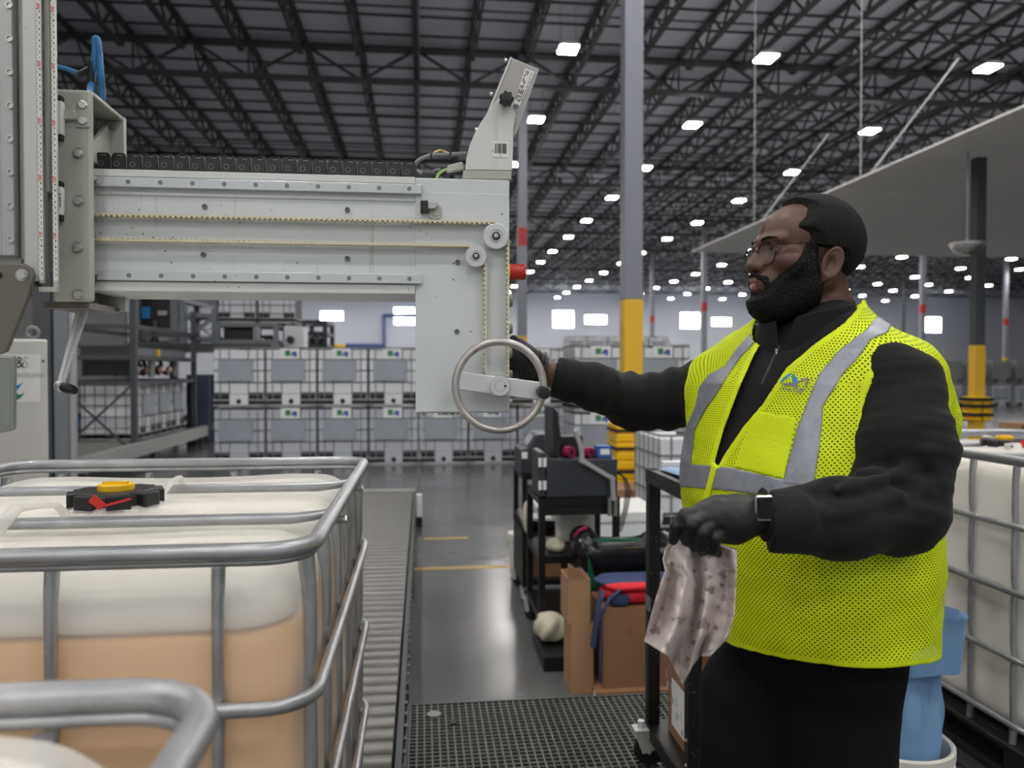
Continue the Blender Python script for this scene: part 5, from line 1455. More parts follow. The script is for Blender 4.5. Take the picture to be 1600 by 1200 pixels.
for i in range(4):
    x0 = mX(966); cb2.tube([(x0, my0 + .1, mZ(742)), (x0 + .05 + .01 * i, my0 + .08, mZ(746 + 2 * i)), (x0 + .07 + .012 * i, my0 + .06, mZ(770)), (x0 + .05 + .01 * i, my0 + .05, mZ(800)), (x0 + .0 + .012 * i, my0 + .05, mZ(835))], .004, 6)
tag(cb2.build('cables', 'black_rubber', None), 'loop of thin black cables hanging right of the near printer', 'cables')
# things on its middle shelf
o = MB().ball((mx0 + .14, my0 + .16, .66), (.07, .09, .05), 14, 8).build('yellow_cloth', 'cream_bag', None, smooth=60); tag(o, 'pale yellow cloth bundle on the middle shelf of the printer cart', 'cloth')
o = MB().ball((mx0 + .33, my0 + .14, .71), (.10, .10, .09), 16, 10).build('round_case', 'black_plastic', None, smooth=60); tag(o, 'round black case with magenta flash on the cart middle shelf', 'case')
MB().tube([(mx0 + .25, my0 + .05, .74), (mx0 + .28, my0 + .03, .785), (mx0 + .34, my0 + .04, .805)], .012, 6).build('magenta_flash', 'magenta', o)
o = MB().box((mx0 + .2, my0 + .42, .621), (mx1 - .08, my0 + .56, .86)).build('white_bin', 'white_bucket', None, smooth=None, bevel=.02); tag(o, 'white bin at the back of the cart middle shelf', 'bin')

# second cart and printer further back
t2 = thing('printer_cart', 'black cart further back with the slant-topped printer', 'cart', (mx0, my1 + .6, 0))
by0 = my1 + .35; bx0 = atY(816, 800, by0)[0]; bx1 = bx0 + .6; by1 = by0 + .6; bzt = atY(815, 815, by0)[2]
for x in (bx0 + .02, bx1):
    for y in (by0, by1): MB().box((x - .02, y - .02, .15), (x + .02, y + .02, atY(815, 742, by0)[2])).build('post', 'black_steel', t2, smooth=None)
for nm, z in (('top_shelf', atY(815, 742, by0)[2]), ('middle_shelf', bzt), ('bottom_shelf', .2)): MB().box((bx0, by0, z - .04), (bx1, by1, z)).build(nm, 'black_steel', t2, smooth=None)
MB().box((bx0, by0, .2), (bx0 + .02, by1, .6)).build('side_panel', 'black_steel', t2, smooth=None); MB().box((bx0, by1 - .02, .2), (bx1, by1, .62)).build('back_panel', 'black_steel', t2, smooth=None)
for x, y in ((bx0 + .03, by0), (bx1 - .04, by0), (bx0 + .03, by1), (bx1 - .04, by1)): castor(t2, x, y, 0, .06, .4)
ty = by0 + .05; tX = lambda px: atY(px, 700, ty)[0]; tZ = lambda py: atY(840, py, ty)[2]
tz0 = atY(815, 742, by0)[2]
pr2 = thing('label_printer', 'slant-topped charcoal printer on the cart further back', 'printer', (tX(840), ty + .2, tz0))
MB().prism([(tX(814), ty, tz0 + .002), (tX(880), ty, tz0 + .002), (tX(880), ty, tZ(678)), (tX(840), ty, tZ(679)), (tX(826), ty, tZ(700)), (tX(814), ty, tZ(703))], (0, 0, 0), (0, .45, 0)).build('body', 'printer', pr2, smooth=None, bevel=.008)
q0 = Vector((tX(838), ty + .06, tZ(681))); q1 = Vector((tX(826), ty + .06, tZ(699)))
MB().prism([q0 + Vector((-.008, 0, .002)), q1 + Vector((-.008, 0, .004)), q1 + Vector((-.002, 0, 0)), q0 + Vector((-.002, 0, 0))], (0, 0, 0), (0, .3, 0)).build('slanted_window', 'chrome', pr2, smooth=None)
MB().box((tX(815), ty - .004, tZ(716)), (tX(824), ty, tZ(706))).build('sticker', 'white_paper', pr2, smooth=None)
o = MB().box((bx0 + .05, by0 + .03, bzt + .001), (bx0 + .25, by0 + .25, bzt + .02)).build('paper_pad', 'white_paper', None, smooth=None); tag(o, 'white paper pad on the middle shelf of the further cart', 'paper')
o = MB().box((bx0 + .03, by0 + .06, .641), (bx0 + .3, by0 + .4, .66)).build('board', 'cardboard', None, smooth=None)
bpy.data.objects.remove(o)
o = thing('cardboard_box', 'small cardboard box on the low shelf of the further cart', 'box', (bx0 + .2, by0 + .3, .2)); carton(o, bx0 + .03, bx0 + .33, by0 + .1, by0 + .4, .201, .50, open_=False)
wb = atY(822, 900, 7.1) - np.array([.06, .0, 0])
o = thing('bucket', 'white lidded bucket on the floor at the left of the carts', 'bucket', (wb[0] + .06, wb[1] + .1, 0))
MB().lathe([(.125, 0), (.145, .33), (.155, .34), (.155, .37), (.15, .375), (0, .375)], (wb[0] + .06, wb[1] + .12, 0), n=28).build('bucket_body', 'white_bucket', o, smooth=30)
MB().lathe([(.158, .375), (.158, .40), (.14, .405), (.05, .41), (0, .41)], (wb[0] + .06, wb[1] + .12, 0), n=28).build('lid', 'white_bucket', o, smooth=30)
o = MB().ball((bx0 + .03, by0 - .05, .72), (.035, .05, .13), 12, 8).build('white_bag', 'cream_bag', None, smooth=60); tag(o, 'white bag hanging on the left side of the further cart', 'bag')

# --- waste bin with black bag, boxes, red and navy cooler bag
wx0 = atY(918, 900, 4.86)[0]; wz = atY(950, 862, 4.86)[2]
bn = thing('waste_bin', 'green waste bin lined with a black bag behind the cardboard boxes', 'bin', (wx0 + .27, 5.05, 0))
def taper(x0, x1, y0, y1, z0, z1, k, th=.012):
    m = MB(); cx, cy = (x0 + x1) / 2, (y0 + y1) / 2
    def ring(s, z, d): return [(cx + sx * ((x1 - x0) / 2 * s - d), cy + sy * ((y1 - y0) / 2 * s - d), z) for sx, sy in ((-1, -1), (1, -1), (1, 1), (-1, 1))]
    R = [ring(k, z0, 0), ring(1, z1, 0), ring(1, z1, th), ring(k, z0 + th, th)]
    vs = sum(R, []); fs = [(i * 4 + j, i * 4 + (j + 1) % 4, (i + 1) * 4 + (j + 1) % 4, (i + 1) * 4 + j) for i in range(3) for j in range(4)]
    return m.raw(vs, fs + [(3, 2, 1, 0), (12, 13, 14, 15)])
taper(wx0, wx0 + .54, 4.86, 5.24, .0, wz, .82).build('bin_body', 'green_bin', bn, smooth=None, bevel=.01)
P = []; n = 64
prof = [(.97, -.34), (1.05, -.17), (1.08, -.05), (1.04, .04), (.93, .035), (.80, -.08), (.72, -.34), (.1, -.36)]
for s, dz in prof:
    row = []
    for k in range(n):
        a = 2 * math.pi * k / n; ca, sa = math.cos(a), math.sin(a); e = .45
        sx = math.copysign(abs(ca) ** e, ca); sy = math.copysign(abs(sa) ** e, sa)
        w = 1 + .025 * math.sin(11 * a) + .018 * math.sin(23 * a + dz * 30)
        row.append((wx0 + .28 + .30 * s * sx * w, 5.05 + .21 * s * sy * w, wz + dz * .42 + .012 * math.sin(7 * a) + .03 * (ca > .3) * abs(ca)))
    row.append(row[0]); P.append(row)
MB().grid(P).build('bin_liner', 'bag_black', bn, smooth=70)
b0 = atZ(934, 1090, 0); bxL, byF = b0[0] + .03, b0[1]
bzT = atY(960, 951, byF)[2]; bxR = bxL + .46
ob = thing('cardboard_box', 'large brown cardboard box under the red and navy bag', 'box', (bxL + .2, byF + .2, 0))
carton(ob, bxL, bxR, byF, byF + .34, .05, bzT, open_=False)
MB().lathe([(.028, 0), (.028, .0006), (0, .0006)], (atY(983, 985, byF)[0], byF, atY(983, 985, byF)[2]), (0, -1, 0), 20).build('round_stamp', 'cardboard_inner', ob)
o = thing('cardboard_box', 'flattened cardboard tray under the large brown box', 'box', (bxL, byF, 0)); 
MB().box((bxL - .05, byF - .05, 0), (bxR + .06, byF + .40, .05)).build('tray_body', 'cardboard', o, smooth=None, bevel=.004); MB().box((bxL - .052, byF - .03, .005), (bxL - .05, byF + .01, .04)).build('label', 'white_paper', o, smooth=None)
tx = atY(893, 950, 4.55)[0]
o = thing('cardboard_box', 'tall narrow cardboard box with raised flap left of the green bin', 'box', (tx, 4.6, 0))
zlo = .30
carton(o, tx, tx + .13, 4.55, 4.80, .001, atY(900, 975, 4.55)[2], 'cardboard_light')
o2 = thing('cardboard_box', 'torn cardboard box with raised flap stacked on the tall narrow one', 'box', (tx, 4.6, atY(900, 975, 4.55)[2]))
carton(o2, tx - .02, tx + .11, 4.55, 4.80, atY(900, 975, 4.55)[2] + .001, atY(900, 905, 4.55)[2], 'cardboard_light')
zf = atY(900, 905, 4.55)[2]
MB().prism([(tx - .02, 4.55, zf), (tx + .08, 4.55, zf), (tx + .0, 4.53, zf + .085), (tx - .025, 4.525, zf + .10)], (0, 0, 0), (0, .006, 0)).build('flap', 'cardboard_light', o2, smooth=None)
# red / navy cooler bag
rb_ = thing('cooler_bag', 'red cooler bag with navy trim lying on the large brown box', 'bag', (bxL + .2, byF + .17, bzT + .006))
def blob(c, r, name, mat, par, e=.6, n=28, m=12, wob=.04):
    P = []
    for i in range(m + 1):
        t_ = math.pi * i / m; row = []
        for k in range(n):
            a = 2 * math.pi * k / n
            f = lambda v: math.copysign(abs(v) ** e, v)
            w = 1 + wob * math.sin(5 * a + 3 * t_) * math.sin(t_)
            row.append((c[0] + r[0] * f(math.sin(t_)) * f(math.cos(a)) * w, c[1] + r[1] * f(math.sin(t_)) * f(math.sin(a)) * w, c[2] + r[2] * f(math.cos(t_))))
        row.append(row[0]); P.append(row)
    return MB().grid(P).build(name, mat, par, smooth=60)
blob((bxL + .25, byF + .15, bzT + .055), (.23, .14, .048), 'bag_body', 'red_cloth', rb_)
blob((bxL + .25, byF + .17, bzT + .12), (.25, .15, .016), 'bag_lid', 'navy_cloth', rb_)
blob((bxL + .23, byF + .08, bzT + .112), (.2, .09, .022), 'bag_flap', 'red_cloth', rb_)
MB().tube([(bxL + .0, byF + .02, bzT + .10), (bxL - .03, byF - .01, bzT + .02), (bxL - .05, byF - .01, bzT - .12), (bxL - .06, byF, bzT - .22)], .018, 8, flat=.4).tube([(bxL + .1, byF - .004, bzT + .11), (bxL + .03, byF - .02, bzT + .06), (bxL - .01, byF - .02, bzT - .02), (bxL - .018, byF - .012, bzT - .2), (bxL - .015, byF - .012, bzT - .42)], .014, 8, flat=.4).build('strap', 'navy_cloth', rb_, smooth=60)
blob((bxL + .10, byF + .02, bzT + .045), (.06, .03, .035), 'side_pocket', 'navy_cloth', rb_)
# crumpled cream bag and black tray on the floor under the cart
cz = atZ(878, 960, .1)
o = blob((tx - .02, 5.2, .19), (.10, .12, .09), 'paper_bag', 'cream_bag', None, .8, wob=.14); tag(o, 'crumpled cream bag under the printer cart, left of the tall narrow box', 'bag')
o = MB().box((tx - .11, 4.9, 0), (tx + .08, 5.4, .1)).build('black_tray', 'black_plastic', None, smooth=None, bevel=.01); tag(o, 'flat black tray on the floor under the printer cart', 'tray')
# cardboard stack and white film block behind, below the column guard
q = atY(985, 780, 9.8)
o = thing('cardboard_box', 'wide pale cardboard box on the floor in front of the yellow column guard', 'box', (q[0], 9.8, 0)); carton(o, q[0] - .42, q[0] + .5, 9.9, 10.6, .001, atY(985, 766, 9.9)[2], 'cardboard_light', open_=False)
q = atY(930, 830, 7.6); zt2 = atY(960, 797, 7.6)[2]
o = thing('wrapped_block', 'bright white film wrapped block on a pallet behind the printer cart', 'package', (q[0], 7.8, 0))
MB().box((q[0] - .50, 7.5, .12), (q[0] + .62, 8.3, zt2 - .1)).build('wrapped_load', 'white_film', o, smooth=None, bevel=.03)
MB().box((q[0] - .52, 7.48, zt2 - .1), (q[0] + .64, 8.32, zt2)).build('lid_board', 'white_paper', o, smooth=None, bevel=.01); MB().box((q[0] - .5, 7.5, 0), (q[0] + .6, 8.3, .12)).build('pallet', 'wood', o, smooth=None)
# ------------------------------------------------------------------ the man: sampled signed fields, in metres in camera-aligned axes (right, up, away)
def P3(px, py, z): return np.array([(px - 800) / FPX * z, -(py - 600) / FPX * z, z], np.float32)
def to_world(V):
    V = np.asarray(V, float); return EYE + V[:, :1] * RGT + V[:, 1:2] * UPV + V[:, 2:3] * FWD
def w3(p): return Vector(to_world(np.asarray(p, float)[None])[0])

def seg(p, a, b, ra, rb):
    """tapered capsule"""
    d = b - a; L2 = float(d @ d)
    x, y, z = p[0] - a[0], p[1] - a[1], p[2] - a[2]
    t = np.clip((x * d[0] + y * d[1] + z * d[2]) / L2, 0, 1)
    return np.sqrt((x - t * d[0]) ** 2 + (y - t * d[1]) ** 2 + (z - t * d[2]) ** 2) - (ra + t * (rb - ra))
def ell(x, y, z, r):
    k = np.sqrt((x / r[0]) ** 2 + (y / r[1]) ** 2 + (z / r[2]) ** 2); return (k - 1) * min(r)
def chain(p, pts, k=0.02):
    """pts: (px, py, z, r)"""
    d = None
    for q, w in zip(pts[:-1], pts[1:]):
        e = seg(p, P3(*q[:3]), P3(*w[:3]), q[3], w[3]); d = e if d is None else smin(d, e, k)
    return d
_rs = np.random.RandomState(4)
def wob(p, freq, seed, n=5, stretch=(1, 1, 1)):
    r = np.random.RandomState(seed); s = 0
    for _ in range(n):
        v = r.normal(size=3); v = v / np.linalg.norm(v) * freq * r.uniform(.6, 1.5) * np.array(stretch)
        s = s + np.sin(p[0] * v[0] + p[1] * v[1] + p[2] * v[2] + r.uniform(0, 6.28))
    return s / n
def polyd(px, py, poly):
    """signed distance in pixels to a polygon, negative inside"""
    d = np.full(np.broadcast(px, py).shape, 1e9, np.float32); s = np.ones(d.shape, np.float32)
    n = len(poly)
    for i in range(n):
        x0, y0 = poly[i]; x1, y1 = poly[i - 1]; ex, ey = x1 - x0, y1 - y0
        wx, wy = px - x0, py - y0
        t = np.clip((wx * ex + wy * ey) / (ex * ex + ey * ey), 0, 1)
        d = np.minimum(d, (wx - ex * t) ** 2 + (wy - ey * t) ** 2)
        c1 = py >= y0; c2 = py < y1; c3 = ex * wy > ey * wx
        flip = (c1 & c2 & c3) | (~c1 & ~c2 & ~c3); s = np.where(flip, -s, s)
    return s * np.sqrt(d)
def axes(lo, hi, h): return [np.arange(a, b + h, h, dtype=np.float32) for a, b in zip(lo, hi)]
def sparse(ax): return np.meshgrid(*ax, indexing='ij', sparse=True)
def field_obj(name, F, ax, mat, parent, sm=1, lam=.5):
    V, Q = surface_nets(F, *ax)
    if sm: V = smooth_verts(V, Q, sm, lam)
    me = np_mesh(name, to_world(V), Q[:, ::-1], mat); o = link(name, me, parent); return o, V, Q

# ---- materials
def _skin():
    n = N('skin'); v = n.coord()
    col = n.mixc(n.noise(v, 30, 4), srgb(80, 54, 44), srgb(96, 66, 54))
    at = n.add('ShaderNodeAttribute', attribute_name='lip'); col = n.mixc(at.outputs['Fac'], col, srgb(146, 98, 94))
    n.base(col); n.set(0.42, 0, 0.45); n.bump(n.noise(v, 420, 3), 0.12, 0.0008); return n.m
MAT['skin'] = _skin()
def _hair():
    n = N('hair'); v = n.coord(); n.base(n.mixc(n.noise(v, 260, 3), srgb(10, 9, 9), srgb(30, 28, 27))); n.set(0.75, 0, 0.25); n.bump(n.noise(v, 500, 4, .8), 0.7, 0.003); return n.m
MAT['hair'] = _hair()
def _beard():
    n = N('beard'); v = n.coord(); f = n.ramp(n.noise(v, 330, 2, .5), [(0.60, 0.0), (0.72, 1.0)])
    at = n.add('ShaderNodeAttribute', attribute_name='grey'); k = n.math('MULTIPLY', f, at.outputs['Fac'])
    n.base(n.mixc(k, srgb(14, 13, 13), srgb(112, 108, 106))); n.set(0.7, 0, 0.25); n.bump(n.noise(v, 480, 4, .8), 0.8, 0.003); return n.m
MAT['beard'] = _beard()
def _fleece():
    n = N('black_fleece'); v = n.coord()
    f = n.noise(n.mapping(v, (30, 30, 260)), 1.0, 4, .7)
    n.base(n.mixc(f, srgb(17, 16, 18), srgb(34, 33, 34))); n.set(0.85, 0, 0.2)
    n.b.inputs['Sheen Weight'].default_value = 0.06; n.bump(n.noise(v, 330, 3), 0.25, 0.002); return n.m
MAT['fleece'] = _fleece()
MAT['trousers'] = M_plain('black_trousers', srgb(14, 14, 15), 0.85, 0, 0.2, 20, spec=0.2)
MAT['glove'] = M_plain('black_glove', srgb(24, 25, 27), 0.5, 0, 0.2, 30, 0.15)
MAT['boot'] = M_plain('black_boot', srgb(20, 20, 20), 0.45)
def _vest(name, solid=False):
    n = N(name); v = n.coord()
    f = n.noise(v, 9, 3); base = n.mixc(f, srgb(206, 226, 12), srgb(222, 240, 24))
    if solid:
        n.base(base); n.set(0.6, 0, 0.3); n.bump(n.noise(v, 300, 2), 0.1, 0.001); return n.m
    uv = n.add('ShaderNodeUVMap', uv_map='mesh').outputs[0]
    sep = n.add('ShaderNodeSeparateXYZ'); n.link(uv, sep.inputs[0])
    dx, dy = 0.0078, 0.0046
    def dots(ox, oy):
        a = n.math('SUBTRACT', n.math('FRACT', n.math('ADD', n.math('DIVIDE', sep.outputs[0], dx), ox)), .5)
        b = n.math('SUBTRACT', n.math('FRACT', n.math('ADD', n.math('DIVIDE', sep.outputs[1], dy * 2), oy)), .5)
        a = n.math('MULTIPLY', a, dx); b = n.math('MULTIPLY', b, dy * 2)
        r = n.math('SQRT', n.math('ADD', n.math('MULTIPLY', n.math('MULTIPLY', a, a), 1.0), n.math('MULTIPLY', n.math('MULTIPLY', b, b), 1.5)))
        return n.math('LESS_THAN', r, 0.00150)
    h = n.math('MAXIMUM', dots(0, 0), dots(.5, .5))
    at = n.add('ShaderNodeAttribute', attribute_name='edge')
    h = n.math('MULTIPLY', h, n.math('SUBTRACT', 1.0, at.outputs['Fac'], clamp=True))
    n.base(base); n.set(0.65, 0, 0.3)
    tp = n.add('ShaderNodeBsdfTransparent'); m = n.add('ShaderNodeMixShader')
    n.link(h, m.inputs[0]); n.link(n.b.outputs[0], m.inputs[1]); n.link(tp.outputs[0], m.inputs[2]); n.link(m.outputs[0], n.out.inputs[0])
    return n.m
MAT['vest'] = _vest('lime_mesh_fabric'); MAT['vest_solid'] = _vest('lime_binding', True)
def _reflect():
    n = N('silver_reflective_tape'); v = n.coord()
    d = n.ramp(n.noise(v, 34, 5, .7), [(.48, 0.0), (.66, 1.0)])
    n.base(n.mixc(n.math('MULTIPLY', d, .35), srgb(146, 150, 160), srgb(104, 104, 108))); n.set(0.38, 0.25); n.bump(n.noise(v, 22, 3), 0.25, 0.004); return n.m
MAT['reflective'] = _reflect()
MAT['eye_white'] = M_plain('eye_white', srgb(205, 196, 190), 0.2, 0, 0.03)
MAT['iris'] = M_plain('iris', srgb(30, 18, 12), 0.15, 0, 0.1)
MAT['frame_dark'] = M_plain('spectacle_frame', srgb(34, 27, 25), 0.3, 0.3, 0.1)
def _lens():
    n = N('spectacle_lens'); g = n.add('ShaderNodeBsdfGlossy'); g.inputs['Roughness'].default_value = 0.02; g.inputs[0].default_value = (1, 1, 1, 1)
    tp = n.add('ShaderNodeBsdfTransparent'); fr = n.add('ShaderNodeFresnel', i_IOR=1.22); m = n.add('ShaderNodeMixShader')
    n.link(fr.outputs[0], m.inputs[0]); n.link(tp.outputs[0], m.inputs[1]); n.link(g.outputs[0], m.inputs[2]); n.link(m.outputs[0], n.out.inputs[0]); return n.m
MAT['lens'] = _lens()
MAT['silver_case'] = M_plain('watch_case', srgb(190, 190, 194), 0.15, 0.9, 0.03)
MAT['watch_glass'] = M_plain('watch_glass', srgb(5, 5, 6), 0.08, 0, 0.0)

# ---- head
HPSI = math.radians(79); HC = P3(1268, 405, 1.62)
HF = np.array([-math.sin(HPSI), 0, -math.cos(HPSI)]); HL = np.array([math.cos(HPSI), 0, -math.sin(HPSI)])
def to_head(p):
    x, y, z = p[0] - HC[0], p[1] - HC[1], p[2] - HC[2]
    return x * HF[0] + z * HF[2], x * HL[0] + z * HL[2], y
def H(f, l, u): return HC + HF * f + HL * l + np.array([0, u, 0])
def hseg(f, l, u, a, b, ra, rb): return seg((f, l, u), np.array(a), np.array(b), ra, rb)
def head_sdf(f, l, u, ears=True):
    al = np.abs(l)
    d = ell(f + .004, l, u - .034, (.092, .077, .085))
    d = smin(d, ell(f - .034, l, u - .044, (.075, .066, .060)), .02)
    d = smin(d, ell(f - .046, l, u + .030, (.067, .057, .074)), .02)
    d = smin(d, hseg(f, al, u, (.006, .054, -.048), (.085, .016, -.090), .021, .019), .02)
    d = smin(d, ell(f - .092, l, u + .084, (.024, .024, .022)), .02)
    d = smin(d, ell(f - .072, al - .046, u + .014, (.030, .026, .024)), .015)
    d = smin(d, hseg(f, al, u, (.109, .006, .030), (.094, .046, .030), .011, .010), .012)
    d = smax(d, -ell(f - .121, al - .034, u - .012, (.021, .021, .016)), .010)
    eye = ell(f - .092, al - .033, u - .011, (.0150, .0155, .0145))
    d = smin(d, eye, .006)
    d = smax(d, -ell(f - .108, al - .033, u - .0105, (.014, .0125, .0042)), .0015)
    d = smin(d, ell(f - .099, l, u + .052, (.031, .036, .030)), .015)
    nose = hseg(f, l, u, (.112, 0, .016), (.131, 0, -.017), .0085, .0125)
    nose = smin(nose, ell(f - .119, al - .0145, u + .022, (.0115, .0095, .0100)), .006)
    nose = smin(nose, hseg(f, l, u, (.129, 0, -.020), (.115, 0, -.031), .009, .006), .006)
    nose = smin(nose, hseg(f, al, u, (.105, .004, .02), (.107, .018, -.010), .009, .012), .012)
    d = smin(d, nose, .008)
    d = smax(d, -ell(f - .125, al - .0085, u + .0325, (.0075, .0042, .0045)), .003)
    up = smin(hseg(f, al, u, (.1245, .005, -.0445), (.101, .0265, -.0515), .0078, .0035), hseg(f, al, u, (.123, 0, -.046), (.1245, .006, -.0445), .007, .0078), .003)
    lo = hseg(f, al, u, (.1225, .0, -.0605), (.101, .0250, -.0530), .0098, .0035)
    d = smin(d, up, .004); d = smin(d, lo, .004)
    d = smax(d, -ell(f - .134, l, u + .0528, (.013, .027, .0010)), .002)
    d = smax(d, -ell(f - .131, l, u + .0745, (.012, .02, .0045)), .008)
    if ears:
        for s in (1, -1):
            ll = l * s; u_ = u; ef = f - .008 + .22 * (u + .020); sp = ll - .080 + .35 * (f - .008)
            e = ell(ef, sp, u + .020, (.0175, .0075, .0285))
            q = np.sqrt((ef / .60) ** 2 + (u + .020) ** 2) - .0272
            rim = np.sqrt(q * q + (sp - .005) ** 2) - .0044
            e = smin(e, rim, .004)
            e = smax(e, -ell(ef - .003, sp - .0095, u + .023, (.0092, .0110, .0150)), .004)
            anti = np.sqrt((np.sqrt(((ef + .001) / .62) ** 2 + (u + .020) ** 2) - .0185) ** 2 + (sp - .004) ** 2) - .0030
            e = smin(e, np.maximum(anti, ef - .004), .003)
            e = smin(e, hseg(ef, sp, u, (.0125, .002, -.018), (.012, .003, -.027), .0045, .004), .004)
            e = smin(e, ell(ef - .004, sp, u + .049, (.008, .006, .008)), .006)
            d = smin(d, e, .005)
    return d

# ---- trunk and limbs
ROWS = np.array([(480, 1282, .065, .062, 40), (508, 1272, .085, .080, 35), (530, 1264, .13, .10, 35), (552, 1256, .170, .115, 35), (600, 1244, .210, .138, 37), (660, 1246, .236, .162, 41),
                 (720, 1248, .246, .186, 46), (780, 1252, .251, .203, 50), (870, 1262, .253, .203, 52), (960, 1264, .238, .188, 52), (1045, 1272, .226, .172, 52), (1120, 1262, .212, .165, 52), (1200, 1255, .19, .15, 52)], float)
TZ = 1.64
_rb = -(ROWS[:, 0] - 600) / FPX * TZ
def torso_params(b):
    o = np.argsort(_rb); g = lambda c: np.interp(b, _rb[o], c[o]).astype(np.float32)
    return g((ROWS[:, 1] - 800) / FPX * TZ), g(ROWS[:, 2]), g(ROWS[:, 3]), np.radians(g(ROWS[:, 4]) + 19)
def torso_fl(p):
    ac, A, B, ps = torso_params(p[1]); x = p[0] - ac; z = p[2] - TZ
    return -x * np.sin(ps) - z * np.cos(ps), x * np.cos(ps) - z * np.sin(ps), A, B
def torso_f(p):
    f, l, A, B = torso_fl(p); e = 2.25
    k = ((np.abs(l) / A) ** e + (np.abs(f) / B) ** e) ** (1 / e)
    return (k - 1) * np.minimum(A, B)
SH_L = [(1296, 524, 1.58, .055), (1398, 602, 1.475, .076)]
SH_R = [(1228, 526, 1.67, .050), (1122, 602, 1.795, .067)]
ARM_L = [(1402, 606, 1.465, .078), (1411, 700, 1.405, .081), (1404, 794, 1.365, .074), (1310, 811, 1.31, .062), (1212, 815, 1.25, .047)]
ARM_R = [(1114, 606, 1.80, .068), (1050, 624, 1.86, .067), (990, 627, 1.87, .063), (930, 606, 1.805, .052), (872, 590, 1.765, .043)]
thin = lambda pts, k: [(a, b, c, r * k) for a, b, c, r in pts]
def trunk(p):
    d = torso_f(p); d = smin(d, chain(p, SH_L), .05); return smin(d, chain(p, SH_R), .05)

man = thing('person', 'bearded man in black fleece, lime mesh vest and glasses, gloved hand at the handwheel', 'person', atZ(1250, 1650, PZ))

# hands, shared by the body and the gloves: (px, py, z, r) chains
HAND_L = {'palm': [[(1236, 808, 1.340, .027), (1210, 806, 1.328, .027), (1186, 803, 1.315, .027), (1150, 806, 1.298, .030), (1118, 806, 1.29, .027), (1094, 806, 1.285, .017)], [(1176, 806, 1.31, .026), (1146, 822, 1.298, .024), (1124, 828, 1.295, .018)]],
          'index': [(1098, 799, 1.285, .0122), (1071, 805, 1.270, .0102), (1057, 822, 1.273, .0090), (1052, 844, 1.283, .0076)],
          'middle': [(1104, 807, 1.278, .0130), (1081, 819, 1.258, .0112), (1074, 842, 1.270, .0098), (1082, 854, 1.292, .0085)],
          'ring': [(1118, 815, 1.280, .0126), (1098, 831, 1.260, .0110), (1093, 853, 1.272, .0094), (1100, 862, 1.295, .0082)],
          'little': [(1133, 823, 1.285, .0116), (1118, 840, 1.266, .0100), (1113, 858, 1.278, .0086), (1119, 864, 1.297, .0078)],
          'thumb': [(1150, 812, 1.315, .016), (1112, 830, 1.332, .0125), (1090, 842, 1.322, .0105), (1074, 850, 1.308, .0085)]}
HAND_R = {'palm': [[(858, 588, 1.765, .026), (838, 572, 1.79, .030), (818, 560, 1.815, .026)], [(856, 592, 1.765, .022), (832, 586, 1.80, .024), (818, 578, 1.83, .020)]],
          'index': [(820, 549, 1.825, .0135), (796, 541, 1.862, .0115), (772, 545, 1.872, .0100), (757, 552, 1.866, .0085)],
          'middle': [(818, 559, 1.84, .0135), (794, 555, 1.873, .0118), (768, 559, 1.880, .0102), (752, 566, 1.87, .0088)],
          'ring': [(818, 571, 1.845, .0130), (796, 570, 1.878, .0112), (772, 573, 1.882, .0100), (757, 578, 1.872, .0085)],
          'little': [(820, 582, 1.845, .0120), (802, 584, 1.876, .0102), (782, 586, 1.882, .0090), (769, 590, 1.874, .0080)],
          'thumb': [(846, 566, 1.765, .017), (824, 548, 1.755, .0135), (811, 537, 1.752, .0115), (803, 531, 1.755, .0098)]}
def _near(c, dz=-.075): return [(a, b, z + dz, q * (z + dz) / z) for a, b, z, q in c]
HAND_L = {k: ([_near(c) for c in v] if k == 'palm' else _near(v)) for k, v in HAND_L.items()}
def hand_f(p, hd, grow=0.0, k=.0028):
    d = None
    for c in hd['palm']:
        e = chain(p, [(a, b, z, r + grow) for a, b, z, r in c], .02); d = e if d is None else smin(d, e, .015)
    for nm in ('index', 'middle', 'ring', 'little', 'thumb'):
        d = smin(d, chain(p, [(a, b, z, r + grow) for a, b, z, r in hd[nm]], .004), k if nm != 'thumb' else .012)
    return d

GZ = -(CAM_H - PZ)                              # ground height relative to the eye
def ground(px, z): return 600 + 1250 * math.tan(math.asin(min(.99, 0.0))) if False else 600 - FPX * ((GZ + math.sin(PITCH) * z) / math.cos(PITCH)) / z
gl = lambda a, z: np.array([a, (GZ + math.sin(PITCH) * z) / math.cos(PITCH), z], np.float32)
LEG_L = [(1308, 1085, 1.58, .118), (1312, 1330, 1.54, .090), (1316, 1600, 1.58, .060)]
LEG_R = [(1180, 1085, 1.70, .116), (1162, 1330, 1.66, .090), (1158, 1570, 1.72, .060)]

# ---- one continuous body (face finely sampled, hidden parts coarse)
def join_axis(*spans):
    out = []
    for a, b, h in spans: out += list(np.arange(a, b - h * .5, h))
    return np.array(out + [spans[-1][1]], np.float32)
hb0, hb1 = H(0, 0, -.115), H(0, 0, .135)
bx_ = join_axis((-.10, .47, .009), (.47, .725, .0022), (.725, .90, .009))
by_ = join_axis((float(gl(0, 1.6)[1]) - .01, .100, .011), (.100, .395, .0022))
bz_ = join_axis((1.12, 1.49, .010), (1.49, 1.755, .0024), (1.755, 2.04, .010))
BF = np.full((len(bx_), len(by_), len(bz_)), 1.0, np.float32)
def put(fn, lo, hi, k):
    sl = tuple(slice(max(0, np.searchsorted(ax, a) - 1), np.searchsorted(ax, b) + 2) for ax, a, b in zip((bx_, by_, bz_), lo, hi))
    p = np.meshgrid(bx_[sl[0]], by_[sl[1]], bz_[sl[2]], indexing='ij', sparse=True)
    BF[sl] = smin(BF[sl], fn(p).astype(np.float32), k)
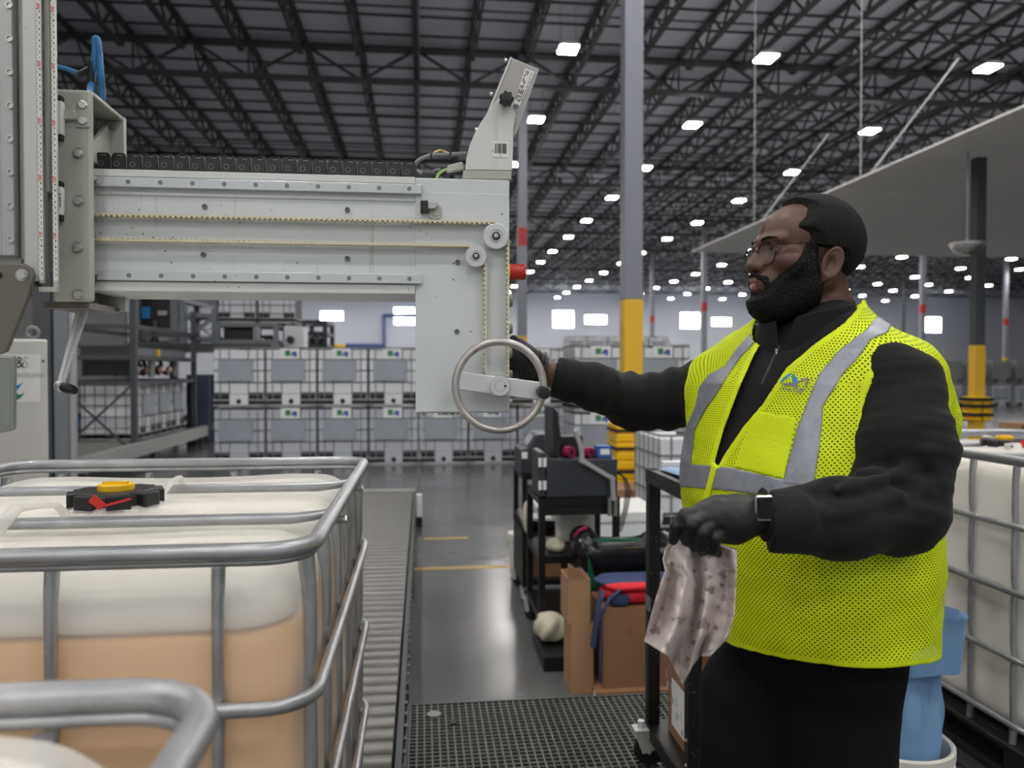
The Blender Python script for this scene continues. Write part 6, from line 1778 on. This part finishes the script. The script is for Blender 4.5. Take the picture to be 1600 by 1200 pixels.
put(lambda p: smax(trunk(p) + .014 + .045 * np.clip((-.40 - p[1]) / .08, 0, 1), -.60 - p[1], .05), (.28, -.70, 1.22), (.90, .17, 2.02), .02)
hd_lo, hd_hi = (.46, .085, 1.48), (.74, .40, 1.765)
put(lambda p: head_sdf(*to_head(p)), hd_lo, hd_hi, .015)
put(lambda p: smin(seg(p, H(-.012, 0, -.035), H(-.022, 0, -.10), .052, .056), seg(p, H(-.022, 0, -.10), H(-.035, 0, -.20), .056, .066), .02), (.45, .02, 1.47), (.76, .38, 1.78), .02)
def put_chain(pts, k, m=.12):
    Q = np.array([P3(*q[:3]) for q in pts]); put(lambda p: chain(p, pts), Q.min(0) - m, Q.max(0) + m, k)
put_chain(thin(ARM_L, .80)[:-1] + [(1212, 812, 1.25, .030), (1180, 803, 1.237, .026)], .03); put_chain(thin(ARM_R, .80)[:-1] + [(880, 592, 1.768, .029), (846, 580, 1.78, .027)], .03)
for hd in (HAND_L, HAND_R):
    for c in hd['palm'] + [hd[k] for k in ('index', 'middle', 'ring', 'little', 'thumb')]: put_chain(thin(c, .5), .002, .05)
put_chain(thin(LEG_L, .84), .03, .16); put_chain(thin(LEG_R, .84), .03, .16)
for leg in (LEG_L, LEG_R):
    an = P3(*leg[-1][:3]); toe = gl(an[0] - .14, an[2] - .11); toe[1] += .045; heel = gl(an[0] + .02, an[2] + .015); heel[1] += .05
    put(lambda p: smin(seg(p, heel, toe, .042, .036), seg(p, an, heel, .05, .042), .02), np.minimum(toe, heel) - .12, np.maximum(an, heel) + .12, .02)
V, Q = surface_nets(BF, bx_, by_, bz_); V = smooth_verts(V, Q, 1, .35)
bme = np_mesh('body', to_world(V), Q[:, ::-1], 'skin')
hf, hl, hu = to_head(V.T)
lipd = np.minimum(hseg(hf, np.abs(hl), hu, (.1245, .004, -.0455), (.102, .0255, -.0515), .0078, .0035), hseg(hf, np.abs(hl), hu, (.1225, 0, -.0605), (.102, .0250, -.0530), .0098, .0035))
at_ = bme.attributes.new('lip', 'FLOAT', 'POINT'); at_.data.foreach_set('value', np.clip(1 - (lipd - .001) / .002, 0, 1).astype(np.float32))
body = link('body', bme, man)

# ---- hair and beard
hax = axes(hd_lo, hd_hi, .0021); hp = sparse(hax); hf, hl, hu = to_head(hp)
hsd = head_sdf(hf, hl, hu, ears=False).astype(np.float32)
shp = np.broadcast_shapes(hf.shape, hl.shape, hu.shape)
line = lambda u, pts: np.interp(u, [q[0] for q in pts], [q[1] for q in pts]).astype(np.float32)
HLN = [(-.13, -.055), (-.06, -.040), (-.03, -.022), (.006, -.016), (.014, .038), (.038, .047), (.051, .067), (.060, .062), (.071, .050), (.090, .041), (.100, .042), (.110, .056), (.118, .070), (.14, .074)]
hreg = hf - line(hu, HLN) + .002 * wob((hf, hl, hu), 420, 9)
hreg = np.maximum(hreg, -.088 - hu)
th = np.clip(-hreg / .02, 0, 1) * np.clip((hu + .10) / .09, .25, 1) * .0105 + .0004
hair = np.maximum(hsd - th - .0017 * wob((hf, hl, hu), 1000, 3, 7), np.maximum(hreg, -(hsd + .006)))
o, Vh, _ = field_obj('hair', hair, hax, 'hair', man, 1, .4)
FMX = [(-.10, .20), (-.088, .150), (-.078, .126), (-.066, .117), (-.054, .110), (-.041, .096), (-.017, .077), (0, .061), (.010, .056), (.028, .046), (.04, .044)]
FMN = [(-.14, .0), (-.10, .0), (-.06, .016), (.0, .025), (.04, .027)]
breg = np.maximum(hf - line(hu, FMX), line(hu, FMN) - hf) + .0016 * wob((hf, hl, hu), 500, 5)
breg = np.maximum(breg, hu - .030)
al_ = np.abs(hl)
mp = (hf, al_, hu)
must = smin(hseg(*mp, (.131, .003, -.0372), (.117, .0275, -.0465), .0050, .0058), hseg(*mp, (.117, .0275, -.0465), (.110, .031, -.068), .0058, .0080), .004)
must = np.minimum(must, hseg(*mp, (.129, 0, -.0735), (.129, .006, -.0735), .005, .003)) + .0015 * wob((hf, hl, hu), 700, 12)
thb = np.interp(hu, [-.13, -.10, -.07, -.04, 0, .03], [.016, .016, .013, .0105, .006, .003]).astype(np.float32) * np.clip(-breg / .014, .1, 1)
bd = np.maximum(hsd - thb, breg)
chin = ell(hf - .078, hl, hu + .098, (.050, .046, .031)); chin = smax(chin, hu + .079 - .35 * np.clip(.115 - hf, -.05, .08), .008)
bd = smin(bd, chin, .012)
bd = smin(bd, np.maximum(hsd - .0034, must), .003)
bd = bd - .0024 * wob((hf, hl, hu), 850, 8, 8) * np.clip((.03 - hu) / .05, .3, 1)
bd = np.maximum(bd, -(hsd + .006))
lips = np.minimum(hseg(hf, np.abs(hl), hu, (.1245, .004, -.0455), (.102, .025, -.0515), .0085, .004), hseg(hf, np.abs(hl), hu, (.1225, 0, -.0605), (.102, .0245, -.0530), .0105, .004))
bd = np.maximum(bd, -(lips - .0005))
o, Vb, _ = field_obj('beard', bd, hax, 'beard', man, 1, .4)
bf_, bl_, bu_ = to_head(Vb.T)
g_ = o.data.attributes.new('grey', 'FLOAT', 'POINT'); g_.data.foreach_set('value', (np.clip((bu_ + .075) / .05, 0, 1) * np.clip((.07 - bf_) / .03, 0, 1) + .12).astype(np.float32))
for s in (1, -1):
    P = [w3(H(.1155, s * .010, .0295)), w3(H(.1165, s * .020, .0335)), w3(H(.112, s * .034, .0355)), w3(H(.101, s * .050, .0315))]
    MB().tube(P, [.0028, .0038, .0034, .0016], 8, flat=.6).build('eyebrow', 'hair', man, smooth=60)
    c = H(.0920, s * .033, .011); MB().ball(w3(c), .0125, 20, 14).build('eyeball', 'eye_white', man, smooth=60)
    e = bpy.data.objects[-1] if False else None
    d = w3(H(.0920 + 1, s * .033 - .02, .011 - .02)) - w3(c); d.normalize()
    eb = [x for x in man.children if x.name.startswith('eyeball')][-1]
    MB().lathe([(.0058, 0), (.0056, .0008), (.004, .0012), (0, .0014)], Vector(w3(c)) + d * .0116, d, 18).build('iris', 'iris', eb, smooth=60)

# ---- spectacles
gl_ = MB()
def rim(s, k=1.0):
    P = []
    for i in range(32):
        a = 2 * math.pi * i / 32; ca, sa = math.cos(a), math.sin(a)
        x = .0262 * math.copysign(abs(ca) ** .85, ca) * k; y = .0212 * math.copysign(abs(sa) ** .82, sa) * k + .0015 * sa
        wrap = math.radians(10); P.append(H(.1225 - (x + .026) * math.sin(wrap) - .10 * y * y / .05, s * (.0345 + x * math.cos(wrap)), .0030 + y))
    return [w3(p) for p in P]
gm_ = MB()
for s in (1, -1): gm_.tube(rim(s), .0015, 8, closed=True)
gm_.tube([w3(H(.1240, .0085, .010)), w3(H(.1265, 0, .013)), w3(H(.1240, -.0085, .010))], .0014, 8)
spec = gm_.build('spectacles', 'frame_dark', man, smooth=60)
for s in (1, -1):
    MB().tube([w3(H(.1145, s * .0605, .015)), w3(H(.106, s * .0670, .0175)), w3(H(.06, s * .076, .0180)), w3(H(.016, s * .0815, .0180)), w3(H(-.006, s * .0825, .006))], [.0022, .0022, .0019, .0018, .0018], 8, flat=.6).build('temple', 'frame_dark', spec, smooth=60)
    R_ = rim(s, .97); c = sum(R_, Vector()) / len(R_) + (w3(H(.0014, 0, 0)) - w3(H(0, 0, 0)))
    m = MB(); m.raw(R_ + [c], [(i, (i + 1) % 32, 32) for i in range(32)]); m.build('lens', 'lens', spec, smooth=80)
    MB().ball(w3(H(.1145, s * .0095, .002)), .0022, 8, 6).build('nose_pad', 'lens', spec)

# ---- black fleece pullover
sax = axes((.055, -.70, 1.17), (.865, .165, 2.0), .0048); sp_ = sparse(sax)
sw = trunk(sp_)
aL, aR = chain(sp_, ARM_L, .03), chain(sp_, ARM_R, .02)
def bump_at(p, px, py, z, r, amp): c = P3(px, py, z); return amp * np.exp(-(((p[0] - c[0]) ** 2 + (p[1] - c[1]) ** 2 + (p[2] - c[2]) ** 2) / (r * r)))
aR = aR - .0062 * wob(sp_, 95, 21, 4, (1.5, .45, .6)) - .0022 * wob(sp_, 190, 22, 4, (1.3, .6, .6))
aL = aL - .0042 * wob(sp_, 80, 23, 4, (.6, 1.3, .6)) - .0016 * wob(sp_, 170, 24, 4, (.7, 1.2, .7))
for q in ((1330, 752, 1.28, .016), (1372, 745, 1.30, .02)):            # folds in the crook of the elbow
    aL = aL - bump_at(sp_, q[0], q[1], q[2], q[3] * 1.6, .010)
for a, b, amp in (((1300, 770, 1.25), (1420, 735, 1.325), .007), ((1290, 800, 1.245), (1400, 775, 1.29), .0055), ((1345, 735, 1.34), (1440, 760, 1.31), .006)):
    dd = seg(sp_, P3(*a), P3(*b), 0, 0); aL = aL - amp * 1.5 * np.exp(-(dd / .011) ** 2) + amp * .9 * np.exp(-((dd - .022) / .012) ** 2)
cutp = P3(1202, 815, 1.244); dirp = P3(1310, 811, 1.31) - cutp; dirp[2] = -.03; dirp /= np.linalg.norm(dirp)
aL = smin(aL, seg(sp_, P3(1190, 815, 1.237), P3(1232, 815, 1.26), .047, .050), .004)
aL = np.maximum(aL, -((sp_[0] - cutp[0]) * dirp[0] + (sp_[1] - cutp[1]) * dirp[1] + (sp_[2] - cutp[2]) * dirp[2]))
cutr = P3(866, 590, 1.758); dirr = P3(930, 606, 1.84) - cutr; dirr[2] = -.01; dirr /= np.linalg.norm(dirr)
aR = smin(aR, seg(sp_, P3(860, 588, 1.75), P3(894, 596, 1.78), .043, .046), .004)
aR = np.maximum(aR, -((sp_[0] - cutr[0]) * dirr[0] + (sp_[1] - cutr[1]) * dirr[1] + (sp_[2] - cutr[2]) * dirr[2]))
sw = np.maximum(sw, -.482 - sp_[1]); sw = smin(sw, aL, .018); sw = smin(sw, aR, .03)
# stand collar
CK0, CK1 = P3(1262, 470, 1.615), P3(1256, 565, 1.625)
def collar_f(p):
    d = CK1 - CK0; x, y, z = p[0] - CK0[0], p[1] - CK0[1], p[2] - CK0[2]
    t = (x * d[0] + y * d[1] + z * d[2]) / float(d @ d)
    r = np.sqrt((x - t * d[0]) ** 2 + (y - t * d[1]) ** 2 + (z - t * d[2]) ** 2)
    px = p[0] / p[2] * FPX + 800; py = 600 - p[1] / p[2] * FPX
    top = 508 - (px - 1180) * (34 / 155.0)
    sh = np.abs(r - (.083 + .016 * np.clip(t, 0, 1))) - .0062
    c = np.maximum(sh, (top - py) / FPX * 1.6); c = np.maximum(c, (py - 580) / FPX * 1.6)
    wedge = polyd(px, py, [(1212, 490), (1246, 490), (1222, 552), (1217, 552)]) / FPX * 1.6
    return np.maximum(c, np.where(p[2] < 1.60, -wedge, -1))
o, _, _ = field_obj('pullover', sw, sax, 'fleece', man, 1)
cax = axes((.44, .02, 1.46), (.74, .20, 1.78), .0030); field_obj('collar', collar_f(sparse(cax)), cax, 'fleece', man, 2)
MB().tube([w3(P3(1218, 541, 1.505)), w3(P3(1210, 556, 1.500)), w3(P3(1190, 600, 1.485))], .0022, 6).build('zip', 'boot', man); MB().obox(w3(P3(1213, 549, 1.496)), (.003, .003, .010)).build('zip_pull', 'bolt', man)

# ---- trousers and boots
tax = axes((.25, float(gl(0, 1.6)[1]) + .07, 1.36), (.86, -.44, 1.92), .0085); tp_ = sparse(tax)
tr = torso_f(tp_) + .028; tr = smax(tr, -.60 - tp_[1], .05)
tr = smin(tr, chain(tp_, LEG_L), .03); tr = smin(tr, chain(tp_, LEG_R), .03); tr = tr - .003 * wob(tp_, 60, 31); tr = np.maximum(tr, tp_[1] + .455)
field_obj('trousers', tr, tax, 'trousers', man, 2)
for leg in (LEG_L, LEG_R):
    an = P3(*leg[-1][:3]); toe = gl(an[0] - .15, an[2] - .115); toe[1] += .048; heel = gl(an[0] + .02, an[2] + .015); heel[1] += .052
    ax = axes(np.minimum(toe, heel) - .08, np.maximum(an, heel) + .08, .007); ax[1] = np.arange(float(gl(0, an[2])[1]) - .012, an[1] + .06, .007, dtype=np.float32); p = sparse(ax)
    f = smin(seg(p, heel, toe, .052, .046), seg(p, an, heel, .062, .052), .03); f = np.maximum(f, p[1] - an[1] - .03)
    gz_ = (GZ + math.sin(PITCH) * p[2]) / math.cos(PITCH); f = np.maximum(f, gz_ + .003 - p[1]); field_obj('boot', f, ax, 'boot', man, 1)

# ---- gloves and watch
def glove(hd, wrist, wdir, lo, hi, nm):
    ax = axes(lo, hi, .0019); p = sparse(ax); f = hand_f(p, hd, .0008)
    f = f - .0009 * wob(p, 330, 41, 5); d = wdir / np.linalg.norm(wdir)
    s = (p[0] - wrist[0]) * d[0] + (p[1] - wrist[1]) * d[1] + (p[2] - wrist[2]) * d[2]
    f = f - .0016 * np.cos(s * 520) * np.exp(-((s + .012) / .022) ** 2)          # gathered folds at the wrist
    f = np.maximum(f, s); o, _, _ = field_obj(nm, f, ax, 'glove', man, 1, .4); return o
wl = P3(1230, 807, 1.258); tag(glove(HAND_L, wl, P3(1260, 812, 1.28) - wl, (.235, -.275, 1.14), (.46, -.15, 1.31), 'glove'), 'black glove on the hand that holds the rag')
wr = P3(852, 583, 1.77); tag(glove(HAND_R, wr, P3(900, 596, 1.77) - wr, (-.08, .0, 1.70), (.10, .115, 1.92), 'glove'), 'black glove on the hand behind the handwheel')
def wq(px, py, z): return w3(P3(px, py, z))
wt_ = MB().prism([wq(x, y, 1.198) for x, y in ((1182, 774), (1207, 774), (1209, 777), (1209, 812), (1206, 815), (1184, 814.5), (1180, 810), (1179.5, 778))], (0, 0, 0), Vector(FWD) * .011).build('watch', 'silver_case', man, smooth=None, bevel=.0025)
MB().prism([wq(x, y, 1.1972) for x, y in ((1184.5, 778), (1208, 777), (1208, 812), (1186, 811.5), (1183, 808), (1182.5, 781))], (0, 0, 0), Vector(FWD) * .002).build('watch_screen', 'watch_glass', wt_, smooth=None)
st_ = MB()
for k in range(20): pass
P = [w3(P3(1193, 804, 1.238) + np.array([0, .032 * math.cos(a), -.032 * math.sin(a)], np.float32)) for a in [2 * math.pi * k / 20 for k in range(20)]]
MB().tube(P, .010, 8, closed=True, flat=.35, up=tuple(RGT)).build('watch_strap', 'black_rubber', wt_, smooth=60)

# ---- safety vest: thin shell round the trunk, cut at neck, V, arms and hem
VPOLY = [(1199, 520), (1178, 556), (1155, 608), (1131, 672), (1117, 722), (1122, 728), (1132, 710), (1160, 668), (1192, 630), (1227, 576), (1270, 539), (1318, 505), (1338, 484), (1338, 430), (1180, 430)]
def vest_v(p):
    d = torso_f(p)
    d = smin(d, chain(p, [(1300, 522, 1.585, .052), (1392, 596, 1.50, .076)]), .055); d = smin(d, chain(p, [(1228, 526, 1.67, .050), (1126, 600, 1.785, .065)]), .05)
    d = smin(d, seg(p, P3(1402, 600, 1.54), P3(1416, 660, 1.55), .078, .084), .03)          # loose armhole behind the shoulder
    d = d - .0105 - .0044 * wob(p, 34, 51, 4) - .0020 * wob(p, 85, 52, 4)
    lowb = np.clip((-.33 - p[1]) / .2, 0, 1)
    return d - .006 * lowb * wob(p, 46, 53, 3, (1, .25, 1)) - .004 * lowb
def vest_cuts(p):
    px = p[0] / p[2] * FPX + 800; py = 600 - p[1] / p[2] * FPX
    d = CK1 - CK0; x, y, z = p[0] - CK0[0], p[1] - CK0[1], p[2] - CK0[2]; t = (x * d[0] + y * d[1] + z * d[2]) / float(d @ d)
    r = np.sqrt((x - t * d[0]) ** 2 + (y - t * d[1]) ** 2 + (z - t * d[2]) ** 2)
    c = .101 + .004 * np.clip(t, 0, 1) - r
    c = np.where(p[1] > .03, c, -1)
    f, l, A, B = torso_fl(p)
    v = -polyd(px, py, VPOLY) * p[2] / FPX
    c = np.maximum(c, np.where((f > -.02) & (p[2] < 1.74), v, -1))
    c = np.maximum(c, .082 - chain(p, [(1408, 628, 1.45, 0), (1412, 730, 1.40, 0)]))
    c = np.maximum(c, .071 - chain(p, [(1098, 610, 1.81, 0), (1030, 626, 1.88, 0)]))
    hem = -.500 - .010 * np.clip((p[2] - 1.46) / .1, -1, 1)
    return np.maximum(c, hem - p[1])
vax = axes((.33, -.545, 1.31), (.865, .165, 1.99), .0031); vp = sparse(vax)
vf = vest_v(vp).astype(np.float32)
VS = np.maximum(np.abs(vf) - .0027, -1)
bi = np.argwhere(np.abs(vf) < .013)
pts = np.stack([vax[k][bi[:, k]] for k in range(3)])
VS[bi[:, 0], bi[:, 1], bi[:, 2]] = smax(VS[bi[:, 0], bi[:, 1], bi[:, 2]], vest_cuts(pts).astype(np.float32), .001)
Vv, Qv = surface_nets(VS, *vax); Vv = smooth_verts(Vv, Qv, 2, .4)
vv_ = vest_v(Vv.T); Qv = Qv[vv_[Qv].mean(1) > -.0006]
used = np.unique(Qv); remap = -np.ones(len(Vv), int); remap[used] = np.arange(len(used)); Vv = Vv[used]; Qv = remap[Qv]
vest = link('safety_vest', np_mesh('safety_vest', to_world(Vv), Qv[:, ::-1], 'vest'), man)
pv = Vv.T; cuts = vest_cuts(pv)
ea = vest.data.attributes.new('edge', 'FLOAT', 'POINT'); ea.data.foreach_set('value', np.clip((cuts + .0115) / .002, 0, 1).astype(np.float32))
f_, l_, A_, B_ = torso_fl(pv)
uu = np.arctan2(l_, f_) * .215; vv = pv[1] + .25 * np.abs(pv[2] - TZ) * (pv[1] > .0)
uvl = vest.data.uv_layers.new(name='mesh'); li = np.zeros(len(vest.data.loops), np.int32); vest.data.loops.foreach_get('vertex_index', li)
uvl.data.foreach_set('uv', np.stack([uu[li], vv[li]], 1).astype(np.float32).ravel())
def patch(name, poly, mat, lo=.0008, hi=.0055, h=.0024, zr=(1.36, 1.78), parent=None, front=True):
    xs_ = [q[0] for q in poly]; ys_ = [q[1] for q in poly]; z0, z1 = zr
    A0 = min((min(xs_) - 6 - 800) / FPX * z for z in zr); A1 = max((max(xs_) + 6 - 800) / FPX * z for z in zr)
    B0 = min(-(max(ys_) + 6 - 600) / FPX * z for z in zr); B1 = max(-(min(ys_) - 6 - 600) / FPX * z for z in zr)
    ax = axes((A0, B0, z0), (A1, B1, z1), h); p = sparse(ax)
    v = vest_v(p).astype(np.float32); F = np.maximum(lo - v, v - hi); bi = np.argwhere(np.abs(v) < .02)
    pts = np.stack([ax[k][bi[:, k]] for k in range(3)])
    px = pts[0] / pts[2] * FPX + 800; py = 600 - pts[1] / pts[2] * FPX
    g = polyd(px, py, poly) * pts[2] / FPX; g = np.maximum(g, vest_cuts(pts) + .004)
    if front: f, l, A, B = torso_fl(pts); g = np.maximum(g, -f - .06)
    F[bi[:, 0], bi[:, 1], bi[:, 2]] = np.maximum(F[bi[:, 0], bi[:, 1], bi[:, 2]], g.astype(np.float32)); F[np.abs(v) >= .02] = .05
    o, _, _ = field_obj(name, F, ax, mat, parent or vest, 1, .4); return o
SL = [(1354, 514), (1312, 546), (1280, 583), (1260, 630), (1245, 670), (1230, 725), (1222, 756), (1271, 762), (1280, 705), (1285, 660), (1286, 635), (1293, 624), (1317, 585), (1343, 557), (1360, 531), (1388, 519), (1396, 500), (1370, 495)]
SR = [(1172, 521), (1150, 545), (1132, 572), (1107, 585), (1092, 605), (1086, 635), (1070, 672), (1060, 730), (1080, 730), (1085, 672), (1102, 640), (1120, 615), (1140, 582), (1160, 555), (1186, 528), (1190, 510), (1180, 508)]
HB = [(1050, 722), (1111, 727), (1147, 731), (1225, 749), (1270, 757), (1340, 764), (1450, 768), (1470, 806), (1340, 803), (1180, 772), (1116, 765), (1102, 764), (1050, 760)]
patch('reflective_strip', SL, 'reflective', zr=(1.33, 1.68)); patch('reflective_strip', SR, 'reflective', zr=(1.46, 1.88)); patch('reflective_band', HB, 'reflective', .0006, .0050, .0027, (1.34, 1.95), front=False)
patch('chest_pocket', [(1182, 642), (1245, 652), (1225, 749), (1147, 730), (1160, 690)], 'vest_solid', .001, .0048, zr=(1.36, 1.64))
patch('zipper', [(1113, 722), (1123, 722), (1109, 775), (1099, 815), (1086, 850), (1074, 850), (1092, 800), (1101, 770)], 'vest_solid', .001, .0075, zr=(1.38, 1.70))
# logo drawn on the vest cloth
bvh = BVHTree.FromPolygons([tuple(v) for v in to_world(Vv)], [tuple(int(i) for i in q) for q in Qv])
def on_vest(px, py, off=.0018):
    d = Vector(_ray(px, py)).normalized(); h = bvh.ray_cast(Vector(EYE), d)
    return (h[0] if h[0] is not None else Vector(EYE) + d * 1.5) - d * off
ZL = lambda x, y: (1190 + x / 16, 570 + y / 16)
def decal(polys, mat, name):
    m = MB()
    for poly in polys: m.prism([on_vest(*ZL(*q)) for q in poly], (0, 0, 0), Vector(FWD) * .0012)
    m.build(name, mat, vest, smooth=None)
decal([[(450, 470), (480, 400), (560, 310), (690, 215), (740, 225), (690, 280), (600, 350), (520, 430)], [(760, 225), (800, 240), (860, 290), (895, 350), (910, 440), (780, 450), (775, 340)]], 'blue_ink', 'logo_blue_stroke')
MAT['grey_print'] = M_plain('grey_print', srgb(128, 128, 132), 0.6, 0, 0.05)
decal([[(500, 480), (560, 455), (780, 450), (910, 440), (910, 600), (860, 605), (800, 530), (620, 525)], [(910, 440), (990, 370), (1070, 325), (1150, 325), (1190, 365), (1100, 375), (1000, 400), (935, 455)], [(1190, 365), (1270, 330), (1280, 345), (1190, 385)], [(1130, 400), (1180, 390), (1160, 470), (1120, 530), (1080, 490)], [(940, 590), (1000, 580), (1060, 610), (1120, 530), (1135, 540), (1060, 640), (1000, 645), (930, 610)]], 'grey_print', 'logo_grey_stroke')
cu = bpy.data.curves.new('lettering', 'FONT'); cu.body = 'CTEACTIVES'; cu.size = 1.0; cu.resolution_u = 2; cu.offset = .02
to = bpy.data.objects.new('lettering_source', cu); tm = bpy.data.meshes.new_from_object(to); bpy.data.objects.remove(to); bpy.data.curves.remove(cu)
wv = max(v.co.x for v in tm.vertices)
for v in tm.vertices:
    u = v.co.x / wv; h = v.co.y / .7
    X0 = 455 + u * 530; Y0 = 610 + 110 * u - 12 * math.sin(u * 3); v.co = on_vest(*ZL(X0 + h * 38, Y0 - h * (52 + 30 * (u > .0) * 0)), .0020)
tm.materials.clear(); tm.materials.append(MAT['grey_print']); link('lettering', tm, vest)

# ---- rag in the hand
def lerp_poly(t, pts):
    n = len(pts) - 1; L = [0]
    for a, b in zip(pts[:-1], pts[1:]): L.append(L[-1] + math.hypot(b[0] - a[0], b[1] - a[1]))
    s = t * L[-1]
    for i in range(n):
        if s <= L[i + 1] or i == n - 1:
            k = (s - L[i]) / max(1e-6, L[i + 1] - L[i]); return (pts[i][0] + (pts[i + 1][0] - pts[i][0]) * k, pts[i][1] + (pts[i + 1][1] - pts[i][1]) * k)
LEFT = [(1060, 836), (1040, 858), (1036, 874), (1040, 892), (1028, 925), (1016, 966), (1007, 1002)]
RIGHT = [(1128, 852), (1151, 858), (1151, 880), (1149, 930), (1147, 963), (1137, 997)]
BOT = [(1007, 1002), (1046, 1027), (1056, 1048), (1066, 1070), (1082, 1040), (1096, 1022), (1122, 1012), (1137, 997)]
TOP = [(1060, 836), (1085, 842), (1108, 848), (1128, 852)]
NR, NC = 110, 120; P = []; RPX = []
for i in range(NR):
    s = i / (NR - 1); row = []
    for j in range(NC):
        t = j / (NC - 1)
        l = lerp_poly(s, LEFT); r = lerp_poly(s, RIGHT); tp = lerp_poly(t, TOP); bt = lerp_poly(t, BOT)
        c = (l[0] * (1 - t) + r[0] * t, l[1] * (1 - t) + r[1] * t)
        tb = (tp[0] * (1 - s) + bt[0] * s, tp[1] * (1 - s) + bt[1] * s)
        co = ((LEFT[0][0] * (1 - t) + RIGHT[0][0] * t) * (1 - s) + (LEFT[-1][0] * (1 - t) + RIGHT[-1][0] * t) * s, (LEFT[0][1] * (1 - t) + RIGHT[0][1] * t) * (1 - s) + (LEFT[-1][1] * (1 - t) + RIGHT[-1][1] * t) * s)
        x = c[0] + tb[0] - co[0]; y = c[1] + tb[1] - co[1]
        q = t + .05 * math.sin(s * 5 + 2)
        fold = .026 * math.sin(q * 17 + 1.2 * s) + .010 * math.sin(q * 31 - 3 * s + 1) + .012 * math.exp(-((q - .52) / .10) ** 2) - .018 * math.exp(-((q - .30 + .12 * s) / .08) ** 2)
        cr = .0025 * math.sin(23 * s + 14 * t) * math.sin(19 * t - 11 * s) + .0016 * math.sin(47 * s - 29 * t)
        z = 1.216 + fold * (.35 + .75 * s) + cr + .01 * s
        # a turned-up flap along the lower middle
        z -= .014 * math.exp(-((s - .80) / .06) ** 2) * (t > .3) * (1 - abs(t - .62) / .4 if abs(t - .62) < .4 else 0)
        row.append(w3(P3(x, y, z))); RPX.append((x, y))
    P.append(row)
def _rag():
    n = N('grimy_rag'); v = n.coord()
    col = n.mixc(n.noise(v, 12, 4), srgb(192, 180, 176), srgb(214, 204, 200))
    at = n.add('ShaderNodeAttribute', attribute_name='stain')
    n.base(n.mixc(n.math('MULTIPLY', at.outputs['Fac'], n.ramp(n.noise(v, 90, 3), [(.3, .35), (.6, .8)])), col, srgb(118, 104, 103))); n.set(0.85, 0, 0.2); n.bump(n.noise(v, 70, 4, .7), .5, .004); return n.m
MAT['rag'] = _rag()
rag = MB().grid(P).build('rag', 'rag', None, smooth=80, solid=.0016)
RPX = np.array(RPX); stv = np.zeros(len(RPX), np.float32); rr = random.Random(8)
SPOTS = [(1050, 881, 4), (1129, 897, 7), (1110, 922, 6), (1131, 935, 5), (1064, 969, 6), (1024, 984, 8), (1127, 914, 3.5), (1052, 968, 3), (1099, 976, 9), (1122, 948, 3), (1098, 940, 4), (1118, 981, 4), (1043, 905, 3), (1084, 892, 3), (1138, 868, 3.5), (1075, 1030, 4), (1108, 902, 4), (1104, 890, 3), (1034, 950, 3), (1084, 1004, 4)]
SPOTS += [(rr.uniform(1015, 1148), rr.uniform(855, 1040), rr.uniform(1.0, 2.2)) for _ in range(40)]
for x, y, r_ in SPOTS:
    a_ = np.arctan2(RPX[:, 1] - y, RPX[:, 0] - x); d_ = np.hypot(RPX[:, 0] - x, RPX[:, 1] - y) / (r_ * (1 + .22 * np.sin(3 * a_ + x) + .15 * np.sin(5 * a_ + y)))
    stv = np.maximum(stv, np.clip((1.15 - d_) / .3, 0, 1))
sa = rag.data.attributes.new('stain', 'FLOAT', 'POINT'); sa.data.foreach_set('value', stv.astype(np.float32))
tag(rag, "stained pale grey rag hanging from the man's gloved hand", 'rag')
